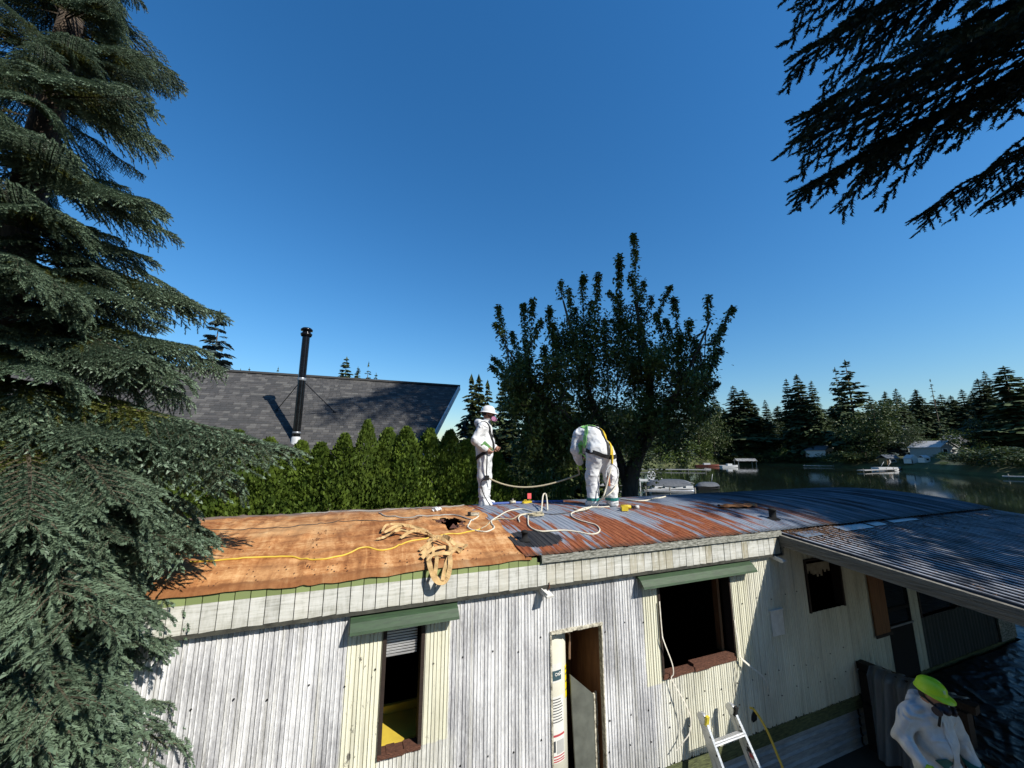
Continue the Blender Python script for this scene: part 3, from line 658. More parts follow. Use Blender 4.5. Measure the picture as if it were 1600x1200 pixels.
o = link('black_sheeting', np_mesh('black_sheeting', vs, fs, M_POLY, None, True)); o.location = T(0, 4, 0); o.rotation_euler = (0, 0, ANG); tag(o, 'wrinkled glossy black plastic sheeting spread over the porch deck', 'plastic sheet')
RAIL = thing('porch_railing', 'dark timber railing post and beam draped with grey plastic', 'railing', T(0, 4, 0), ANG)
mb = MB(); mb.box((7.02, -0.12, 0.0), (7.14, -0.02, 1.0)); mb.build('post', M_DARKWOOD, RAIL)
mb = MB(); mb.box((7.08, -1.1, 0.0), (7.2, -1.0, 1.0)); mb.build('post', M_DARKWOOD, RAIL)
mb = MB(); mb.bar((7.1, 0.0, 1.06), (7.22, -1.15, 1.04), 0.14, 0.09); mb.build('top_beam', M_DARKWOOD, RAIL)
def m_drape():
    n = NT('grey_translucent_plastic'); f = n.noise(n.coord((6, 6, 0.7)), 1.0, 4); n.set(n.ramp(f, [(0.3, (0.13, 0.14, 0.145)), (0.7, (0.24, 0.26, 0.265))]), 0.42, 0, 0.45); n.bump(f, 0.4, 0.03); return n.m
M_DRAPE = m_drape()
vs = []; fs = []; nu, nv = 70, 40
for j in range(nv + 1):
    s = j / nv
    for i in range(nu + 1):
        t = i / nu; y = -0.18 - 0.85 * t; top = 1.03 - 0.03 * t; zz = top - s * (top - 0.05)
        wv = 0.05 * math.sin(t * 22 + 1.5 * math.sin(s * 2)) * (0.25 + s) + 0.03 * math.sin(t * 47 + s * 2)
        vs.append((7.0 + 0.2 * t - 0.08 - 0.10 * s + wv, y, zz))
for j in range(nv):
    for i in range(nu): a = j * (nu + 1) + i; fs.append((a, a + nu + 1, a + nu + 2, a + 1))
# fold over the beam to the far side
o2 = len(vs)
for i in range(nu + 1):
    t = i / nu; x, y, z = vs[i]; vs.append((x + 0.09, y, z + 0.10)); vs.append((x + 0.26, y, z + 0.07)); vs.append((x + 0.3, y, z - 0.25 + 0.05 * math.sin(t * 30)))
for i in range(nu):
    b = o2 + 3 * i; fs.append((i, i + 1, b + 3, b)); fs.append((b, b + 3, b + 4, b + 1)); fs.append((b + 1, b + 4, b + 5, b + 2))
o = link('plastic_drape', np_mesh('plastic_drape', vs, fs, M_DRAPE, None, True)); o.location = T(0, 4, 0); o.rotation_euler = (0, 0, ANG); tag(o, 'grey plastic sheet hanging in folds beside the lime-helmeted worker', 'plastic sheet')
# ================================================================ conifer branches built needle by needle
M_BARK = simple('grey_brown_bark', (0.115, 0.085, 0.06), (0.04, 0.03, 0.022), 0.9, 0, 6, 0.8, (3, 3, 0.7), detail=8)
M_TWIG = simple('twig_bark', (0.085, 0.065, 0.04), (0.04, 0.03, 0.02), 0.9, 0, 12)
M_SPR = leafmat('blue_spruce_needles', (0.17, 0.235, 0.15), (0.08, 0.125, 0.08), 0.12, 0.5, 2.2, 0.3)
M_SPRO = leafmat('old_olive_needles', (0.15, 0.165, 0.03), (0.075, 0.09, 0.018), 0.12, 0.6, 2.2, 0.3)
M_FIR = leafmat('dark_fir_needles', (0.022, 0.038, 0.016), (0.010, 0.018, 0.009), 0.08, 0.6, 1.0, 0.2)
def rotv(v, ax, a):
    return Matrix.Rotation(a, 3, ax) @ v
def branch_mesh(name, seed, mats, L=2.2, droop=0.26, hang=0.55, nsec=46, dens=1.35, nl=0.025, nw=0.0085, shoot=0.12, lean=0.95):
    rs = random.Random(seed); V_ = []; F_ = []; M_ = []
    def tri(a, b, c, m): k = len(V_); V_.extend([a, b, c]); F_.append((k, k + 1, k + 2)); M_.append(m)
    def stem(p, q, r0, r1, m):
        d = (q - p).normalized(); o = d.orthogonal().normalized(); o2 = d.cross(o)
        k = len(V_)
        for i in range(3):
            a = i * 2.094; w_ = o * math.cos(a) + o2 * math.sin(a); V_.append(p + w_ * r0); V_.append(q + w_ * r1)
        for i in range(3):
            a, b = k + 2 * i, k + 2 * ((i + 1) % 3); F_.append((a, b, b + 1)); M_.append(m); F_.append((a, b + 1, a + 1)); M_.append(m)
    def needles(p, q, m, k=1.0, tip=True):
        d = q - p; ln = d.length; d = d / ln; o = d.orthogonal().normalized(); o2 = d.cross(o); cnt = max(6, int(ln / 0.11 * 40 * dens * k))
        for i in range(cnt):
            t = (i + rs.random()) / cnt; a = rs.random() * 6.283; rad = o * math.cos(a) + o2 * math.sin(a)
            if rad.z < -0.5: rad.z *= 0.4
            dirn = (rad * 0.85 + d * 0.75).normalized() * nl * (0.75 + 0.5 * rs.random()) * (1 - 0.35 * t)
            b = p + d * (ln * t); sd = dirn.cross(d).normalized() * nw * 0.5
            tri(b - sd, b + sd, b + dirn, m)
        if tip and L < 4: tri(q - o * nw, q + o * nw, q + d * nl, m)
    def axis(t): return Vector((L * t * (1 - 0.10 * t * t), L * 0.04 * math.sin(t * 3 + seed), -L * droop * t ** 1.5 + L * 0.16 * max(0, t - 0.55) ** 1.3))
    pts = [axis(i / 14) for i in range(15)]
    for i in range(14): stem(pts[i], pts[i + 1], L * 0.007 * (1 - i / 15) + 0.002, L * 0.007 * (1 - (i + 1) / 15) + 0.002, 0)
    [needles(pts[a], pts[a + 1], 2 if a < 9 else 1, 0.9, False) for a in range(3, 12)]; needles(pts[12], pts[13], 1, 0.9); needles(pts[13], pts[14], 1, 1)
    for i in range(nsec):
        t = 0.16 + 0.82 * (i + rs.random() * 0.6) / nsec; p = axis(t); ax = (axis(min(1, t + 0.03)) - axis(t - 0.03)).normalized(); side = 1 if i % 2 else -1
        sl = L * ((0.36 if L < 4 else 0.46) * (1 - t) ** 0.8 + 0.055) * (0.75 + 0.5 * rs.random() if L < 4 else 0.35 + 1.0 * rs.random() ** 1.4) * min(1.0, 0.55 + t * 2)
        lat = ax.cross(Z).normalized() * -side; h = hang * (0.5 + rs.random())
        d0 = (ax * lean + lat * 1.0 + Vector((0, 0, -h * 0.22 + 0.12 * rs.random()))).normalized(); ns = 6; q = [p]; dd = d0
        for k in range(ns): dd = (dd + Vector((0, 0, -h * (0.06 + 0.10 * k))) + ax * 0.06).normalized(); q.append(q[-1] + dd * sl / ns)
        for k in range(ns): stem(q[k], q[k + 1], 0.003 * (1 - k / ns) * L / 2.2 + 0.0012, 0.003 * (1 - (k + 1) / ns) * L / 2.2 + 0.0012, 0)
        old = 2 if t < 0.62 else 1
        for k in range(ns): needles(q[k], q[k + 1], old if k < 4 else 1, 0.8, k == ns - 1)
        m = max(3, int(sl / (shoot * 0.36)))
        for k in range(m):
            s = (k + 0.6) / m; j = min(ns - 1, int(s * ns)); b = q[j].lerp(q[j + 1], s * ns - j); dj = (q[j + 1] - q[j]).normalized(); sd = 1 if k % 2 else -1
            lt = dj.cross(Vector((0, 0, 1)) + lat * 0.2).normalized() * sd
            e = (dj * 0.85 + lt * 0.75 + Vector((0, 0, -0.06 - h * 0.55 * rs.random()))).normalized(); l2 = shoot * (0.6 + 0.7 * rs.random()) * (1.1 - 0.4 * s)
            needles(b, b + e * l2, old if (s < 0.35 and rs.random() < .7) else 1, 1.0)
    return np_mesh(name, [tuple(v) for v in V_], F_, mats, M_)
def put_branch(me, root, base, az, pitch, length, L, name='branch', roll=0.0):
    o = link(name, me, root); s = length / L
    o.matrix_local = Matrix.Translation(base) @ Matrix.Rotation(az, 4, 'Z') @ Matrix.Rotation(-pitch, 4, 'Y') @ Matrix.Rotation(roll, 4, 'X') @ Matrix.Diagonal((s, s, s, 1))
    return o
def branch_to(me, root, tr, tip, L, droop_end, roll=0.0, rise=0.0):
    """hang a branch from the trunk so that its drooping end reaches the point tip (both in the tree's axes)"""
    d = Vector((tip.x - tr.x, tip.y - tr.y, 0)); r = d.length; az = math.atan2(d.y, d.x); length = r / 0.90
    z0 = tip.z + droop_end * length + rise
    return put_branch(me, root, Vector((tr.x, tr.y, z0)), az, math.atan2(-rise, r), length, L, roll=roll)
# ---------------------------------------------------------------- the near blue spruce on the left
SP = Vector((-4.75, 3.35, 0)); SPH = 13.2
SPR = thing('spruce_tree', 'big blue spruce with drooping branches filling the left side beside the mobile home', 'tree', SP)
mb = MB(); mb.tube([(0, 0, 0), (0.02, 0, 2.5), (0, 0.03, 6), (0, 0, SPH)], [0.24, 0.2, 0.14, 0.02], 10); mb.build('trunk', M_BARK, SPR)
SPM = [branch_mesh('spruce_branch', 11 + i, [M_TWIG, M_SPR, M_SPRO], droop=d, hang=h) for i, (d, h) in enumerate(((0.24, 0.45), (0.32, 0.6), (0.28, 0.8), (0.16, 0.4)))]
EDGE = [(-200, 225), (0, 235), (60, 245), (110, 275), (140, 292), (175, 250), (225, 245), (250, 235), (300, 255), (350, 275), (385, 240), (410, 170), (432, 215), (455, 250), (478, 325), (540, 345), (580, 350), (630, 305), (650, 220), (675, 400), (700, 440), (740, 400), (780, 380), (830, 325), (870, 255), (905, 250), (940, 280), (1000, 285), (1030, 265), (1060, 210), (1090, 270), (1150, 270), (1220, 255)]
def edge_x(y):
    for (y0, x0), (y1, x1) in zip(EDGE, EDGE[1:]):
        if y0 <= y <= y1: return x0 + (x1 - x0) * (y - y0) / (y1 - y0)
    return 225 if y < 0 else 250
tips = [(240, 8, 3.5), (297, 133, 3.6), (248, 215, 3.3), (262, 245, 3.9), (276, 365, 3.7), (255, 320, 3.2), (232, 400, 3.4), (150, 410, 3.1), (70, 440, 2.9), (60, 380, 2.9), (190, 150, 2.9), (130, 60, 2.8), (200, 300, 2.8), (120, 240, 2.6), (60, 150, 2.6), (230, 90, 3.2), (180, 20, 3.0), (100, 330, 2.6), (40, 60, 2.6), (50, 300, 2.5),
        (342, 487, 3.9), (300, 470, 3.5), (352, 575, 4.2), (318, 545, 3.6), (215, 470, 3.1), (120, 500, 3.0), (210, 560, 3.0), (30, 540, 2.6), (110, 590, 2.7), (265, 590, 3.2),
        (305, 622, 3.7), (438, 698, 3.35), (365, 690, 3.1), (360, 752, 3.2), (330, 700, 3.6), (255, 690, 3.0),
        (330, 826, 3.25), (290, 800, 3.2), (283, 852, 3.1), (230, 790, 2.7), (190, 850, 2.5), (110, 800, 2.3), (60, 830, 2.1), (140, 770, 2.6), (245, 865, 2.8),
        (280, 945, 3.2), (300, 980, 3.4), (240, 1000, 3.0), (200, 960, 2.7), (120, 985, 2.2), (40, 960, 2.1),
        (235, 1095, 3.2), (205, 1165, 3.0), (210, 1215, 3.0), (190, 1100, 2.6), (150, 1160, 2.4), (95, 1120, 2.2), (40, 1180, 2.1), (110, 1210, 2.3)]
DRE = [0.24 - 0.055, 0.32 - 0.055, 0.28 - 0.055, 0.16 - 0.055]
for i, (px, py, y) in enumerate(tips):
    t = at_y(px, py, y); k = i % 4 if py > 420 else (3 if i % 2 else 0)
    branch_to(SPM[k], SPR, Vector((0, 0, 0)), t - SP, 2.2, DRE[k], rn(-.25, .25), rise=rn(-.05, .25) * (1 if py > 430 else 1.6))
n = 0
while n < 330:
    z = 0.55 + 0.58 * random.randrange(21) + rn(-.05, .05); rad = 2.95 * (1 - z / SPH) ** 0.8 * (rn(0.28, 0.70) if z < 5.2 else rn(0.4, 1.0)) + 0.12; az = rn(0, 6.283); k = random.randrange(4); dr = DRE[k] * rad
    ok = True
    for f in (0.35, 0.6, 0.8, 1.0):
        q = SP + Vector((math.cos(az) * rad * f, math.sin(az) * rad * f, z - dr * f))
        for e in (-0.16, 0.16):
            q2 = q + Vector((-math.sin(az), math.cos(az), 0)) * e * rad * (1.1 - f) + Vector((0, 0, -0.05)); x, y = proj(q2)
            if q2.y < 0.6 or (-50 < y < 1250 and x > edge_x(y) - 12): ok = False
        if q.length < 2.2: ok = False
    if not ok:
        n += 0.06; continue
    put_branch(SPM[k], SPR, Vector((0, 0, z)), az, rn(-0.05, 0.1), rad / 0.9, 2.2, roll=rn(-.2, .2)); n += 1
# ---------------------------------------------------------------- the tall fir on the right whose branches hang into the picture
FP = Vector((14.6, 6.0, 0)); FH = 31.5
FIR = thing('fir_tree', 'tall dark fir whose hanging boughs enter the top right corner of the sky', 'tree', FP)
mb = MB(); mb.tube([(0, 0, 0), (0.05, 0, 8), (0, 0.05, 18), (0, 0, FH)], [0.55, 0.46, 0.34, 0.03], 12); mb.build('trunk', M_BARK, FIR)
FIM = [branch_mesh('fir_branch', 31 + i, [M_BARK, M_FIR, M_FIR], L=6.0, droop=0.20 + 0.05 * i, hang=0.36, nsec=36, dens=0.34, nl=0.085, nw=0.042, shoot=0.34, lean=0.8) for i in range(3)]
ftips = [(1240, 2, 9.3), (1276, 46, 9.0), (1272, 158, 9.4), (1240, 238, 9.6), (1258, 280, 9.9), (1425, 338, 10.6), (1535, 322, 10.2), (1520, 60, 8.6), (1580, 130, 9.0)]
for i, (px, py, t) in enumerate(ftips):
    p = ray(px, py) * t + Vector((0, 0, H)) - FP; k = i % 3
    o = branch_to(FIM[k], FIR, Vector((0, 0, 0)), p, 6.0, 0.15 + 0.05 * k, rn(-.35, .1), rise=rn(-.2, .9))
for bx, by, ba, bh in ((-15, -4, 24, 4.6), (-10, -10, 28, 5), (-3, -14, 26, 5), (5, -17, 27, 5), (13, -24, 30, 5.5)): pass
n = 0
def fok(q):
    x, y = proj(q)
    if q.y < 0 or x > 1640 or y < -40 or x < -50 or y > 1250: return True
    return False
while n < 260:
    z = 5.5 + (FH - 6) * random.random() ** 1.15; rad = 7.0 * min(1.0, ((FH - z) / 9.5) ** 0.8) * rn(0.7, 1.05) + 0.3; az = rn(0, 6.283); k = random.randrange(3); ok = True
    for f in (0.2, 0.35, 0.5, 0.6, 0.7, 0.8, 0.9, 1.05):
        for e in (-0.55, -0.3, -0.15, 0, 0.15, 0.3, 0.55):
            q = FP + Vector((math.cos(az) * rad * f - math.sin(az) * e * rad * (1.15 - f), math.sin(az) * rad * f + math.cos(az) * e * rad * (1.1 - f), z - (0.2 + .05 * k) * rad * f * f))
            if not fok(q) or not fok(q - Vector((0, 0, 0.5))): ok = False
    n += 1
    if ok: put_branch(FIM[k], FIR, Vector((0, 0, z)), az, rn(-0.05, 0.12), rad / 0.9, 6.0, roll=rn(-.2, .2))
# ---------------------------------------------------------------- arborvitae hedge
M_THUJA = leafmat('bright_arborvitae_sprays', (0.125, 0.18, 0.022), (0.042, 0.078, 0.012), 0.22, 0.55, 3.5, 0.3)
print('tris', [len(m.polygons) for m in SPM + FIM])
def thuja(seed, h, r, n=9500):
    g = np.random.default_rng(seed); z = g.random(n) ** 0.85; ph = g.random(n) * 6.283; lump = 1 + 0.16 * np.sin(ph * 3 + z * 17 + seed) + 0.10 * np.sin(ph * 5 - z * 31)
    rr = r * np.minimum(1.0, (1 - z) * 2.3 + 0.02) ** 0.8 * lump * (0.62 + 0.42 * g.random(n) ** 0.5)
    p = np.stack([rr * np.cos(ph), rr * np.sin(ph), z * h], 1); out = np.stack([np.cos(ph), np.sin(ph), np.zeros(n)], 1)
    up = out * (0.35 + 0.5 * g.random((n, 1))) + np.array([0, 0, 1]) * (0.6 + 0.6 * g.random((n, 1))) + (g.random((n, 3)) - .5) * 0.9; up /= np.linalg.norm(up, axis=1)[:, None]
    sd = np.cross(up, out + (g.random((n, 3)) - .5) * 1.6); sd /= np.linalg.norm(sd, axis=1)[:, None] + 1e-6
    ln = (0.035 + 0.05 * g.random((n, 1))); wd = ln * 0.32
    v = np.stack([p, p + up * ln * .5 + sd * wd, p + up * ln, p + up * ln * .5 - sd * wd], 1).reshape(-1, 3); f = np.arange(4 * n).reshape(-1, 4)
    return np_mesh('thuja_crown', v, f, M_THUJA)
THM = [thuja(s, 3.0, 0.52) for s in (1, 2, 3, 4)]
hp = [(258, 664), (284, 664), (330, 690), (388, 676), (412, 700), (437, 688), (469, 693), (500, 695), (545, 681), (571, 660), (600, 700), (617, 671), (640, 671), (676, 673), (697, 676), (722, 690), (750, 700), (775, 705)]
names = ['pale tip beside the spruce', 'second hedge tip right of the spruce trunk', 'short tip behind the spruce boughs', 'thin bright tip just left of the stovepipe shadow', 'low tip under the stovepipe shadow', 'broad bush just left of the stovepipe foot', 'low bush right under the stovepipe', 'rounded bush right of the stovepipe', 'fat double-tipped bush left of the tallest cone', 'tallest pointed cone of the hedge', 'low bush right of the tallest cone', 'shaded cone below the roof shadow', 'pointed cone under the dark roof patch', 'rounded dark cone left of the roof corner', 'small cone under the white rake board', 'dark bush just left of the helmeted worker', 'bush behind the standing worker', 'last dark bush right of the standing worker']
for i, (px, py) in enumerate(hp):
    p = at_v(px, py, 10.3 + rn(-.12, .12)); s = p.z / 3.0
    o = thing('arborvitae', 'bright green arborvitae, ' + names[i], 'shrub', (p.x, p.y, 0), rn(0, 6), 'hedge of arborvitae behind the mobile home')
    c = link('crown', THM[i % 4], o); wdt = (1.12 if i in (9,) else 1.38) if py < 690 else 1.45; c.scale = (wdt * rn(.85, 1.15), wdt * rn(.85, 1.15), s); c.rotation_euler = (rn(-.05, .05), rn(-.05, .05), 0)
    mb = MB(); mb.tube([(0, 0, 0), (0, 0, 1.6)], [0.05, 0.03], 6); mb.build('trunk', M_BARK, o)
# ---------------------------------------------------------------- the broad leafy tree behind the mobile home
M_LEAF = leafmat('cherry_leaves', (0.15, 0.19, 0.05), (0.065, 0.095, 0.026), 0.32, 0.42, 1.5, 0.1, 0.5)
TY = 12.2; TB = at_y(985, 772, TY); TB.z = 0
CH = thing('leafy_tree', 'broad dark leafy tree with upswept shoots standing behind the bent-over worker', 'tree', TB)
def lp(px, py, y): return at_y(px, py, y) - TB
crown_pts = []
mb = MB(); base = lp(985, 772, TY)
main = smooth_path([(0, 0, 0), (base.x - 0.02, 0, base.z), lp(1000, 700, TY), lp(1015, 630, TY), lp(1010, 560, TY), lp(992, 470, TY)], 4); rr = [0.30 - 0.26 * i / (len(main) - 1) for i in range(len(main))]
mb.tube(main, rr, 9)
second = smooth_path([lp(983, 770, TY), lp(962, 700, TY + .4), lp(930, 640, TY + .6), lp(905, 560, TY + .5), lp(880, 470, TY + .4)], 4); mb.tube(second, [0.16 - 0.13 * i / (len(second) - 1) for i in range(len(second))], 7)
third = smooth_path([lp(990, 730, TY), lp(1030, 660, TY - .6), lp(1070, 590, TY - .8), lp(1110, 500, TY - .8)], 4); mb.tube(third, [0.13 - 0.11 * i / (len(third) - 1) for i in range(len(third))], 7)
lefty = smooth_path([lp(960, 700, TY), lp(900, 660, TY - .5), lp(840, 610, TY - .8), lp(790, 540, TY - .8)], 4); mb.tube(lefty, [0.12 - 0.10 * i / (len(lefty) - 1) for i in range(len(lefty))], 7)
stems = main[6:] + second[4:] + third[3:] + lefty[3:]
tp = [(778, 478), (774, 505), (772, 560), (768, 572), (788, 600), (800, 520), (818, 476), (832, 468), (845, 500), (858, 480), (876, 440), (888, 452), (912, 430), (934, 428), (950, 456), (968, 400), (990, 366), (1006, 440), (1018, 462), (1048, 448), (1052, 466), (1078, 500), (1106, 462), (1085, 530), (1146, 480), (1132, 510), (1122, 598), (1105, 610), (1128, 545), (1100, 570), (810, 560), (830, 590), (1040, 500), (960, 480), (900, 480), (925, 470), (865, 505), (945, 500), (1000, 480), (1025, 490), (1062, 520), (850, 540), (820, 530), (800, 570), (1120, 560), (1090, 540), (1112, 640), (985, 430), (1070, 560), (1060, 610), (800, 625)]
shoots = []
for i, (px, py) in enumerate(tp):
    y = TY + rn(-1.3, 1.3); t = lp(px, py, y); cands = sorted([s for s in stems if s.z < t.z - .7] or stems, key=lambda s: 1.6 * abs(s.x - t.x) + .35 * abs(s.z - t.z))
    b = random.choice(cands[:4]); b = Vector(b); m1 = b.lerp(t, 0.45) + Vector((rn(-.1, .1), rn(-.1, .1), -0.25 * (t - b).length * 0.5)); shoots.append(smooth_path([b, m1, b.lerp(t, .8) + Vector((0, 0, -.08)), t], 5))
for i in range(60):
    t = lp(rn(860, 1010), rn(500, 600), TY + rn(-1.2, 1.2)); cands = sorted(stems, key=lambda s: (s - t).length); b = Vector(random.choice(cands[1:6])); b = b.lerp(t, .15); shoots.append(smooth_path([b, b.lerp(t, .5) + Vector((0, 0, -.1)), t], 4))
for i in range(215):
    px = rn(785, 1110); top = 535 + 0.0006 * (px - 955) ** 2 * 2.0; py = rn(top, 725) if i < 100 else rn(585, 738) ; y = TY + rn(-2.1, 2.1)
    if px < 800 and py > 650: continue
    if px > 1075 and py > 650: continue
    if py > 690 and px > 930: continue
    t = lp(px, py, y); cands = sorted(stems, key=lambda s: (s - t).length); b = Vector(random.choice(cands[1:8])); shoots.append(smooth_path([b, b.lerp(t, .5) + Vector((0, 0, -.12)), t], 4))
for s_ in shoots: mb.tube(s_, [0.022 - 0.018 * k / (len(s_) - 1) for k in range(len(s_))], 4, cap=False)
mb.build('trunk', M_BARK, CH)
lv = []; lf = []
for si, s_ in enumerate(shoots):
    tot = len(s_) - 1; edge = si < len(tp); cnt = int((s_[-1] - s_[0]).length * (150 if edge else 125)) + 30
    for i in range(cnt):
        t = 0.22 + 0.78 * random.random() ** 0.8; k = min(tot - 1, int(t * tot)); p = s_[k].lerp(s_[k + 1], t * tot - k); sp = (0.075 if edge else 0.24) * (1.25 - 0.75 * t)
        p = p + Vector((random.gauss(0, sp), random.gauss(0, sp), random.gauss(0, sp)))
        d = Vector((rn(-1, 1), rn(-1, 1), rn(-.9, .35))).normalized(); l = rn(0.085, 0.145); sd = d.cross(Vector((rn(-.4, .4), rn(-.4, .4), 1))).normalized() * l * 0.30; bend = Vector((0, 0, -0.012)); k = len(lv)
        lv.extend([p, p + d * l * .5 + sd, p + d * l + bend, p + d * l * .5 - sd]); lf.append((k, k + 1, k + 2, k + 3))
link('crown', np_mesh('leafy_crown', [tuple(v) for v in lv], lf, M_LEAF), CH)
# ================================================================ neighbour's house with the shingled roof
NB = thing('neighbour_house', 'house with a big grey shingled roof and tall stovepipe behind the hedge', 'house', T(0, 0, 0), ANG)
ER, SLP = 0.36 + H, 0.77                     # roof plane: z = ER + SLP * (v - 12.48)
def nz(v): return ER + SLP * (v - 12.48)
VR, VE, NL = 15.70, 11.35, -14.5
def nright(v): return 3.82 - 0.53 * (VR - v)
M_SHG = []
for i, (a, b) in enumerate((((0.062, 0.061, 0.060), (0.036, 0.036, 0.036)), ((0.082, 0.080, 0.077), (0.050, 0.048, 0.047)), ((0.115, 0.112, 0.105), (0.072, 0.070, 0.066)), ((0.058, 0.058, 0.058), (0.034, 0.034, 0.034)))):
    M_SHG.append(simple('grey_shingle_%s' % 'abcd'[i], a, b, 0.95, 0, 40, 0.3))
mb = MB(); vs = [(NL, VE, nz(VE) - .03), (nright(VE), VE, nz(VE) - .03), (nright(VR), VR, nz(VR) - .03), (NL, VR, nz(VR) - .03), (NL, VE, nz(VE) - .15), (nright(VE), VE, nz(VE) - .15), (nright(VR), VR, nz(VR) - .15), (NL, VR, nz(VR) - .15)]
mb.add(vs, [(0, 1, 2, 3), (7, 6, 5, 4), (0, 4, 5, 1), (1, 5, 6, 2), (3, 7, 4, 0)])
BK = 2 * VR - VE; mb.add([(NL, VR, nz(VR) - .03), (3.82, VR, nz(VR) - .03), (nright(VE), BK, nz(VE) - .03), (NL, BK, nz(VE) - .03)], [(0, 1, 2, 3), (3, 2, 1, 0)]); mb.build('roof', M_SHG[0], NB)
mb = MB(); ex = 0.10; row = 0; v = VE
while v < VR - 0.02:
    v1 = min(v + ex, VR); u = NL + rn(0, .2); mat_ = random.randrange(4)
    while u < nright(v):
        w_ = rn(0.09, 0.24); u1 = min(u + w_, nright(v)); th = rn(0.008, 0.022); m = random.choices((0, 1, 2, 3), (4, 5, 2, 3))[0]
        mb.add([(u, v, nz(v) + th), (u1, v, nz(v) + th), (u1, v1, nz(v1) + 0.002), (u, v1, nz(v1) + 0.002), (u, v, nz(v) - .02), (u1, v, nz(v) - .02)], [(0, 1, 2, 3), (4, 5, 1, 0)], m); u = u1 + 0.006
    v = v1
o = mb.build('shingles', M_SHG, NB); o['kind'] = 'stuff'
mb = MB(); mb.box((NL, VR - 0.13, nz(VR) - 0.04), (3.84, VR + 0.13, nz(VR) + 0.03)); mb.build('ridge_cap', M_SHG[3], NB)
M_RAKE = simple('pale_rake_board', (0.55, 0.57, 0.58), (0.42, 0.44, 0.45), 0.5, 0, 9)
mb = MB(); mb.bar((nright(VE) + .03, VE, nz(VE) - .05), (nright(VR) + .03, VR, nz(VR) - .05), 0.04, 0.2); mb.build('rake_board', M_RAKE, NB)
mb = MB(); mb.box((NL + .5, VE + 0.6, 0), (1.2, BK - .6, nz(VE) + 0.2)); mb.build('wall', simple('brown_house_siding', (0.22, 0.17, 0.12), (0.15, 0.11, 0.08), 0.8, 0, 4), NB)
M_PIPE = simple('glossy_black_stovepipe', (0.022, 0.022, 0.024), (0.012, 0.012, 0.013), 0.16, 0.6, 8)
cb = at_y(462, 690, 11.0); cu, cv = cb.dot(U), cb.dot(V); cz = nz(cv); ch = 3.15
mb = MB(); r = 0.102; lx, ly = 0.10, -0.06
mb.lathe([(r * 1.02, -0.05), (r, 0.25), (r, ch * .55), (r, ch - .02)], 20, (cu, cv, cz)); mb.build('stovepipe', M_PIPE, NB)
PIPE = NB.children[-1] if False else bpy.data.objects['stovepipe']
mb = MB(); mb.lathe([(r * 1.35, ch - .06), (r * 1.55, ch - .02), (r * 1.55, ch + .02), (r * 1.1, ch + .05), (r * 1.1, ch + .1), (r * 1.6, ch + .11), (r * 1.6, ch + .15), (r * 1.2, ch + .19), (.002, ch + .215)], 20, (cu, cv, cz)); mb.build('cap', M_PIPE, PIPE)
mb = MB(); mb.lathe([(r * 1.1, ch * .555), (r * 1.14, ch * .56), (r * 1.14, ch * .575), (r * 1.1, ch * .58)], 20, (cu, cv, cz)); mb.lathe([(r * 1.05, .22), (r * 1.12, .23), (r * 1.12, .26), (r * 1.05, .27)], 20, (cu, cv, cz)); mb.build('collar', M_GALV, PIPE)
mb = MB(); mb.lathe([(r * 1.3, -.1), (r * 1.22, .08), (r * 1.05, .13)], 20, (cu, cv, cz)); mb.build('flashing', M_RAKE, PIPE)
for px, py in ((432, 642), (523, 645)):
    q = None; rr_ = ray(px, py); k = (ER - SLP * 12.48 - H) / (rr_.z - SLP * rr_.dot(V)); q = rr_ * k + Vector((0, 0, H))
    mb = MB(); mb.tube([(cu, cv, cz + ch * .565), (q.dot(U), q.dot(V), q.z + .02)], 0.013, 5); mb.lathe([(.05, 0), (.05, .05), (.001, .06)], 8, (q.dot(U), q.dot(V), q.z)); mb.build('guy_rod', M_PIPE, PIPE)
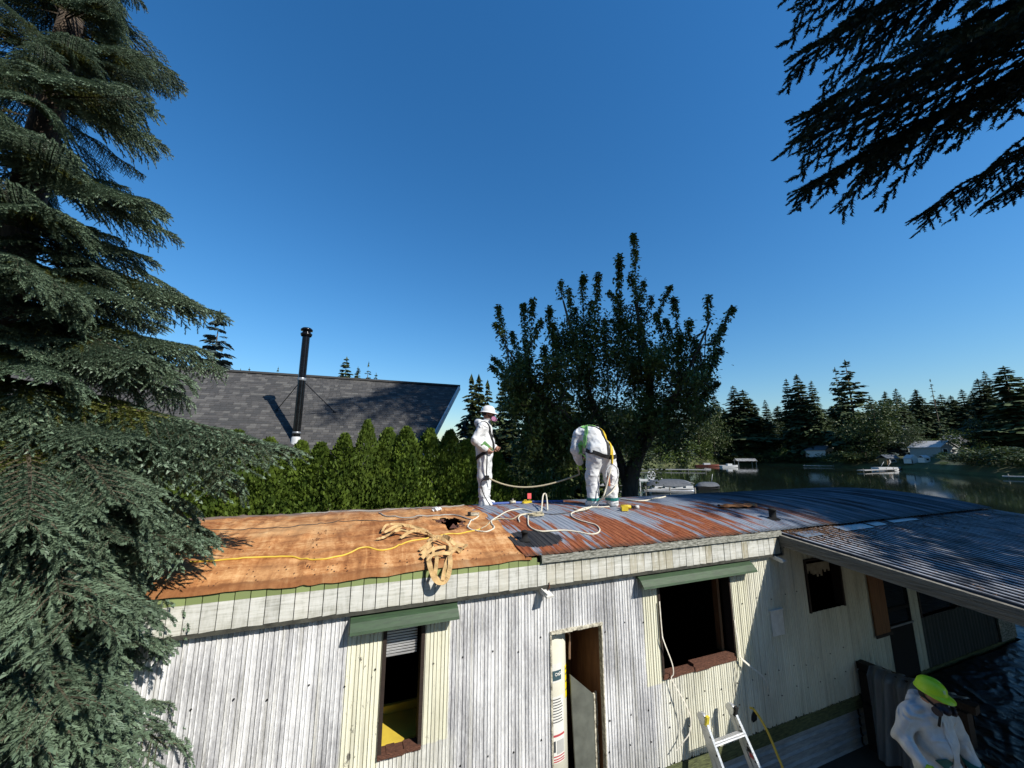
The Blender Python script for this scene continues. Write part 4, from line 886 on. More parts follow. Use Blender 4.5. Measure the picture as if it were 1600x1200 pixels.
# ================================================================ trees further off
M_CONM = [leafmat('far_conifer_green', (0.082, 0.112, 0.042), (0.034, 0.052, 0.021), 0.08, 0.7, 0.35, 0.55), leafmat('cedar_green', (0.070, 0.085, 0.022), (0.028, 0.040, 0.012), 0.12, 0.65, 0.5, 0.4),
          leafmat('blue_conifer_green', (0.06, 0.085, 0.08), (0.03, 0.045, 0.045), 0.08, 0.6, 0.5, 0.3), leafmat('broadleaf_green', (0.062, 0.085, 0.02), (0.028, 0.044, 0.012), 0.2, 0.55, 0.5, 0.6), leafmat('bright_bush_green', (0.10, 0.14, 0.022), (0.05, 0.075, 0.012), 0.22, 0.55, 0.7, 0.4)]
def conifer(name, seed, mat, h=30.0, r=5.6, lay=58, per=15, open_=0.0, droop=0.28, dead=0.0, facets=9, start=0.08):
    g = random.Random(seed); V_ = []; F_ = []
    for i in range(lay):
        f = (i + g.random() * .8) / lay; z = h * (start + (0.995 - start) * f); env = r * (1 - f) ** 0.68 * (0.78 + 0.3 * math.sin(f * 23 + seed) * (1 - f)) + 0.12
        if dead and f > dead: env *= 0.45 + g.random() * .5
        for b in range(max(3, int(per * (1 - 0.6 * f)))):
            if g.random() < open_: continue
            az = g.random() * 6.283; ln = env * (0.6 + 0.5 * g.random()); d = Vector((math.cos(az), math.sin(az), 0)); sdv = Vector((-d.y, d.x, 0)); up0 = 0.25 * f
            for s in range(facets):
                t = 0.18 + 0.82 * (s + g.random() * .7) / facets; p = d * (ln * t) + Vector((0, 0, z - droop * ln * t ** 1.6 + up0 * ln * t + (g.random() - .5) * .10 * ln)); q = p + sdv * (g.random() - .5) * ln * 0.34 * (1.2 - t)
                s1 = (0.17 + 0.20 * (1 - t)) * ln + 0.05 * r + 0.05; dr = (d * (0.5 + .6 * g.random()) + sdv * (g.random() - .5) * 1.8 + Vector((0, 0, -0.25 - .5 * g.random()))).normalized() * s1; cr = dr.cross(Vector((g.random() - .5, g.random() - .5, 1))).normalized() * s1 * (0.30 + .22 * g.random())
                k = len(V_); V_.extend([q - dr * .3, q + dr * .35 + cr, q + dr, q + dr * .3 - cr]); F_.append((k, k + 1, k + 2, k + 3))
    for s in range(14):
        a = g.random() * 6.283; k = len(V_); d = Vector((math.cos(a), math.sin(a), 0)) * .25; z = h * (0.955 + 0.04 * s / 14); V_.extend([Vector((0, 0, z)), Vector((d.x, d.y, z - .1)), Vector((0, 0, z + .55))]); k2 = len(V_); V_.append(Vector((0, 0, z + .55))); F_.append((k, k + 1, k + 2, k2))
    return np_mesh(name, [tuple(v) for v in V_], F_, mat)
def bushy(name, seed, mat, h=12.0, r=5.0, n=3600, leaf=0.34, low=0.12):
    g = np.random.default_rng(seed); k = 26; c = np.stack([(g.random(k) - .5) * 1.5 * r, (g.random(k) - .5) * 1.5 * r, h * (low + .12 + (0.80 - low) * g.random(k))], 1)
    c[:, :2] *= (1 - 0.55 * ((c[:, 2:3] / h - .45) / .55) ** 2); cr = r * (0.26 + .22 * g.random(k)); i = g.integers(0, k, n); u = g.normal(size=(n, 3)); u /= np.linalg.norm(u, axis=1)[:, None]
    p = c[i] + u * (cr[i] * g.random(n) ** 0.3)[:, None] * np.array([1, 1, .85]); p[:, 2] = np.clip(p[:, 2], 0.02 * h, h)
    d = u * .6 + g.normal(size=(n, 3)) * .7 + np.array([0, 0, -.2]); d /= np.linalg.norm(d, axis=1)[:, None]; sd = np.cross(d, g.normal(size=(n, 3))); sd /= np.linalg.norm(sd, axis=1)[:, None]; s = leaf * (0.6 + .8 * g.random((n, 1)))
    v = np.stack([p - d * s * .5, p + sd * s * .36, p + d * s * .5, p - sd * s * .36], 1).reshape(-1, 3); return np_mesh(name, v, np.arange(4 * n).reshape(-1, 4), mat)
CM = {'fir': [conifer('fir_crown', 1, M_CONM[0]), conifer('fir_crown', 2, M_CONM[0], r=4.6, open_=.08), conifer('fir_crown', 3, M_CONM[0], r=6.0, lay=40)],
      'open': [conifer('open_fir_crown', 5, M_CONM[0], r=7.2, lay=30, per=9, open_=.12, droop=.12, facets=11)], 'thin': [conifer('thin_crown', 8, M_CONM[0], r=4.6, lay=24, per=6, open_=.35, dead=.55)],
      'cedar': [conifer('cedar_crown', 11, M_CONM[1], h=12, r=2.6, lay=40, per=12, droop=.45, facets=8, start=0.02), conifer('cedar_crown', 12, M_CONM[1], h=12, r=3.2, lay=40, per=12, droop=.4, facets=8, start=0.02)],
      'blue': [conifer('blue_crown', 14, M_CONM[2], h=12, r=3.0, lay=32, per=10, droop=.2, start=0.03)],
      'broad': [bushy('broad_crown', 21, M_CONM[3]), bushy('broad_crown', 22, M_CONM[3], r=5.6)], 'shrub': [bushy('shrub_crown', 27, M_CONM[3], h=4, r=2.6, n=1500, leaf=.26, low=0.0)], 'bush': [bushy('bush_crown', 25, M_CONM[4], h=4, r=2.2, n=1500, leaf=.22, low=0.0), bushy('bush_crown', 26, M_CONM[4], h=4, r=2.4, n=1500, leaf=.22, low=0.0)]}
HT = {'fir': 30, 'open': 30, 'thin': 30, 'cedar': 12, 'blue': 12, 'broad': 12, 'bush': 4, 'shrub': 4}; RT = {'fir': 5.2, 'open': 7.2, 'thin': 4.6, 'cedar': 2.8, 'blue': 3, 'broad': 4.9, 'bush': 2.2, 'shrub': 2.4}
MTR = {}
for k, h in HT.items(): MTR[k] = MB().tube([(0, 0, -0.5), (0, 0, h * .4), (0, 0, h * .93)], [h * .012, h * .009, h * .002], 7).mesh('far_trunk', M_BARK)
NAME = {'fir': 'fir_tree', 'open': 'fir_tree', 'thin': 'fir_tree', 'cedar': 'cedar_tree', 'blue': 'blue_spruce', 'broad': 'broadleaf_tree', 'bush': 'bush', 'shrub': 'bush'}
CATN = {'bush': 'bush', 'shrub': 'bush'}
TI = [0]
def shore_y(px):
    for (x0, y0), (x1, y1), a, b in zip(SHORE_PX, SHORE_PX[1:], SHORE, SHORE[1:]):
        if x1 <= px <= x0: t = (px - x0) / (x1 - x0); return a.y + (b.y - a.y) * t
    return 0.0
def land_hit(px, py):
    y = shore_y(px) + 1.0
    while y < 420:
        p = at_y(px, py, y)
        if p.z <= shore_ground(p) + .02: return p
        y += 0.5
    return at_y(px, py, shore_y(px) + 22)
def tree(px, pyt, y, kind, halfw, label, gz=None, group=None):
    """px, pyt: where the tip stands in the photograph; y: its distance; halfw: half the crown's width there"""
    if gz is None: y = max(y, shore_y(px) + (7 if kind not in ('bush', 'shrub') else 2.5))
    p = at_y(px, pyt, y); g = shore_ground(p) if gz is None else gz; h = p.z - g; s = h / HT[kind]; wd = halfw * (1.55 if kind in ('fir', 'open', 'cedar') else 1.25) / F_PX * y / RT[kind]
    o = thing(NAME[kind], label, CATN.get(kind, 'tree'), (p.x, p.y, g), rn(0, 6.28), group); me = CM[kind][TI[0] % len(CM[kind])]; TI[0] += 1
    c = link('crown', me, o); c.scale = (wd, wd, s); t = link('trunk', MTR[kind], o); t.scale = (max(wd, s * .6), max(wd, s * .6), s); return o
FARB = ['leftmost of its row', 'between the standing worker and the bent one', 'behind the gap over the sagging rope', 'above the back of the bent-over worker', 'above the right hip of the bent-over worker', 'just left of the main trunk', 'behind the main trunk', 'just right of the main trunk', 'above the boat lift wheel', 'rightmost of its row']
BROADL = ['low leafy tree left of the double conifer foot', 'low leafy tree under the double conifer peak', 'low leafy tree under the small lone fir', 'low leafy tree left of the three tall peaks', 'low leafy tree behind the white cottage roof', 'low leafy tree right of the white cottage', 'low leafy tree under the long-armed fir', 'low leafy tree behind the brown shed', 'low leafy tree over the long grey roof', 'low leafy tree behind the grey gable', 'low leafy tree under the twin peaks', 'low leafy tree at the right edge below the dark firs']
FAR = 'trees along the far shore of the lake'
for a in [(1116, 617, 215, 'fir', 16, 'slim fir between the leafy tree and the big round-topped fir'), (1145, 603, 190, 'fir', 26, 'tall pointed fir left in the broad double conifer on the shore'), (1160, 609, 196, 'fir', 27, 'broader half of the double conifer, right of its pointed peak'), (1172, 622, 205, 'fir', 20, 'lower right shoulder of the broad double conifer'), (1195, 625, 185, 'fir', 15, 'small lone fir in the gap left of the tallest group'),
          (1228, 592, 168, 'fir', 15, 'narrow fir at the left of three tall peaks'), (1244, 585, 166, 'fir', 22, 'middle and highest of three tall peaks beside the white cottage'), (1267, 595, 165, 'fir', 19, 'right of three tall peaks, above the white cottage'), (1285, 640, 190, 'fir', 14, 'low dark fir in the dip left of the wide-armed fir'), (1304, 574, 152, 'open', 19, 'left top of the wide-armed fir pair'), (1320, 562, 150, 'open', 32, 'tallest fir on the shore with long upswept arms on its right'),
          (1358, 619, 170, 'fir', 17, 'fir tip rising behind the round green maple'), (1382, 611, 180, 'fir', 15, 'slender fir behind the blue spruce'), (1399, 607, 178, 'fir', 18, 'pointed fir right of the green maple'), (1413, 632, 190, 'fir', 15, 'low fir left of the small grey-roofed house'), (1430, 608, 200, 'fir', 18, 'pyramidal fir above the left end of the grey house'), (1453, 592, 195, 'thin', 14, 'bare-topped gangly fir above the grey house'), (1469, 616, 205, 'fir', 17, 'fir right of the bare-topped one'), (1485, 618, 210, 'fir', 17, 'blunt fir above the grey house ridge'), (1502, 608, 200, 'fir', 18, 'pointed fir above the grey house gable'), (1518, 612, 200, 'fir', 16, 'fir in the dark mass right of the gable'), (1527, 592, 150, 'fir', 22, 'big fir left of the darkest tree by the right edge'), (1537, 580, 150, 'fir', 18, 'feathery twin peak left of the darkest tree'), (1567, 572, 112, 'fir', 36, 'very dark broad fir on the lawn at the right edge'), (1598, 603, 125, 'fir', 26, 'dark fir cut by the right edge of the view'), (1640, 590, 120, 'fir', 30, 'dark fir just outside the right edge'),
          (1440, 624, 215, 'fir', 24, 'low fir filling the gap above the grey roof'), (1490, 624, 220, 'fir', 26, 'low dark fir behind the gable'), (1415, 634, 220, 'fir', 24, 'low dark fir behind the blue spruce'), (1340, 640, 200, 'fir', 20, 'low fir behind the wide-armed fir'), (1215, 634, 220, 'fir', 21, 'low fir in the gap beside the lone fir'), (1180, 660, 230, 'fir', 18, 'low fir behind the dark cabin'), (1095, 624, 230, 'fir', 21, 'low fir behind the leafy tree edge'), (1130, 639, 225, 'fir', 26, 'low fir behind the left of the double conifer'), (1205, 662, 225, 'fir', 22, 'low fir behind the lone fir'), (1250, 639, 225, 'fir', 28, 'low fir behind the three tall peaks'), (1300, 634, 225, 'fir', 28, 'low fir behind the white gabled cottage'), (1375, 629, 225, 'fir', 28, 'low fir behind the green maple'), (1460, 624, 235, 'fir', 31, 'low fir behind the bare-topped fir'), (1520, 619, 225, 'fir', 31, 'low fir behind the twin peaks'), (1560, 624, 225, 'fir', 33, 'low fir behind the darkest tree'), (1425, 624, 235, 'fir', 28, 'low fir behind the left end of the grey house')]: tree(*a, group=FAR)
for k, px in enumerate((858, 884, 905, 930, 952, 975, 1000, 1024, 1048, 1068)): tree(px, 628 + (k * 37) % 26, 185 + 9 * (k % 4), 'fir' if k % 3 else 'broad', 24, 'dark far-bank tree glimpsed through leaves, ' + FARB[k], group='trees on the far bank behind the leafy tree')
for k, (px, pt, hw) in enumerate(((1128, 672, 22), (1150, 668, 24), (1185, 672, 22), (1212, 668, 24), (1246, 668, 26), (1282, 664, 26), (1345, 672, 24), (1405, 668, 22), (1455, 664, 26), (1495, 660, 26), (1540, 655, 30), (1590, 650, 34))): tree(px, pt - 14, 215, 'broad', hw * 1.2, BROADL[k], group='low leafy trees along the far shore')
SHR = ['under the double conifer', 'below the dark cabin windows', 'left of the dark gable', 'under the small lone fir', 'left of the white cottage', 'on the bank below the white cottage', 'right of the white gabled cottage', 'below the long-armed fir', 'left of the brown shed dock', 'at the foot of the green maple', 'at the left end of the lawn hedge', 'on the lawn edge by the water', 'at the water below the twin peaks', 'at the water below the darkest tree', 'at the water left of the bright dock', 'behind the bright dock']
for k, (px, pt, hw) in enumerate(((1140, 712, 18), (1158, 711, 16), (1178, 710, 16), (1200, 710, 18), (1238, 710, 18), (1262, 717, 14), (1312, 708, 20), (1335, 706, 22), (1352, 706, 20), (1412, 716, 6), (1508, 712, 16), (1524, 712, 22), (1548, 706, 26), (1576, 704, 26), (1606, 706, 26), (1640, 708, 30))): tree(px, pt - (6 if px > 1500 else 0), 0, 'shrub', hw * 1.25, 'dark waterside shrub ' + SHR[k], group='dark shrubs along the far shore')
tree(1392, 636, 150, 'blue', 24, 'grey-blue spruce standing over the brown shed'); tree(1362, 628, 140, 'broad', 36, 'round green maple beside the tallest fir'); tree(1340, 660, 145, 'broad', 26, 'shaded leafy tree under the wide-armed fir'); tree(1418, 668, 130, 'broad', 16, 'light green tree beside the blue spruce'); tree(1112, 652, 165, 'broad', 22, 'olive leafy tree left of the double conifer'); tree(1086, 618, 110, 'broad', 32, 'tall leafy tree behind the right side of the big leafy tree'); tree(1500, 672, 130, 'bush', 22, 'bushy tree right of the grey house'); tree(1522, 655, 118, 'broad', 26, 'dark leafy tree in front of the twin peaks')
for a in [(1100, 685, 150, 'bush', 14, 'bright bush left of the dark cabin'), (1058, 678, 80, 'bush', 26, 'bright green bush right of the leafy tree trunk'), (1030, 690, 74, 'bush', 22, 'green bush at the leafy tree trunk above the docks'), (1232, 700, 160, 'bush', 14, 'low bush beside the white cottage'), (1168, 702, 180, 'bush', 10, 'small bush before the dark cabin'), (1258, 716, 158, 'bush', 12, 'round reedy bush on the shore point'), (1290, 712, 140, 'bush', 10, 'dark bush right of the white cottage'), (1530, 716, 100, 'bush', 20, 'clipped hedge on the lawn by the right edge'), (1472, 706, 118, 'bush', 11, 'grey-green shrub before the grey house'), (1475, 722, 106, 'bush', 6, 'small dark shrub on the lawn'), (1210, 706, 180, 'bush', 10, 'shrub beside the brown gable'), (1327, 716, 134, 'bush', 14, 'dark undergrowth left of the dock')]: tree(*a)
for a in [(344, 493, 26, 'blue', 62, 'tall grey-blue conifer rising behind the left end of the shingle roof'), (376, 576, 60, 'fir', 10, 'tiny treetop over the left end of the ridge'), (390, 574, 62, 'fir', 10, 'second tiny treetop over the left end of the ridge'), (435, 573, 70, 'fir', 9, 'thin far treetop left of the stovepipe'), (542, 558, 55, 'fir', 26, 'scraggy tallest treetop right of the stovepipe'), (560, 573, 56, 'fir', 18, 'middle scraggy treetop over the ridge'), (576, 566, 56, 'thin', 24, 'bent scraggy treetop over the ridge'), (588, 583, 60, 'fir', 14, 'smallest treetop over the ridge'),
          (737, 591, 24, 'cedar', 34, 'olive cedar just right of the shingle roof'), (748, 590, 26, 'cedar', 30, 'second olive cedar behind the white helmet'), (762, 600, 25, 'cedar', 30, 'cedar between the roof and the leafy tree'), (786, 596, 30, 'fir', 26, 'dark fir left behind the leafy tree'), (800, 620, 24, 'cedar', 40, 'low dark cedar right of the standing worker'), (725, 660, 17, 'blue', 26, 'small grey-blue spruce behind the standing worker'), (840, 620, 26, 'cedar', 50, 'dark cedar behind the leafy tree'), (880, 610, 30, 'cedar', 60, 'broad cedar hidden behind the leafy tree'), (925, 630, 36, 'broad', 70, 'dark tree behind the bent-over worker'), (975, 640, 40, 'broad', 60, 'dark leafy tree behind the main trunk')]:
    tree(*a, gz=0.0)
for a in [(790, 728, 13.5, 'bush', 30, 'dark bush right of the standing worker'), (835, 722, 14, 'bush', 34, 'shrub under the sagging rope'), (872, 752, 12, 'bush', 22, 'small rounded shrub left of the bent-over worker'), (810, 752, 11, 'bush', 26, 'low shrub behind the red flag'), (905, 700, 17, 'bush', 30, 'shrub behind the bent-over worker'), (760, 740, 12.5, 'bush', 26, 'bush behind the standing worker legs'), (850, 690, 17, 'bush', 40, 'olive shrub in the gap under the leafy tree'), (700, 740, 11.4, 'bush', 26, 'bush at the foot of the hedge')]: tree(*a, gz=0.0)
# ================================================================ houses and sheds across the lake
M_HW = {'white': simple('white_house_paint', (0.62, 0.60, 0.55), (0.5, 0.48, 0.44), 0.7, 0, 3), 'dark': simple('dark_house_paint', (0.10, 0.10, 0.10), (0.07, 0.07, 0.07), 0.7, 0, 3), 'grey': simple('grey_house_paint', (0.26, 0.28, 0.27), (0.2, 0.21, 0.2), 0.7, 0, 3), 'brown': simple('brown_shed_boards', (0.28, 0.18, 0.08), (0.18, 0.11, 0.05), 0.8, 0, 5)}
M_HR = {'grey': simple('grey_far_roof', (0.13, 0.14, 0.155), (0.09, 0.10, 0.11), 0.8, 0, 3), 'tan': simple('tan_far_roof', (0.30, 0.24, 0.18), (0.2, 0.16, 0.12), 0.8, 0, 3), 'pale': simple('pale_far_roof', (0.42, 0.42, 0.42), (0.34, 0.34, 0.34), 0.7, 0, 3)}
def house(px, pyb, y, wpx, hpx, label, wall, roof, name='house', gable=True, depth=8, nwin=3, rz=0.0, door=True, cat=None):
    p = land_hit(px, pyb); y = p.y; k = y / F_PX; w_, h = wpx * k, hpx * k; wh = h * (0.58 if gable else 0.66); o = thing(name, label, cat or ('shed' if 'shed' in name else 'house'), p, rz); a, d = w_ / 2, depth; bz = min(-.05, shore_ground(p) - p.z - .1)
    mb = MB()
    if gable: mb.add([(-a, 0, bz), (a, 0, bz), (a, 0, wh), (0, 0, h * .96), (-a, 0, wh), (-a, d, bz), (a, d, bz), (a, d, wh), (0, d, h * .96), (-a, d, wh)], [(0, 1, 2, 3, 4), (9, 8, 7, 6, 5), (1, 6, 7, 2), (5, 0, 4, 9)])
    else: mb.box((-a, 0, bz), (a, d, wh))
    mb.build('wall', M_HW[wall], o); mb = MB(); e = 0.35 if w_ > 4 else 0.12; t = 0.16
    if gable:
        sl = (h * .96 - wh) / a
        for s in (-1, 1): mb.add([(0, -e, h), (s * (a + e), -e, wh - e * sl + .04 * h), (s * (a + e), d + e, wh - e * sl + .04 * h), (0, d + e, h), (0, -e, h - t), (s * (a + e), -e, wh - e * sl + .04 * h - t), (s * (a + e), d + e, wh - e * sl + .04 * h - t), (0, d + e, h - t)], [(0, 1, 2, 3), (7, 6, 5, 4), (0, 4, 5, 1), (1, 5, 6, 2)])
    else:
        for s in (0, 1):
            y0, y1 = (-e, d / 2) if s == 0 else (d + e, d / 2); mb.add([(-a - e, y0, wh), (a + e, y0, wh), (a + e, y1, h), (-a - e, y1, h), (-a - e, y0, wh - t), (a + e, y0, wh - t), (a + e, y1, h - t), (-a - e, y1, h - t)], [(0, 1, 2, 3), (7, 6, 5, 4), (0, 4, 5, 1), (1, 5, 6, 2), (3, 7, 4, 0)])
    mb.build('roof', M_HR[roof], o)
    for i in range(nwin):
        x = -a + w_ * (i + .5 + (0.15 if door else 0)) / (nwin + (.3 if door else 0)); ww = w_ / nwin * .28; mb = MB(); mb.box((x - ww, -.06, wh * .36), (x + ww, -.0, wh * .84)); f = mb.build('window', M_WHITE, o)
        mb = MB(); mb.box((x - ww * .8, -.075, wh * .42), (x + ww * .8, -.055, wh * .79)); mb.build('pane', M_GLASS, f)
    if door: mb = MB(); x = -a + w_ * .12; mb.box((x - w_ * .05, -.05, 0), (x + w_ * .05, 0, wh * .8)); mb.build('door', M_DARKWOOD, o)
    return o
house(1143, 716, 192, 46, 20, 'long dark low cabin with a row of windows on the far shore', 'dark', 'grey', gable=False, nwin=5)
house(1200, 714, 186, 34, 22, 'dark gabled cabin half hidden left of the three tall firs', 'dark', 'pale', nwin=1)
house(1268, 714, 170, 30, 17, 'small white cottage with a tan roof under the three tall firs', 'white', 'tan', gable=False, nwin=2, door=False)
house(1302, 714, 166, 36, 18, 'white gabled cottage right of the tan-roofed one', 'white', 'grey', nwin=2, rz=.4)
house(1449, 711, 124, 56, 22, 'long low grey-roofed wing beside the gabled grey house', 'grey', 'grey', gable=False, nwin=3)
house(1485, 713, 118, 38, 24, 'grey gabled house with a big window wall above the lawn', 'grey', 'pale', nwin=2, rz=.25, door=False)
house(1508, 704, 135, 26, 24, 'steep dark gable behind the grey house', 'dark', 'pale', nwin=1, door=False)
house(1396, 726, 116, 18, 15, 'brown wooden shed by the dock below the blue spruce', 'brown', 'grey', name='shed', nwin=1, depth=3, gable=False)
house(1430.5, 724, 116, 12, 13, 'tiny white gabled shed with a dark door on the lawn', 'white', 'pale', name='shed', nwin=0, depth=2.4)
house(1450, 722.5, 117, 9, 11, 'plain white box shed beside the tiny gabled shed', 'white', 'pale', name='shed', nwin=1, depth=2, gable=False, door=False)
house(1072, 712, 120, 18, 12, 'pale house front glimpsed between the bright bushes', 'grey', 'grey', nwin=2, depth=6)
# ================================================================ docks and boats
M_DOCK = simple('grey_dock_boards', (0.36, 0.35, 0.33), (0.22, 0.21, 0.2), 0.8, 0, 5)
def dock(pts_px, wd, label, name='dock'):
    P_ = [at_z(x, y, WZ + 0.45) for x, y in pts_px]; o = thing(name, label, 'dock', (P_[0].x, P_[0].y, WZ)); q = [p - Vector((P_[0].x, P_[0].y, WZ)) for p in P_]
    for a, b in zip(q, q[1:]): mb = MB(); mb.bar(a, b, wd, 0.18); mb.build('walkway', M_DOCK, o)
    mb = MB()
    for a, b in zip(q, q[1:]):
        n = max(2, int((b - a).length / 4))
        for i in range(n + 1): p = a.lerp(b, i / n) + Vector((0, -wd * .45, 0)); mb.tube([(p.x, p.y, -.8), (p.x, p.y, .95)], 0.09, 6)
    r = mb.build('pilings', M_BEAM, o); r['kind'] = 'stuff'; return o
dock([(995, 733), (1100, 734)], 2.2, 'long pale dock reaching out right of the leafy tree trunk'); dock([(878, 758), (985, 757)], 1.8, 'near dock seen between the bent-over worker and the shrub'); dock([(1006, 766), (1082, 768)], 1.5, 'near dock beside the covered pontoon boat')
dock([(1120, 727), (1150, 727)], 1.6, 'short dock by the white ribbed canopy'); dock([(1255, 727.5), (1300, 728)], 1.6, 'low dock below the white cottages')
dock([(1345, 735), (1392, 733), (1424, 727)], 1.8, 'grey dock with a ramp below the brown shed'); dock([(1566, 744), (1640, 746)], 2.2, 'bright dock at the right edge of the lake')
M_BW = simple('white_boat_paint', (0.52, 0.52, 0.51), (0.42, 0.42, 0.41), 0.35, 0, 6); M_TARP = simple('grey_boat_cover', (0.085, 0.09, 0.095), (0.05, 0.054, 0.058), 0.6, 0, 4, 0.3); M_RED = simple('red_brown_boat', (0.20, 0.055, 0.035), (0.12, 0.035, 0.025), 0.5, 0, 5)
def hull(L_, B, D, mat, o, name='hull'):
    n = 12; vs = []; fs = []
    for i in range(n + 1):
        t = i / n; b = B / 2 * (1 - max(0, (t - .45) / .55) ** 2.2); z = D * (0.85 + .3 * t * t); k = .35 * D * t ** 3
        vs += [(L_ * (t - .5), -b, z), (L_ * (t - .5), -b * .75, k), (L_ * (t - .5), 0, k - .1), (L_ * (t - .5), b * .75, k), (L_ * (t - .5), b, z)]
    for i in range(n):
        for k in range(4): a = 5 * i + k; fs.append((a, a + 5, a + 6, a + 1))
        a = 5 * i; fs.append((a + 4, a + 9, a + 5, a))
    fs.append((0, 1, 2, 3, 4)); mb = MB(); mb.add(vs, fs); return mb.build(name, mat, o)
def cover(L_, B, z0, hh, mat, o, name='boat_cover', pitch=0.35):
    n, m = 14, 8; vs = []; fs = []
    for i in range(n + 1):
        t = i / n; e = math.sin(math.pi * min(1, max(0, t))) ** pitch
        for j in range(m + 1): s = j / m * 2 - 1; vs.append((L_ * (t - .5), B / 2 * s * (0.35 + .65 * e), z0 + hh * e * (1 - abs(s) ** 1.5) + .03 * math.sin(9 * t)))
    for i in range(n):
        for j in range(m): a = i * (m + 1) + j; fs.append((a, a + m + 1, a + m + 2, a + 1))
    mb = MB(); mb.add(vs, fs, 0, True); return mb.build(name, mat, o)
p = at_z(1046, 769, WZ); B1 = thing('pontoon_boat', 'pontoon boat under a dark grey fitted cover moored behind the roof', 'boat', (p.x, p.y, WZ), 0.12)
for y in (-.85, .85): mb = MB(); mb.tube([(-3.0, y, .15), (2.6, y, .15), (3.1, y, .35)], [.33, .33, .08], 10); mb.build('pontoon', M_GALV, B1)
mb = MB(); mb.box((-2.9, -1.2, .48), (2.8, 1.2, .58)); mb.build('deck', M_BW, B1)
for x in (-2.6, -1.2, .2, 1.6): mb = MB(); mb.box((x, -1.22, .60), (x + 1.0, -1.19, .86)); mb.build('side_panel', M_BW, B1)
cover(6.2, 2.7, .84, .85, M_TARP, B1)
mb = MB(); mb.box((-3.5, -.2, .1), (-3.1, .2, 1.2)); mb.build('outboard_motor', M_BLACK, B1)
mb = MB(); [mb.tube([(2.2, y, .6), (2.8, y, 1.15), (1.5, y, 1.5)], .03, 5) for y in (-1.15, 1.15)]; mb.build('bow_rail', M_BW, B1)
p = at_z(1012, 765, WZ); o = thing('boat_lift', 'white boat lift with a round drive wheel left of the covered boat', 'boat lift', (p.x, p.y, WZ), 0.1)
mb = MB(); [mb.box((x, y, -.8), (x + .12, y + .12, 1.6)) for x in (-1.6, 1.5) for y in (-1.2, 1.2)]; mb.build('frame_post', M_BW, o); mb = MB(); mb.box((-1.6, -1.25, 1.2), (1.62, -1.1, 1.35)); mb.box((-1.6, 1.2, 1.2), (1.62, 1.35, 1.35)); mb.build('beam', M_BW, o)
mb = MB(); mb.tube([(.55 * math.cos(a * .314), -1.35, 2.0 + .55 * math.sin(a * .314)) for a in range(21)], .07, 6); [mb.bar((-.5 * math.cos(a), -1.35, 2 - .5 * math.sin(a)), (.5 * math.cos(a), -1.35, 2 + .5 * math.sin(a)), .05, .05) for a in (0, 1.05, 2.1)]; mb.build('drive_wheel', M_BW, o)
p = at_z(1106, 765, WZ); o = thing('covered_boat', 'small runabout under a black cover right of the pontoon boat', 'boat', (p.x, p.y, WZ), 0.1); hull(3.6, 1.7, .5, M_BLACK, o); cover(3.3, 1.7, .48, .6, M_TARP, o); mb = MB(); mb.tube([(.6, 0, .9), (.9, 0, 2.1)], .03, 5); mb.build('light_pole', M_BW, o)
for i, (px, py, L_, mt, lab) in enumerate([(1105, 729, 9, M_RED, 'red-brown boat moored beyond the long pale dock'), (1140, 730.5, 6.5, M_BW, 'white speedboat right of the red-brown boat'), (1070, 722, 6, M_BW, 'white boat on the bank beyond the dock'), (1128, 722, 7, M_BW, 'white boat with a mast before the dark cabin'), (1100, 721, 5, M_BW, 'small pale boat left of the mast')]):
    p = at_z(px, py, WZ); o = thing('motor_boat', lab, 'boat', (p.x, p.y, WZ - .1), rn(-.2, .2)); hull(L_, L_ * .3, .9, mt, o); mb = MB(); mb.box((-L_ * .15, -L_ * .09, .8), (L_ * .12, L_ * .09, 1.5)); mb.build('cabin', M_BW, o); mb = MB(); mb.box((L_ * .12, -L_ * .08, .95), (L_ * .14, L_ * .08, 1.5)); mb.build('windscreen', M_GLASS, o)
    if i == 3: mb = MB(); mb.tube([(0, 0, 1), (0, 0, 9)], .09, 6); mb.build('mast', M_GALV, o)
p = at_z(1165, 727, WZ); o = thing('canopy_lift', 'boat lift with a white ribbed canopy standing in the water', 'boat lift', (p.x, p.y, WZ), 0.0)
mb = MB(); [mb.box((x, y, -.8), (x + .15, y + .15, 2.2)) for x in (-4, 3.9) for y in (-1.5, 1.5)]; mb.build('frame_post', M_GALV, o)
n = 14; mb = MB()
for i in range(n):
    x0 = -4.6 + 9.2 * i / n
    for s in (-1, 1): mb.add([(x0, s * 1.9, 1.9), (x0 + .56, s * 1.9, 1.9), (x0 + .52, 0, 3.0), (x0 + .04, 0, 3.0)], [(0, 1, 2, 3), (3, 2, 1, 0)])
mb.build('ribbed_canopy', M_BW, o)
p = at_z(1372, 734.5, WZ); o = thing('pontoon_boat', 'pale pontoon boat tied to the dock below the brown shed', 'boat', (p.x, p.y - 2.2, WZ), 0.05)
for y in (-.8, .8): mb = MB(); mb.tube([(-3.2, y, .1), (3.2, y, .1), (3.7, y, .35)], [.3, .3, .06], 8); mb.build('pontoon', M_BW, o)
mb = MB(); mb.box((-3.1, -1.2, .42), (3.1, 1.2, .95)); mb.build('deck', M_BW, o); mb = MB(); [mb.tube([(x, -1.1, .9), (x + 1.4, -1.1, 2.6)], .05, 5) for x in (-2.4, -.2)]; mb.build('bimini_pole', M_BW, o)
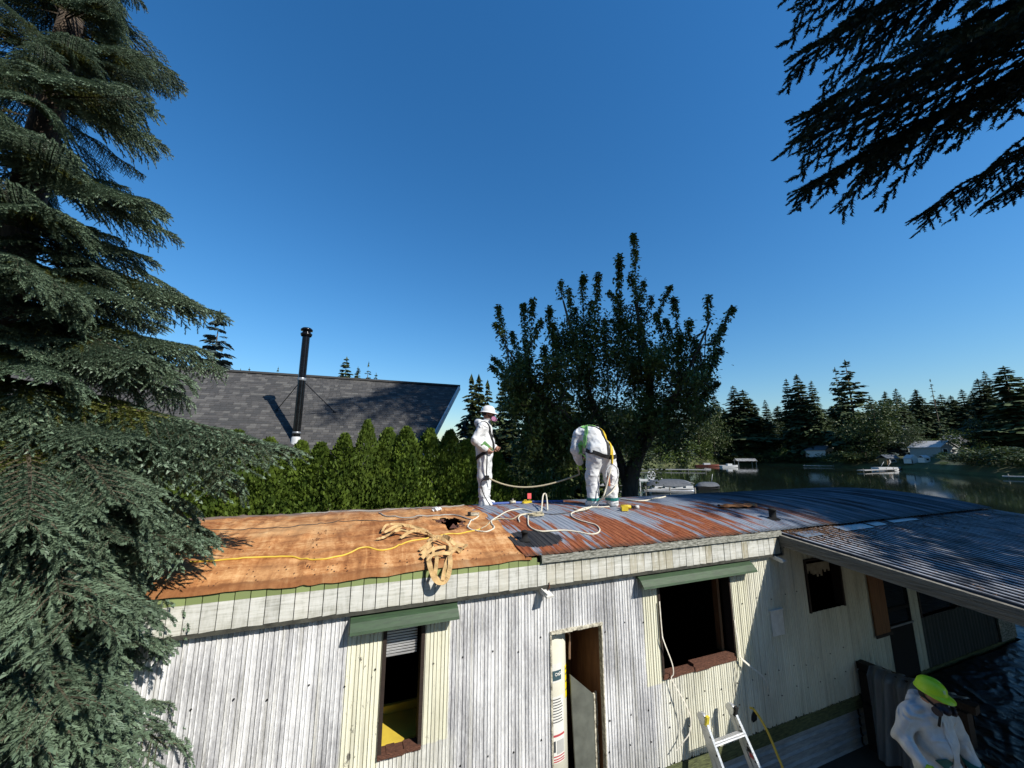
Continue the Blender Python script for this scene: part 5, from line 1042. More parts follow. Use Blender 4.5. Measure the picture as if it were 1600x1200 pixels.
# ---------------------------------------------------------------- unseen firs added behind and right of the camera to block skylight
BL = ['added sky-blocking fir behind the camera, leftmost of its row', 'tallest added sky-blocking fir behind the camera', 'added sky-blocking fir standing closest behind the camera', 'added sky-blocking fir right behind the camera', 'widest added sky-blocking fir, right of the camera', 'added sky-blocking fir past the tall hanging fir', 'added sky-blocking fir towards the lake, out of view', 'second added sky-blocking fir towards the lake, out of view']
for i, (bx, by, bh, br) in enumerate(((-15, -3, 24, 4.6), (-9, -8, 28, 5.2), (-1, -7.5, 20, 4.3), (6, -11, 24, 4.8), (11, -22, 30, 5.5), (21, 3, 26, 4.6), (25, 11, 24, 4.6), (33, 6, 26, 5))):
    o = thing('fir_tree', BL[i], 'tree', (bx, by, 0), i * 1.3, 'unseen firs added to block skylight')
    c = link('crown', CM['fir'][i % 3], o); c.scale = (br / 5.6, br / 5.6, bh / 30); t = link('trunk', MTR['fir'], o); t.scale = (1, 1, bh / 30)
# ================================================================ people: one continuous body surface each, from blended rounded limbs
def ssub(a, b): return a - b
class SDF:
    def __init__(s): s.it = []
    def cone(s, a, b, ra, rb, k=0.05): s.it.append(('c', np.array(a, float), np.array(b, float), ra, rb, k)); return s
    def chain(s, pts, rr, k=0.05):
        for i in range(len(pts) - 1): s.cone(pts[i], pts[i + 1], rr[i], rr[i + 1], k)
        return s
    def ell(s, c, r, k=0.05, rot=None): s.it.append(('e', np.array(c, float), np.array(r, float), rot, 0, k)); return s
    def __call__(s, P):
        d = None
        for t, a, b, x, y, k in s.it:
            if t == 'c':
                ab = b - a; l2 = max(ab @ ab, 1e-9); h = np.clip(((P - a) @ ab) / l2, 0, 1); q = P - a - h[:, None] * ab; e = np.sqrt((q * q).sum(1)) - (x + (y - x) * h)
            else:
                q = P - a
                if x is not None: q = q @ x
                e = (np.sqrt(((q / b) ** 2).sum(1)) - 1) * b.min()
            if d is None: d = e
            else: h = np.clip(0.5 + 0.5 * (d - e) / k, 0, 1); d = d * (1 - h) + e * h - k * h * (1 - h)
        return d
def folds(P, amp, seed=0.0):
    x, y, z = P[:, 0], P[:, 1], P[:, 2]
    return amp * (np.sin(z * 31 + 6 * np.sin(x * 9 + seed) + 4 * np.sin(y * 11)) * 0.5 + np.sin(x * 37 + z * 23 + 5 * np.sin(y * 13 + seed)) * 0.35 + np.sin(y * 41 - z * 47 + 4 * np.sin(x * 17)) * 0.3)
def nets(f, lo, hi, h):
    lo = np.array(lo, float); hi = np.array(hi, float); n = np.maximum(3, np.ceil((hi - lo) / h).astype(int) + 1); ax = [lo[i] + h * np.arange(n[i]) for i in range(3)]
    G = np.stack(np.meshgrid(*ax, indexing='ij'), -1); F = f(G.reshape(-1, 3)).reshape(n); c = n - 1
    cs = [F[i:i + c[0], j:j + c[1], k:k + c[2]] for i in (0, 1) for j in (0, 1) for k in (0, 1)]; mn = np.minimum.reduce(cs); mx = np.maximum.reduce(cs); act = (mn < 0) & (mx >= 0)
    acc = np.zeros((*c, 3)); cnt = np.zeros(c); off = [(i, j, k) for i in (0, 1) for j in (0, 1) for k in (0, 1)]
    for a in range(8):
        for b in range(a + 1, 8):
            d = np.array(off[b]) - np.array(off[a])
            if np.abs(d).sum() != 1: continue
            A, B = cs[a], cs[b]; m = (A < 0) != (B < 0); t = np.where(m, A / np.where(m, A - B, 1), 0); p = np.array(off[a]) + t[..., None] * d; acc += np.where(m[..., None], p, 0); cnt += m
    idx = -np.ones(c, int); idx[act] = np.arange(act.sum()); base = np.stack(np.nonzero(act), 1); v = lo + h * (base + acc[act] / cnt[act][:, None]); Q = []
    S = F < 0
    for ax_ in range(3):
        o1, o2 = [(1, 2), (2, 0), (0, 1)][ax_]; sl0 = [slice(1, -1)] * 3; sl1 = [slice(1, -1)] * 3; sl0[ax_] = slice(0, -1); sl1[ax_] = slice(1, None)
        a, b = S[tuple(sl0)], S[tuple(sl1)]; ii = np.stack(np.nonzero(a != b), 1)
        if not len(ii): continue
        ii2 = ii.copy(); ii2[:, o1] += 1; ii2[:, o2] += 1; flip = a[tuple(ii.T)]
        def I(d1, d2): q = ii2.copy(); q[:, o1] -= d1; q[:, o2] -= d2; return idx[tuple(q.T)]
        q = np.stack([I(1, 1), I(0, 1), I(0, 0), I(1, 0)], 1); q[~flip] = q[~flip][:, ::-1]; Q.append(q)
    return v, np.concatenate(Q)
def surface_pt(f, p, n=6):
    p = np.array([p], float)
    for _ in range(n):
        d = f(p)[0]; e = 1e-3; g = np.array([(f(p + np.eye(3)[i] * e)[0] - f(p - np.eye(3)[i] * e)[0]) / (2 * e) for i in range(3)]); g /= np.linalg.norm(g) + 1e-9; p = p - d * g
    return Vector(p[0]), Vector(g)
def strap(f, pts, wd, mat, parent, name='strap', off=0.006, th=0.006, k=4):
    P_ = []; N_ = []
    for q in smooth_path(pts, k): a, g = surface_pt(f, q); P_.append(a + g * off); N_.append(g)
    mb = MB(); mb.ribbon(P_, N_, wd, th); return mb.build(name, mat, parent)
def m_suit():
    n = NT('white_coverall_fabric'); f = n.noise(n.coord((1, 1, 1)), 9, 5, 0.65, 0.6); n.set(n.ramp(f, [(0.3, (0.52, 0.53, 0.53)), (0.7, (0.70, 0.71, 0.71))]), 0.6, 0, 0.35); o = n.n('ShaderNodeTexNoise', noise_type='RIDGED_MULTIFRACTAL'); n.l(n.coord((1, 1, 1.3)), o.inputs['Vector']); o.inputs['Scale'].default_value = 6; o.inputs['Detail'].default_value = 3; o.inputs['Distortion'].default_value = 1.0; n.bump(o.outputs['Fac'], 0.9, 0.045); return n.m
M_SUIT = m_suit()
M_SKIN = simple('skin', (0.36, 0.19, 0.13), (0.30, 0.15, 0.10), 0.5, 0, 12); M_STRAP = simple('black_webbing', (0.015, 0.015, 0.016), (0.01, 0.01, 0.01), 0.7, 0, 30)
M_HATW = simple('white_hard_hat', (0.74, 0.73, 0.70), (0.68, 0.67, 0.64), 0.3, 0, 6); M_HATL = simple('lime_hard_hat', (0.50, 0.84, 0.03), (0.45, 0.76, 0.03), 0.32, 0, 6)
M_MASK = simple('dark_respirator_rubber', (0.03, 0.024, 0.035), (0.02, 0.016, 0.022), 0.5, 0, 8); M_PINK = simple('pink_filter', (0.50, 0.22, 0.36), (0.42, 0.18, 0.30), 0.6, 0, 8)
M_TEAL = simple('teal_tape', (0.01, 0.16, 0.15), (0.008, 0.12, 0.11), 0.5, 0, 8); M_HIVIS = simple('pale_green_vest_mesh', (0.28, 0.62, 0.18), (0.20, 0.48, 0.12), 0.7, 0, 8); M_LIMEG = simple('lime_glove', (0.35, 0.60, 0.03), (0.28, 0.48, 0.02), 0.6, 0, 10)
M_YSTR = simple('yellow_lanyard', (0.65, 0.46, 0.02), (0.5, 0.34, 0.02), 0.6, 0, 8); M_GREEN2 = simple('green_sleeve_tape', (0.10, 0.26, 0.07), (0.07, 0.18, 0.05), 0.6, 0, 8); M_EYE = simple('eye_dark', (0.02, 0.015, 0.012), (0.02, 0.015, 0.012), 0.2, 0, 4); M_HAIR = simple('dark_hair', (0.02, 0.014, 0.01), (0.012, 0.009, 0.007), 0.6, 0, 20)
def body(f, lo, hi, h, parent, mats, pick=None, name='body'):
    v, q = nets(f, lo, hi, h); c = v[q].mean(1); mi = pick(c) if pick else None; return link(name, np_mesh(name, v, q, mats, mi, True), parent)
def rotm(ax, a): return np.array(Matrix.Rotation(a, 3, ax))
def hand(parent, wrist, d, palm_n, mat, curl=0.5, s=1.0, name='hand', th_side=1):
    """palm and five fingers: d = direction of the fingers, palm_n = out of the palm"""
    d = Vector(d).normalized(); pn = Vector(palm_n); pn = (pn - d * pn.dot(d)).normalized(); sd = d.cross(pn) * th_side; w_ = Vector(wrist); f = SDF()
    f.cone(w_, w_ + d * .05 * s, .030 * s, .036 * s, .02); f.cone(w_ + d * .05 * s - sd * .022 * s, w_ + d * .085 * s - sd * .026 * s, .020 * s, .016 * s, .02); f.cone(w_ + d * .05 * s + sd * .02 * s, w_ + d * .09 * s + sd * .026 * s, .022 * s, .016 * s, .02)
    for i, ln in enumerate((.072, .082, .076, .06)):
        b = w_ + d * .088 * s + sd * (.030 - .021 * i) * s; a1 = curl * .8; a2 = curl * 1.9; p1 = b + (d * math.cos(a1) + pn * math.sin(a1)) * ln * .45 * s; p2 = p1 + (d * math.cos(a2) + pn * math.sin(a2)) * ln * .55 * s; f.cone(b, p1, .0105 * s, .0095 * s, .006); f.cone(p1, p2, .0095 * s, .008 * s, .006)
    b = w_ + d * .025 * s + sd * .03 * s; p1 = b + (d * .6 + sd * .7 + pn * .2).normalized() * .04 * s; p2 = p1 + (d * .9 + pn * .5 * curl).normalized() * .034 * s; f.cone(b, p1, .015 * s, .012 * s, .012); f.cone(p1, p2, .012 * s, .009 * s, .006)
    c = w_ + d * .08 * s; v, q = nets(f, c - Vector((.15, .15, .15)) * s, c + Vector((.15, .15, .15)) * s, .0052 * s); return link(name, np_mesh(name, v, q, mat, None, True), parent)
def helmet(parent, c, up, fwd, mat, full=False, s=1.0):
    up = Vector(up).normalized(); fwd = Vector(fwd); fwd = (fwd - up * fwd.dot(up)).normalized(); lt = up.cross(fwd); M = Matrix(((fwd.x, lt.x, up.x, c[0]), (fwd.y, lt.y, up.y, c[1]), (fwd.z, lt.z, up.z, c[2]), (0, 0, 0, 1)))
    n, m = 32, 9; vs = []; fs = []
    for j in range(m + 1):
        a = j / m * math.pi / 2
        for i in range(n):
            t = 2 * math.pi * i / n; rx, ry = .128 * s, .106 * s; z = .122 * s * math.sin(a); k = math.cos(a) ** .8; rid = 1 + .03 * (abs(math.sin(t)) < .22) * (a > .4)
            vs.append(M @ Vector((rx * k * math.cos(t) * rid, ry * k * math.sin(t) * rid, z * rid)))
    for j in range(m):
        for i in range(n): a, b = j * n + i, j * n + (i + 1) % n; fs.append((a, b, b + n, a + n))
    mb = MB(); mb.add(vs, fs, 0, True); h = mb.build('hard_hat', mat, parent); vs = []; fs = []
    for i in range(n):
        t = 2 * math.pi * i / n; fr = max(0, math.cos(t)) ** 1.5; e = (.034 if full else .010) + (.026 if full else .052) * fr; rx, ry = .128 * s, .106 * s; nx, ny = math.cos(t), math.sin(t)
        for r_, z in ((0.0, .008), (e * s, -.012 - .012 * fr), (e * s, -.017 - .012 * fr), (-.004, .0)): vs.append(M @ Vector((rx * nx + r_ * nx, ry * ny + r_ * ny * .9, z * s)))
    for i in range(n):
        for k in range(3): a, b = 4 * i + k, 4 * ((i + 1) % n) + k; fs.append((a, b, b + 1, a + 1))
    mb = MB(); mb.add(vs, fs, 0, True); mb.build('brim', mat, h); return h, M
def respirator(parent, c, fwd, up, s=1.0, filt=None):
    fwd = Vector(fwd).normalized(); up = Vector(up); up = (up - fwd * up.dot(fwd)).normalized(); lt = up.cross(fwd); c = Vector(c); f = SDF(); f.cone(c - fwd * .02 * s, c + fwd * .035 * s, .055 * s, .035 * s, .02)
    for sg in (-1, 1): f.cone(c + lt * sg * .03 * s, c + lt * sg * .062 * s + fwd * .02 * s - up * .012 * s, .022 * s, .024 * s, .015)
    v, q = nets(f, c - Vector((.14, .14, .14)) * s, c + Vector((.14, .14, .14)) * s, .007 * s); r_ = link('respirator', np_mesh('respirator', v, q, M_MASK, None, True), parent)
    for sg in (-1, 1):
        a = c + lt * sg * .07 * s + fwd * .02 * s - up * .012 * s; b = a + lt * sg * .022 * s + fwd * .008 * s; mb = MB(); mb.tube([a, b], .042 * s, 14); mb.build('filter', filt or M_PINK, r_)
    return r_
# ---------------------------------------------------------------- worker standing at the back of the roof, in profile facing right
u1, v1_ = 2.17, 6.80; P1 = T(u1, v1_, roofz(v1_) + 0.014)
W1_ = thing('person', 'worker in white coverall, white hard hat and pink-filter respirator standing in profile on the roof', 'person', P1, R(-6))
B = SDF()
B.chain([(0.0, -.085, .09), (-.015, -.085, .48), (-.01, -.08, .86)], [.078, .098, .125], .05); B.chain([(.0, .085, .09), (.01, .09, .48), (-.005, .08, .86)], [.078, .098, .125], .05)
B.cone((-.03, -.09, .03), (.12, -.095, .02), .062, .048, .04); B.cone((-.02, .09, .03), (.13, .095, .02), .062, .048, .04)
B.chain([(-.01, 0, .92), (.0, 0, 1.10), (-.02, 0, 1.32)], [.150, .150, .145], .08); B.cone((-.02, -.10, 1.36), (-.02, .10, 1.36), .095, .095, .08); B.cone((-.02, -.06, 1.0), (-.02, .06, 1.0), .135, .135, .06)
B.chain([(-.03, -.18, 1.37), (-.13, -.235, 1.12), (.05, -.215, .985)], [.085, .076, .062], .05); B.chain([(-.02, .18, 1.37), (-.04, .24, 1.12), (.14, .20, 1.02)], [.085, .074, .06], .05)
B.cone((-.01, 0, 1.42), (.03, 0, 1.52), .075, .06, .05); B.chain([(-.10, -.06, 1.47), (-.14, 0, 1.46), (-.10, .06, 1.47)], [.05, .06, .05], .04); B.cone((-.08, 0, 1.43), (-.13, 0, 1.47), .07, .05, .05)
B.ell((.055, 0, 1.605), (.098, .078, .118), .03); B.cone((.13, 0, 1.57), (.155, 0, 1.565), .022, .016, .03)
fB = lambda P: B(P) + (folds(P, 0.004) + folds(P * .6, .007, 3.)) * np.clip((1.5 - P[:, 2]) * 10, 0, 1)
def pick1(c): return (c[:, 2] > 1.535).astype(int) * (c[:, 0] > -.06)
body(fB, (-.36, -.42, -.08), (.36, .42, 1.78), .0165, W1_, [M_SUIT, M_SKIN], pick1)
hd, _ = helmet(W1_, (.05, 0, 1.655), (.12, 0, 1), (1, 0, -.12), M_HATW, True); respirator(W1_, (.145, 0, 1.545), (1, 0, -.35), (.3, 0, 1))
for sg in (-1, 1): mb = MB(); mb.tube([(.135, sg * .032, 1.625), (.15, sg * .032, 1.622)], .012, 8); mb.build('eye', M_EYE, W1_)
mb = MB(); mb.tube(smooth_path([(.045, -.077, 1.63), (.04, -.086, 1.60), (.05, -.080, 1.575)]), .013, 6); mb.build('ear', M_SKIN, W1_)
mb = MB(); mb.lathe([(.088, -.05), (.092, 0.0), (.085, .04)], 16, (.02, 0, 1.635), a0=1.2, a1=5.08); mb.build('hair', M_HAIR, W1_)
mb = MB(); mb.tube(smooth_path([(.14, -.05, 1.55), (.06, -.084, 1.58), (-.03, -.06, 1.60)]), .008, 5); mb.build('mask_strap', M_STRAP, W1_)
hand(W1_, (.055, -.215, .98), (.75, .10, -.66), (.4, .9, .1), M_SKIN, .7); hand(W1_, (.15, .195, 1.015), (.8, -.4, -.4), (.2, -.9, .1), M_SKIN, .6)
strap(fB, [(-.13, -.10, 1.33), (-.02, -.12, 1.46), (.07, -.10, 1.36), (.13, -.10, 1.20), (.135, -.05, 1.08), (.12, -.02, .98)], .045, M_STRAP, W1_); strap(fB, [(-.13, .10, 1.33), (-.02, .12, 1.46), (.07, .10, 1.36), (.13, .08, 1.20), (.13, .04, 1.08), (.12, .03, .98)], .045, M_STRAP, W1_)
strap(fB, [(.11, -.06, .98), (.02, -.2, .91), (-.10, -.2, .84), (-.14, -.08, .80)], .055, M_STRAP, W1_, 'thigh_strap'); strap(fB, [(.11, .06, .98), (.02, .2, .91), (-.10, .2, .84), (-.14, .08, .80)], .055, M_STRAP, W1_, 'thigh_strap')
strap(fB, [(.14, -.1, 1.22), (.16, 0, 1.21), (.14, .1, 1.22)], .04, M_STRAP, W1_, 'chest_strap')
strap(fB, [(.02, -.27, 1.06), (-.02, -.29, 1.05), (.03, -.18, 1.07)], .02, M_GREEN2, W1_, 'sleeve_tape'); mb = MB(); mb.bar((.02, -.262, 1.10), (.16, -.20, .955), .02, .055); mb.build('green_sling', M_GREEN2, W1_)
mb = MB(); mb.tube(smooth_path([(.075, -.245, .96), (.08, -.25, .80), (.07, -.22, .60), (.075, -.21, .50)]), .012, 6); mb.box((.04, -.24, .44), (.11, -.18, .52)); mb.tube(smooth_path([(.06, -.2, .47), (-.03, -.21, .40), (.02, -.2, .2), (.14, -.2, .01)]), .009, 5); mb.build('hanging_lanyard', M_STRAP, W1_)
for sg in (-1, 1): strap(fB, [(-.08, sg * .09, .15), (0, sg * .175, .15), (.08, sg * .09, .15), (0.0, sg * .0, .15)], .02, M_SUIT, W1_, 'boot_cuff')
# ---------------------------------------------------------------- worker bent over, seen from behind
u2, v2_ = 3.86, 5.66; P2 = T(u2, v2_, roofz(v2_) + 0.014)
W2_ = thing('person', 'worker in white coverall and harness bent over with back to the camera, yellow strap hanging', 'person', P2, ANG - 0.16)
B2 = SDF()
B2.chain([(-.15, .0, .09), (-.145, .02, .47), (-.10, -.02, .80)], [.095, .112, .145], .05); B2.chain([(.17, -.05, .09), (.175, -.02, .47), (.11, -.03, .80)], [.095, .112, .145], .05)
B2.cone((-.16, -.02, .045), (-.19, .14, .03), .066, .055, .04); B2.cone((.18, -.08, .045), (.19, .10, .03), .066, .055, .04)
B2.cone((-.09, -.03, .88), (.09, -.03, .88), .155, .155, .08); B2.chain([(-.02, -.03, .93), (-.05, .15, 1.12), (-.08, .33, 1.20)], [.185, .20, .17], .09); B2.cone((-.22, .30, 1.18), (.12, .30, 1.18), .12, .12, .09)
B2.chain([(-.27, .28, 1.19), (-.33, .25, .93), (-.24, .36, .72)], [.10, .088, .07], .05); B2.chain([(.15, .30, 1.17), (.16, .40, .90), (.06, .52, .72)], [.095, .08, .065], .05)
B2.cone((-.09, .40, 1.15), (-.11, .50, 1.02), .08, .075, .05); B2.ell((-.11, .56, .95), (.085, .11, .105), .03)
fB2 = lambda P: B2(P) + (folds(P, 0.005, 2.0) + folds(P * .6, .010, 5.))
def pick2(c): return ((c[:, 1] > .50) & (c[:, 2] > .82) & (np.abs(c[:, 0] + .11) < .12)).astype(int)
body(fB2, (-.52, -.30, -.06), (.42, .76, 1.46), .0165, W2_, [M_SUIT, M_SKIN], pick2)
helmet(W2_, (-.11, .60, .985), (0, .75, .35), (0, .5, -.86), M_HATW, True); respirator(W2_, (-.11, .62, .84), (0, .5, -.86), (0, .86, .4))
hand(W2_, (-.245, .37, .70), (.2, .35, -.9), (.9, .2, .1), M_LIMEG, .6); hand(W2_, (.05, .53, .70), (-.2, .2, -.9), (-.9, .1, 0), M_LIMEG, .6)
strap(fB2, [(-.26, .0, .92), (-.14, -.18, .87), (.0, -.22, .82), (.12, -.22, .80), (.25, -.1, .84), (.27, .02, .90)], .065, M_STRAP, W2_, 'waist_belt')
strap(fB2, [(-.18, .28, 1.34), (-.05, .12, 1.30), (.03, -.02, 1.16), (.05, -.16, 1.0), (.06, -.22, .85)], .045, M_STRAP, W2_); strap(fB2, [(.10, .28, 1.32), (.06, .12, 1.30), (.05, -.02, 1.16)], .045, M_STRAP, W2_)
strap(fB2, [(.04, .06, 1.28), (.08, -.05, 1.18), (.12, -.14, 1.06), (.12, -.20, .94), (.11, -.22, .84)], .05, M_YSTR, W2_, 'yellow_strap', .014); mb = MB(); mb.bar((.11, -.235, .84), (.10, -.235, .70), .05, .02); mb.build('shock_pack', M_YSTR, W2_)
strap(fB2, [(-.20, .26, 1.36), (-.15, .10, 1.26), (-.22, .04, 1.10), (-.24, .06, .96)], .075, M_HIVIS, W2_, 'vest_strip'); strap(fB2, [(-.26, .12, 1.05), (-.30, .2, .95), (-.26, .1, .80)], .09, M_HIVIS, W2_, 'vest_tail'); strap(fB2, [(-.18, .20, 1.36), (-.06, .18, 1.36), (.02, .20, 1.35)], .05, M_HIVIS, W2_, 'vest_collar')
for x, y in ((-.15, 0), (.17, -.05)): strap(fB2, [(x - .1, y, .12), (x, y - .12, .12), (x + .1, y, .12), (x, y + .12, .12), (x - .1, y, .12)], .045, M_TEAL, W2_, 'ankle_tape')
mb = MB(); mb.tube(smooth_path([(.10, -.235, .70), (.02, -.22, .62), (.0, -.2, .52), (.02, -.2, .42), (.12, -.22, .36), (.2, -.22, .48), (.19, -.24, .62), (.1, -.25, .7)]), .011, 6); mb.build('rope_loop', M_SUIT, W2_)
mb = MB(); mb.bar((.04, -.2, .5), (.05, -.2, .34), .05, .03); mb.build('orange_grip', simple('orange_grip', (.42, .13, .06), (.3, .1, .05), .6), W2_)
# ---------------------------------------------------------------- worker in the lime helmet, low at the bottom right
W3P = Vector((4.17, 4.38, 0.28)); W3_ = thing('person', 'worker in white coverall and lime green hard hat looking down in the shade', 'person', W3P, R(268))
W3_.scale = (.93, .93, .93)
B3 = SDF()
B3.chain([(.02, -.11, .09), (.02, -.11, .48), (.0, -.09, .86)], [.085, .10, .135], .05); B3.chain([(.02, .11, .09), (.02, .11, .48), (.0, .09, .86)], [.085, .10, .135], .05); B3.cone((0, -.12, .035), (.16, -.13, .03), .06, .05, .04); B3.cone((0, .12, .035), (.16, .13, .03), .06, .05, .04)
B3.chain([(-.01, 0, .92), (.02, 0, 1.12), (.0, 0, 1.32)], [.15, .16, .15], .08); B3.cone((-.01, -.15, 1.37), (-.01, .15, 1.37), .10, .10, .08); B3.chain([(-.01, .20, 1.35), (-.01, .29, 1.10), (.09, .31, .88)], [.088, .076, .06], .03); B3.chain([(-.01, -.20, 1.35), (-.03, -.30, 1.13), (.17, -.30, 1.02)], [.088, .078, .06], .03)
B3.cone((.0, 0, 1.42), (.06, 0, 1.52), .085, .065, .05); B3.chain([(-.07, -.08, 1.46), (-.12, 0, 1.46), (-.07, .08, 1.46)], [.055, .06, .055], .04); B3.ell((.085, 0, 1.585), (.098, .08, .118), .03); B3.cone((.165, 0, 1.555), (.185, 0, 1.54), .022, .016, .03)
fB3 = lambda P: B3(P) + (folds(P, 0.006, 4.0) + folds(P * .55, .011, 1.0)) * np.clip((1.5 - P[:, 2]) * 10, 0, 1)
body(fB3, (-.40, -.5, -.06), (.46, .5, 1.78), .0155, W3_, [M_SUIT, M_SKIN], lambda c: (c[:, 2] > 1.52).astype(int) * (c[:, 0] > -.04))
H3, M3 = helmet(W3_, (.075, 0, 1.635), (.22, .06, 1), (.8, .5, -.2), M_HATL, False, 0.98); respirator(W3_, (.175, 0, 1.515), (1, 0, -.5), (.4, 0, 1), 1.0, M_MASK)
for sg in (-1, 1): mb = MB(); mb.tube([(.168, sg * .033, 1.60), (.182, sg * .033, 1.595)], .012, 8); mb.build('eye', M_EYE, W3_)
mb = MB(); mb.lathe([(.09, -.05), (.095, 0.0), (.088, .05)], 16, (.055, 0, 1.60), a0=1.2, a1=5.08); mb.build('hair', M_HAIR, W3_)
mb = MB(); mb.tube(smooth_path([(.16, .06, 1.52), (.10, .09, 1.56), (.02, .08, 1.58)]), .009, 5); mb.build('mask_strap', M_STRAP, W3_); mb = MB(); mb.tube(smooth_path([(.16, -.06, 1.52), (.10, -.09, 1.56), (.02, -.08, 1.58)]), .009, 5); mb.build('mask_strap', M_STRAP, W3_); mb = MB(); mb.tube(smooth_path([(.17, -.03, 1.47), (.17, -.05, 1.40), (.16, -.06, 1.34)]), .012, 5); mb.build('mask_strap', M_STRAP, W3_)
hand(W3_, (.095, .31, .865), (.4, .05, -.9), (.2, -.9, 0), M_LIMEG, .6); hand(W3_, (.185, -.30, 1.01), (.85, .1, -.5), (.2, .9, -.2), M_LIMEG, .8)
strap(fB3, [(.0, .31, .96), (.06, .39, .95), (.14, .31, .93), (.07, .23, .95), (.0, .31, .96)], .06, M_TEAL, W3_, 'wrist_tape'); strap(fB3, [(.14, -.02, 1.06), (.16, -.06, 1.02), (.15, -.10, .98)], .10, M_TEAL, W3_, 'teal_patch')
mb = MB(); P__ = [surface_pt(fB3, (.2, .0, z)) for z in (1.38, 1.28, 1.18, 1.08, .98, .88)]; mb.ribbon([a + g * .004 for a, g in P__], [g for a, g in P__], .03, .004); mb.build('zip_flap', M_SUIT, W3_)
M_STK = simple('blue_sticker', (.02, .03, .07), (.02, .03, .07), .5); M_STW = simple('white_sticker', (.7, .72, .72), (.6, .62, .62), .5)
def sticker(t, a, w_, h, mats, nm):
    def P(tt, aa, k): kk = math.cos(aa) ** .8; return M3 @ Vector((.128 * .985 * k * kk * math.cos(tt), .106 * .985 * k * kk * math.sin(tt), .122 * .985 * k * math.sin(aa)))
    mb = MB(); vs = []; fs = []; n = 5
    for j in range(n):
        for i in range(n): vs.append(P(t + w_ * (i / (n - 1) - .5), a + h * (j / (n - 1) - .5), 1.03))
    for j in range(n - 1):
        for i in range(n - 1): q = j * n + i; fs.append((q, q + 1, q + n + 1, q + n))
    mb.add(vs, fs, 0, True); s = mb.build(nm, mats, H3); return s
sticker(1.35, .30, .55, .40, M_STK, 'sticker'); sticker(-.45, .50, .28, .25, simple('pale_logo', (.45, .66, .30), (.42, .62, .25), .5), 'logo')
mb = MB(); P_ = lambda tt, aa: M3 @ Vector((.128 * 1.03 * math.cos(aa) ** .8 * math.cos(tt), .106 * 1.03 * math.cos(aa) ** .8 * math.sin(tt), .122 * 1.03 * math.sin(aa)))
mb.ribbon([P_(1.20, .36), P_(1.35, .40), P_(1.50, .34), P_(1.40, .27), P_(1.25, .25)], [(P_(1.35, .3) - M3.translation).normalized()] * 5, .014, .002); mb.build('sticker_mark', M_STW, H3)
# ================================================================ ropes, cords and tools on the roof
def m_rope(name, c1, c2):
    n = NT(name); w_ = n.n('ShaderNodeTexWave', wave_type='BANDS', bands_direction='DIAGONAL'); n.l(n.coord(), w_.inputs[0]); w_.inputs['Scale'].default_value = 38; w_.inputs['Distortion'].default_value = 1.5
    n.set(n.ramp(w_.outputs['Fac'], [(0.2, c2), (0.6, c1)]), 0.85, 0, 0.2); n.bump(w_.outputs['Fac'], 0.6, 0.004); return n.m
M_ROPE = m_rope('white_twisted_rope', (0.72, 0.68, 0.56), (0.48, 0.44, 0.34)); M_ROPEG = m_rope('grey_dirty_rope', (0.42, 0.40, 0.36), (0.22, 0.21, 0.19)); M_ROPET = m_rope('tan_rope', (0.50, 0.44, 0.30), (0.30, 0.26, 0.17))
M_CORD = simple('yellow_power_cord', (0.66, 0.47, 0.06), (0.52, 0.36, 0.05), 0.5, 0, 8); M_WIRE = simple('dark_thin_wire', (0.05, 0.045, 0.04), (0.03, 0.028, 0.025), 0.6, 0, 8)
def line(name, px, r, mat, label, cat, lift=0.0, k=5, n=7):
    uv = smooth_path([Vector((*roof_uv(p[0], p[1]), p[2] if len(p) > 2 else 0.0)) for p in px], k * 2)
    pts = [T(q.x, q.y, (felt_z(q.x, q.y) if q.x < 1.76 else roofz(q.y) + 0.018) + r * .8 + lift + q.z) for q in uv]; mb = MB(); mb.tube(pts, r, n); o = mb.build(name, mat); return tag(o, label, cat)
line('rope', [(748, 808), (738, 814), (731.5, 822), (732, 827), (741, 830), (752, 833), (760, 834), (769, 831), (772, 827), (768, 822), (769, 816), (780, 809), (792, 802), (803, 799), (816, 798), (828, 801), (838, 803), (846, 803.5, .02)], 0.0095, M_ROPE, 'white rope snaking from the torn hole to the coil on the metal roof', 'rope')
line('rope', [(812, 818), (810, 813), (814, 808), (824, 807), (825, 815), (826, 824), (833, 830), (845, 833.5), (860, 833), (880, 832), (900, 834), (922, 838), (934, 836), (937, 830), (930, 823), (916, 819), (903, 815), (894, 810), (893, 805), (903, 801), (914, 799), (921, 796)], 0.0100, M_ROPE, 'thick white rope looping in a wide bend before the bent-over worker', 'rope')
line('rope', [(896, 797), (904, 799.5), (912, 797), (924, 795), (940, 795), (952, 794)], 0.0105, M_ROPE, 'short white rope end lying between the boots of the bent-over worker', 'rope')
line('rope', [(969, 782), (985, 784), (1000, 785), (1012, 784), (1022, 781), (1032, 780), (1040, 778)], 0.013, M_ROPE, 'white rope lying on the metal roof right of the bent-over worker', 'rope')
line('rope', [(846, 803, .01), (847, 797, .07), (849, 791.5, .16), (853, 791, .17), (855, 796, .09), (855.5, 800, .0)], 0.0125, M_ROPE, 'stiff loop of white rope standing up by the coil', 'rope')
line('rope', [(592, 803), (602, 807), (615, 809), (640, 810), (665, 809), (690, 808), (705, 806), (718, 808), (730, 812), (739, 815)], 0.010, M_ROPEG, 'grey dirty rope crossing the orange board above the torn hole', 'rope')
pts = []
for a in range(60):
    t = a / 59 * 2 * math.pi * 3.2; c_ = on_roof(838, 808.5); rr = 0.085 + 0.012 * math.sin(a * 1.7); pts.append(c_ + U * rr * 1.25 * math.cos(t) + V * rr * math.sin(t) + Z * (0.03 + 0.022 * a / 59))
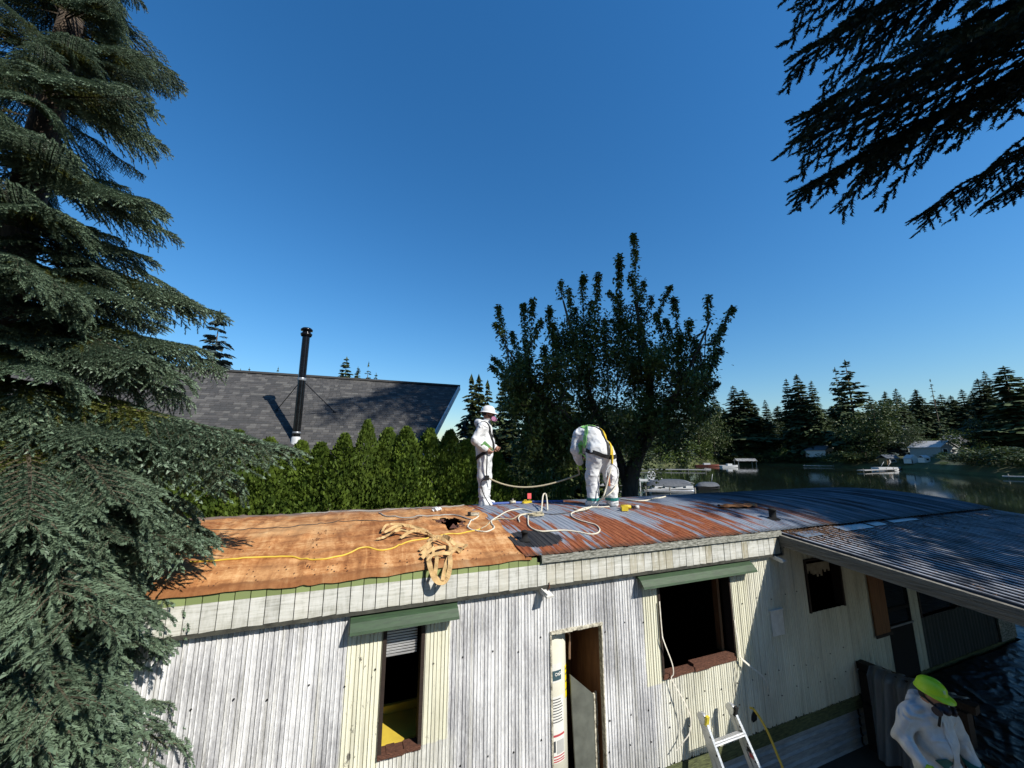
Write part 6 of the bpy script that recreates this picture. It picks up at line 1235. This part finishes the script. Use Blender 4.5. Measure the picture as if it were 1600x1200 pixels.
mb = MB(); mb.tube(pts, 0.010, 6); tag(mb.build('rope_coil', M_ROPET), 'small coil of tan rope lying on the rusty roof', 'rope coil')
line('rope', [(752, 829), (762, 823), (775, 814), (788, 813.5), (800, 814), (806, 811), (812, 807), (822, 805), (832, 805)], 0.007, M_ROPET, 'thin tan rope running from the board edge to the coil', 'rope')
line('power_cord', [(296, 882), (318, 883), (345, 881.5), (372, 880.5), (400, 877), (430, 874.5), (455, 874), (475, 877), (495, 879), (512, 878), (530, 873), (548, 867), (570, 862), (590, 863.5), (602, 863), (620, 858), (632, 851), (648, 847.5), (668, 845.5), (690, 841), (703, 838.5), (716, 838), (728, 834), (738, 831), (750, 829)], 0.0085, M_CORD, 'yellow extension cord wandering across the orange board', 'cord')
line('wire', [(305, 830), (340, 829), (380, 829), (420, 827), (460, 825), (490, 820), (520, 817), (560, 815), (592, 815), (625, 813), (660, 812)], 0.005, M_WIRE, 'thin dark wire lying along the upper part of the orange board', 'wire')
line('wire', [(470, 802), (520, 800), (560, 797), (600, 796), (640, 795), (680, 796), (700, 795), (725, 793)], 0.008, M_ROPEG, 'grey cable along the crest of the roof left of the standing worker', 'wire')
line('wire', [(850, 805), (865, 806), (885, 804), (905, 802), (918, 800)], 0.006, M_WIRE, 'dark cord on the metal roof between coil and bent-over worker', 'wire')
# rope slung between the two roof workers
a_ = W1_.matrix_world @ Vector((0, 0, 0)); A0 = P1 + Vector((.09, -.20, .47)); Bq = at_v(905, 741, 6.0)
pp = []
for i in range(15):
    t = i / 14; p = A0.lerp(Bq, t); p.z -= 0.42 * 4 * t * (1 - t) * 0.42 * (1.25 - .5 * t); pp.append(p)
end = P2 + U * -.26 + V * .30 + Z * .64; pp += [Bq.lerp(end, .5), end]
mb = MB(); mb.tube(smooth_path(pp, 3), 0.0135, 7); tag(mb.build('rope', M_ROPET), 'tan rope sagging in the air between the two roof workers', 'rope')
# lifeline from the bent-over worker's harness down his leg
c0 = P2 + U * .04 + V * -.24 + Z * .62
q_ = [c0, P2 + U * -.02 + V * -.24 + Z * .45, P2 + U * -.06 + V * -.22 + Z * .30, P2 + U * -.12 + V * -.20 + Z * .16]; q_ += [on_roof(929, 790, .03), on_roof(924, 795, .03), on_roof(915, 799, .03)]
mb = MB(); mb.tube(smooth_path(q_, 5), 0.0125, 7); tag(mb.build('rope', M_ROPE), 'white lifeline dropping from the harness along the left leg of the bent-over worker', 'rope')
q_ = [P2 + U * .17 + V * -.2 + Z * .36, P2 + U * .03 + V * -.26 + Z * .26, P2 + U * -.08 + V * -.24 + Z * .18, on_roof(926, 792, .03)]
mb = MB(); mb.tube(smooth_path(q_, 5), 0.011, 6); tag(mb.build('rope', M_ROPE), 'white rope hanging in a curve across both legs of the bent-over worker', 'rope')
# felt strips
M_FELTS = simple('tan_felt_strip', (0.58, 0.40, 0.19), (0.40, 0.25, 0.10), 0.9, 0, 18, 0.3)
FS = thing('torn_felt_strips', 'heap of torn curling tan strips hanging over the edge of the orange board', 'felt strips', on_roof(665, 862))
def felt(px, wd):
    o0 = FS.location; pts = [on_roof(x, y) + Z * (dz + .015) - o0 for x, y, dz in px]; sp = smooth_path(pts, 5); nr = [Vector((rn(-.5, .5), rn(-.6, .2), 1)).lerp(Vector((math.sin(i * .5), -.5, math.cos(i * .33))), .45) for i in range(len(sp))]
    mb = MB(); mb.ribbon(sp, nr, wd, 0.004); mb.build('felt_strip', M_FELTS, FS)
felt([(588, 848, .02), (600, 846, .03), (612, 842, .05), (625, 839, .06), (640, 841, .05)], .034); felt([(597, 837, .03), (603, 831, .06), (618, 829, .06), (640, 830, .05)], .027); felt([(600, 839, .03), (615, 836, .07), (632, 834, .08), (648, 836, .06), (664, 840, .05), (675, 846, .04)], .037)
felt([(625, 848, .03), (640, 844, .07), (655, 843, .08), (672, 845, .05)], .037); felt([(612, 840, .03), (630, 833, .07), (650, 833, .05), (668, 838, .04)], .031); felt([(640, 838, .04), (660, 842, .09), (672, 846, .05), (690, 848, .05)], .031)
felt([(668, 852, .03), (685, 853, .08), (700, 858, .10), (710, 862, .06), (728, 861, .04), (715, 868, .02)], .046); felt([(655, 866, .02), (668, 862, .06), (685, 857, .09), (700, 862, .07), (706, 871, .05)], .034); felt([(658, 872, .02), (666, 868, .05), (675, 866, .07), (676, 874, .06), (680, 880, .05), (688, 879, .03)], .034)
o0 = FS.location
def felt3(pts, wd):
    sp = smooth_path([T(*p) - o0 for p in pts], 6); nr = [Vector((0.2 * math.sin(i), -.8, .6)) for i in range(len(sp))]; mb = MB(); mb.ribbon(sp, nr, wd, .004); mb.build('felt_strip', M_FELTS, FS)
felt3([(.74, 4.14, 3.12), (.71, 3.94, 3.09), (.72, 3.87, 3.03), (.75, 3.84, 2.96), (.80, 3.83, 2.925), (.86, 3.84, 2.94), (.90, 3.88, 3.03), (.92, 3.97, 3.10), (.93, 4.12, 3.13)], .045)
felt3([(.78, 4.12, 3.12), (.79, 3.98, 3.11), (.77, 3.90, 3.04), (.76, 3.86, 2.98), (.79, 3.84, 2.94)], .035); felt3([(.82, 3.83, 2.94), (.88, 3.95, 3.06), (.96, 4.08, 3.12), (1.05, 4.2, 3.15)], .035); felt3([(.70, 3.96, 3.09), (.76, 4.02, 3.13), (.86, 4.0, 3.14), (.94, 4.03, 3.12)], .035); felt3([(.66, 4.06, 3.1), (.74, 4.1, 3.15), (.84, 4.16, 3.16), (.92, 4.24, 3.14), (1.02, 4.22, 3.12), (1.08, 4.14, 3.11)], .04)
# tape roll, tools, scraps
c_ = on_roof(1150, 794); o = thing('curled_felt_scrap', 'curled orange-brown scrap of roofing board lying on the blue metal', 'scrap', c_, ANG - .15)
mb = MB(); vs = []; fs = []; n = 14
for i in range(n + 1):
    x = -.34 + .75 * i / n; w_ = .10 * math.sin(math.pi * (i + .6) / (n + 1.2)) ** .5
    for j in range(7): a = -1.1 + 2.2 * j / 6; vs.append((x, math.sin(a) * w_ * 1.4, .012 + .055 * math.cos(a) + .01 * math.sin(x * 30)))
for i in range(n):
    for j in range(6): a = i * 7 + j; fs.append((a, a + 7, a + 8, a + 1))
mb.add(vs, fs, 0, True); mb.build('scrap', M_FELT, o)
M_TOOLY = simple('yellow_tool_plastic', (0.62, 0.46, 0.03), (0.5, 0.36, 0.02), 0.45, 0, 8)
c_ = on_roof(980, 797, .015); o = thing('cordless_drill', 'yellow and black cordless drill lying on the roof by the worker boots', 'drill', c_, ANG - .35)
mb = MB(); mb.tube([(-.10, 0, .035), (.02, 0, .035), (.06, 0, .035)], [.034, .034, .026], 10); mb.build('motor_body', M_TOOLY, o); mb = MB(); mb.tube([(.06, 0, .035), (.10, 0, .035), (.13, 0, .035)], [.022, .02, .012], 10); mb.build('chuck', M_BLACK, o)
mb = MB(); mb.bar((-.06, -.02, .03), (-.10, -.15, .03), .035, .04); mb.build('handle', M_BLACK, o); mb = MB(); mb.box((-.15, -.22, 0), (-.05, -.14, .065)); mb.build('battery', M_TOOLY, o); mb = MB(); mb.tube([(.13, 0, .035), (.19, 0, .03)], .03, 8); mb.build('cup_bit', M_BW, o)
M_REDF = simple('red_flag_cloth', (0.70, 0.10, 0.10), (0.6, 0.07, 0.08), 0.6, 0, 8)
c_ = on_roof(824, 788, .01); o = thing('warning_flag', 'small red flag standing in a yellow base on the roof crest', 'flag', c_, ANG)
mb = MB(); mb.tube([(.02, 0, .0), (.03, 0, .16)], .006, 6); mb.build('staff', M_WIRE, o); mb = MB(); mb.box((0.0, -.008, .085), (.075, .0, .18)); mb.build('flag_cloth', M_REDF, o); mb = MB(); mb.bar((-.10, 0, .02), (.07, 0, .045), .09, .04); mb.bar((-.1, -.04, .02), (-.02, .03, .055), .04, .03); mb.build('yellow_base', M_TOOLY, o)
M_BLUEP = simple('blue_plastic_strip', (0.10, 0.16, 0.42), (0.07, 0.11, 0.32), 0.5, 0, 8)
mb = MB(); mb.tube(smooth_path([on_roof(765, 790, .03), on_roof(800, 789, .035), on_roof(845, 787, .035), on_roof(880, 786, .03)]), .022, 7); tag(mb.build('blue_hose', M_BLUEP), 'blue hose lying along the crest of the roof between the two workers', 'hose')
c_ = on_roof(801, 789, .05); o = thing('hose_coupling', 'small pale coupling on the blue hose', 'coupling', c_, ANG); mb = MB(); mb.tube([(-.05, 0, 0), (.05, 0, .0)], .028, 8); mb.tube([(0, 0, 0), (0, -.01, .06)], .016, 6); mb.build('coupling', M_CREAMTRIM, o)
c_ = on_roof(740, 807, .016); o = thing('pry_block', 'short pale wood block with a black end on the orange board', 'wood block', c_, ANG - .3); mb = MB(); mb.box((-.04, -.02, 0), (.08, .02, .035)); mb.build('block', M_CREAMTRIM, o); mb = MB(); mb.box((-.085, -.024, 0), (-.04, .024, .045)); mb.build('black_end', M_BLACK, o)
c_ = on_roof(682, 799, .0); o = thing('rag', 'crumpled white rag on the roof crest left of the standing worker', 'rag', c_, 0); v_, q_ = nets(lambda P: SDF().ell((0, 0, .03), (.07, .05, .03), .02)(P) + folds(P * 2.5, .012), (-.12, -.1, -.03), (.12, .1, .1), .01); link('cloth', np_mesh('rag', v_, q_, M_SUIT, None, True), o)
# scattered debris specks on the stripped board
vs = []; fs = []
for i in range(260):
    u = rn(UL, 1.7); v = rn(3.98, 7.2) if i % 2 else 4.0 + abs(random.gauss(0, .12))
    if i % 5 == 0: u = -0.33 + random.gauss(0, .035); v = rn(4.1, 5.2)
    if in_hole(u, v): continue
    s = rn(.003, .010); a = rn(0, 6.28); p = Vector((u, v - 4, felt_z(u, v) + .006)); d = Vector((math.cos(a), math.sin(a), 0)) * s; e = Vector((-d.y, d.x, 0)) * rn(.3, .8); k = len(vs); vs.extend([p - d - e, p + d - e, p + d * .6 + e, p - d + e * .5, p + Z * s * .8]); fs.extend([(k, k + 1, k + 4), (k + 1, k + 2, k + 4), (k + 2, k + 3, k + 4), (k + 3, k, k + 4)])
o = link('roof_crumbs', np_mesh('roof_crumbs', [tuple(x) for x in vs], fs, M_ROTWOOD)); o.location = T(0, 4, 0); o.rotation_euler = (0, 0, ANG); tag(o, 'brown crumbs of felt scattered on the orange board', kind='stuff')
# ================================================================ water heater in the narrow doorway
M_HEAT = simple('cream_enamel', (0.66, 0.64, 0.53), (0.58, 0.56, 0.46), 0.35, 0, 5); M_LABW = simple('white_label', (0.68, 0.67, 0.62), (0.6, 0.6, 0.56), 0.6, 0, 8); M_LABY = simple('yellow_energy_label', (0.78, 0.62, 0.0), (0.72, 0.55, 0.0), 0.6, 0, 8); M_INK = simple('dark_label_ink', (0.05, 0.055, 0.06), (0.04, 0.045, 0.05), 0.6, 0, 8); M_LOGO = simple('slate_logo_label', (0.045, 0.085, 0.10), (0.035, 0.07, 0.085), 0.5, 0, 8); M_REDI = simple('red_label_ink', (0.42, 0.06, 0.07), (0.36, 0.05, 0.06), 0.6, 0, 8)
HU, HV, HR_ = 2.10, 4.29, 0.225
WH = thing('water_heater', 'tall cream water heater with labels standing in the narrow doorway', 'water heater', T(HU, HV, 0.6), ANG)
mb = MB(); mb.lathe([(.001, 1.60), (HR_ - .03, 1.60), (HR_ - .008, 1.592), (HR_, 1.57), (HR_, 0.02), (HR_ - .02, 0)], 40); mb.build('tank', M_HEAT, WH)
def patch(a0, a1, z0, z1, r, mat, name):
    mb = MB(); n = 8; vs = []; fs = []
    for i in range(n + 1):
        a = a0 + (a1 - a0) * i / n; vs += [(r * math.cos(a), r * math.sin(a), z0), (r * math.cos(a), r * math.sin(a), z1)]
    for i in range(n): k = 2 * i; fs.append((k, k + 2, k + 3, k + 1))
    mb.add(vs, fs, 0, True); return mb.build(name, mat, WH)
A0_ = -math.pi / 2
def lab(a0, a1, z0, z1, mat, name='label', r=.0015): return patch(A0_ + a0, A0_ + a1, z0, z1, HR_ + r, mat, name)
lab(-.35, .42, 1.13, 1.31, M_LABW); lab(-.30, .36, 1.15, 1.245, M_LOGO, 'brand_label', .003)
def script(a, z, s, pts):
    mb = MB(); mb.tube(smooth_path([((HR_ + .004) * math.cos(A0_ + a + x * s / HR_), (HR_ + .004) * math.sin(A0_ + a + x * s / HR_), z + y * s) for x, y in pts]), .0035, 4); mb.build('logo_script', M_LABW, WH)
script(.02, 1.20, .045, [(.6, .35), (.1, .45), (-.1, .1), (.2, -.1), (.6, .1), (.9, .4), (.8, -.1), (1.3, 0), (1.5, .4), (1.1, .5), (1.15, .1), (1.7, .0), (2.4, .1)])
lab(.72, 1.15, .93, 1.24, M_LABY, 'energy_label', .002)
for z in (1.20, 1.15, 1.08, 1.0): lab(.75, 1.10, z, z + .012, M_INK, 'label_line', .004)
lab(-.3, .5, .66, 1.0, M_LABW)
for i in range(9):
    z = .97 - i * .026; lab(-.28, rn(.30, .46), z, z + .009, M_INK, 'label_line', .003)
lab(-.3, .5, .40, .66, M_LABW, 'warning_label', .002); lab(-.3, .5, .635, .655, M_REDI, 'label_line', .004); lab(-.25, -.02, .50, .60, M_INK, 'warning_symbol', .004); lab(.05, .46, .48, .60, simple('grey_fine_print', (.42, .42, .40), (.35, .35, .33), .6), 'fine_print', .004)
for z in (.455, .43, .41): lab(-.28, .48, z, z + .011, M_REDI, 'label_line', .004)
lab(-.2, .35, .10, .24, simple('tan_label', (.45, .43, .35), (.38, .36, .29), .6), 'rating_plate', .002)
mb = MB(); mb.tube([(.12, -.02, 1.60), (.12, -.02, 1.72), (.14, -.02, 1.95)], .02, 8); mb.tube([(-.1, 0, 1.6), (-.1, 0, 1.95)], .02, 8); mb.build('supply_pipe', M_GALV, WH)
mb = MB(); mb.tube(smooth_path([(.215, -.06, 1.52), (.25, -.08, 1.52), (.27, -.085, 1.49), (.265, -.085, 1.36), (.262, -.085, 1.25)], 5), .012, 7); mb.build('relief_pipe', simple('copper_pipe', (.50, .33, .22), (.36, .22, .14), .4, .7, 8), WH)
LP_ = thing('leaning_panel', 'grey loose panel with ragged cream edges leaning in the narrow doorway', 'panel', T(2.47, 4.10, .6), ANG)
M_GP = simple('grey_loose_panel', (0.17, 0.18, 0.15), (0.09, 0.095, 0.08), 0.6, 0, 5)
mb = MB(); mb.add([(-.10, .03, 0), (.10, -.03, 0), (.10, -.03, .93), (-.13, .06, 1.12), (-.10, .05, 0), (.10, -.01, 0), (.10, -.01, .93), (-.13, .08, 1.12)], [(0, 1, 2, 3), (7, 6, 5, 4), (0, 3, 7, 4), (1, 5, 6, 2), (3, 2, 6, 7)]); mb.build('panel', M_GP, LP_)
for dx, dy in ((0, 0), (.045, .03)):
    mb = MB()
    for i in range(20): z = i * .0465; mb.box((.10 + dx, -.034 + dy, z), (.112 + dx + rn(0, .007), -.008 + dy, z + .048))
    mb.build('ragged_edge', M_CREAMTRIM, LP_)
# ================================================================ aluminium ladder leaning on the wall
M_ALU = simple('brushed_aluminium', (0.58, 0.59, 0.60), (0.40, 0.41, 0.42), 0.35, 0.55, 10, 0.1, (1, 1, 12)); M_YCAP = simple('yellow_ladder_tip', (0.60, 0.50, 0.04), (0.45, 0.36, 0.03), 0.5, 0, 9)
LD = thing('ladder', 'folding aluminium ladder leaning on the wall below the big window', 'ladder', T(3.95, 3.90, 0.04), ANG)
top = [Vector((-.09, -.055, 1.13)), Vector((.36, -.055, 1.13))]; bot = [Vector((-.06, -.62, 0.0)), Vector((.48, -.62, 0.0))]
for s in (0, 1):
    mb = MB(); d = (top[s] - bot[s]); mb.bar(bot[s], top[s], .028, .075, 0, Vector((0, 1, .4))); mb.build('rail', M_ALU, LD)
    q = top[s]; mb = MB(); mb.tube([q + Vector((-.02, 0, -.02)), q + Vector((.02, 0, -.02))], .055, 14); mb.build('hinge', M_ALU, LD); mb = MB(); mb.bar(q + Vector((0, -.05, -.07)), q + Vector((0, -.075, .03)), .04, .03); mb.build('tip', M_YCAP if s == 0 else M_BLACK, LD)
    mb = MB(); mb.bar(bot[s] + Vector((0, .20, .02)), top[s] + Vector((.0, .02, -.03)), .026, .065, 0, Vector((0, 1, .4))); mb.build('rear_rail', M_ALU, LD); mb = MB(); mb.box(bot[s] - Vector((.03, .06, 0)), bot[s] + Vector((.03, .06, .04))); mb.build('foot', M_BLACK, LD)
for f in (.80, .53, .26):
    a, b = bot[0].lerp(top[0], f), bot[1].lerp(top[1], f); mb = MB(); mb.bar(a, b, .07, .035, 0, Vector((0, .6, 1))); [mb.bar(a + Vector((0, k, .02)), b + Vector((0, k, .02)), .006, .006) for k in (-.03, -.015, 0, .015, .03)]; mb.build('rung', M_ALU, LD)
a, b = bot[0].lerp(top[0], .45), bot[1].lerp(top[1], .45); mb = MB(); mb.box((a.x - .02, a.y - .16, a.z - .02), (b.x + .02, a.y + .06, a.z + .012)); mb.build('platform', M_ALU, LD)
for s in (0, 1):
    for f in (.86, .74, .62): q = bot[s].lerp(top[s], f); mb = MB(); mb.tube([q + Vector((-.017, -.02, 0)), q + Vector((.017, -.02, 0))], .010, 8); mb.build('rail_hole', M_BLACK, LD)
q = bot[1].lerp(top[1], .7); mb = MB(); mb.box((q.x - .0165, q.y - .03, q.z - .03), (q.x - .0145, q.y + .02, q.z + .02)); mb.build('sticker', M_BLACK, LD); q = bot[1].lerp(top[1], .66); mb = MB(); mb.box((q.x - .0165, q.y - .03, q.z - .03), (q.x - .0145, q.y + .02, q.z + .03)); mb.build('sticker', M_REDI, LD)
mb = MB(); mb.tube(smooth_path([T(4.72, 3.93, 1.02), T(4.76, 3.90, 1.0), T(4.80, 3.80, .85), T(4.82, 3.70, .62), T(4.83, 3.55, .3), T(4.86, 3.4, .02)]), .014, 7); tag(mb.build('garden_hose', M_CORD), 'yellow-brown hose hanging beside the aluminium ladder', 'hose')
c_ = T(5.35, 3.35, 0); o = thing('teal_bag', 'crumpled teal bag on the ground in front of the metal skirting', 'bag', c_, 0); v_, q_ = nets(lambda P: SDF().cone((0, 0, .1), (.02, 0, .42), .15, .05, .05)(P) + folds(P, .02), (-.3, -.3, -.1), (.3, .3, .6), .02); link('bag', np_mesh('bag', v_, q_, M_TEAL, None, True), o)
# patio clutter seen through the gap: grey plastic over the far rail
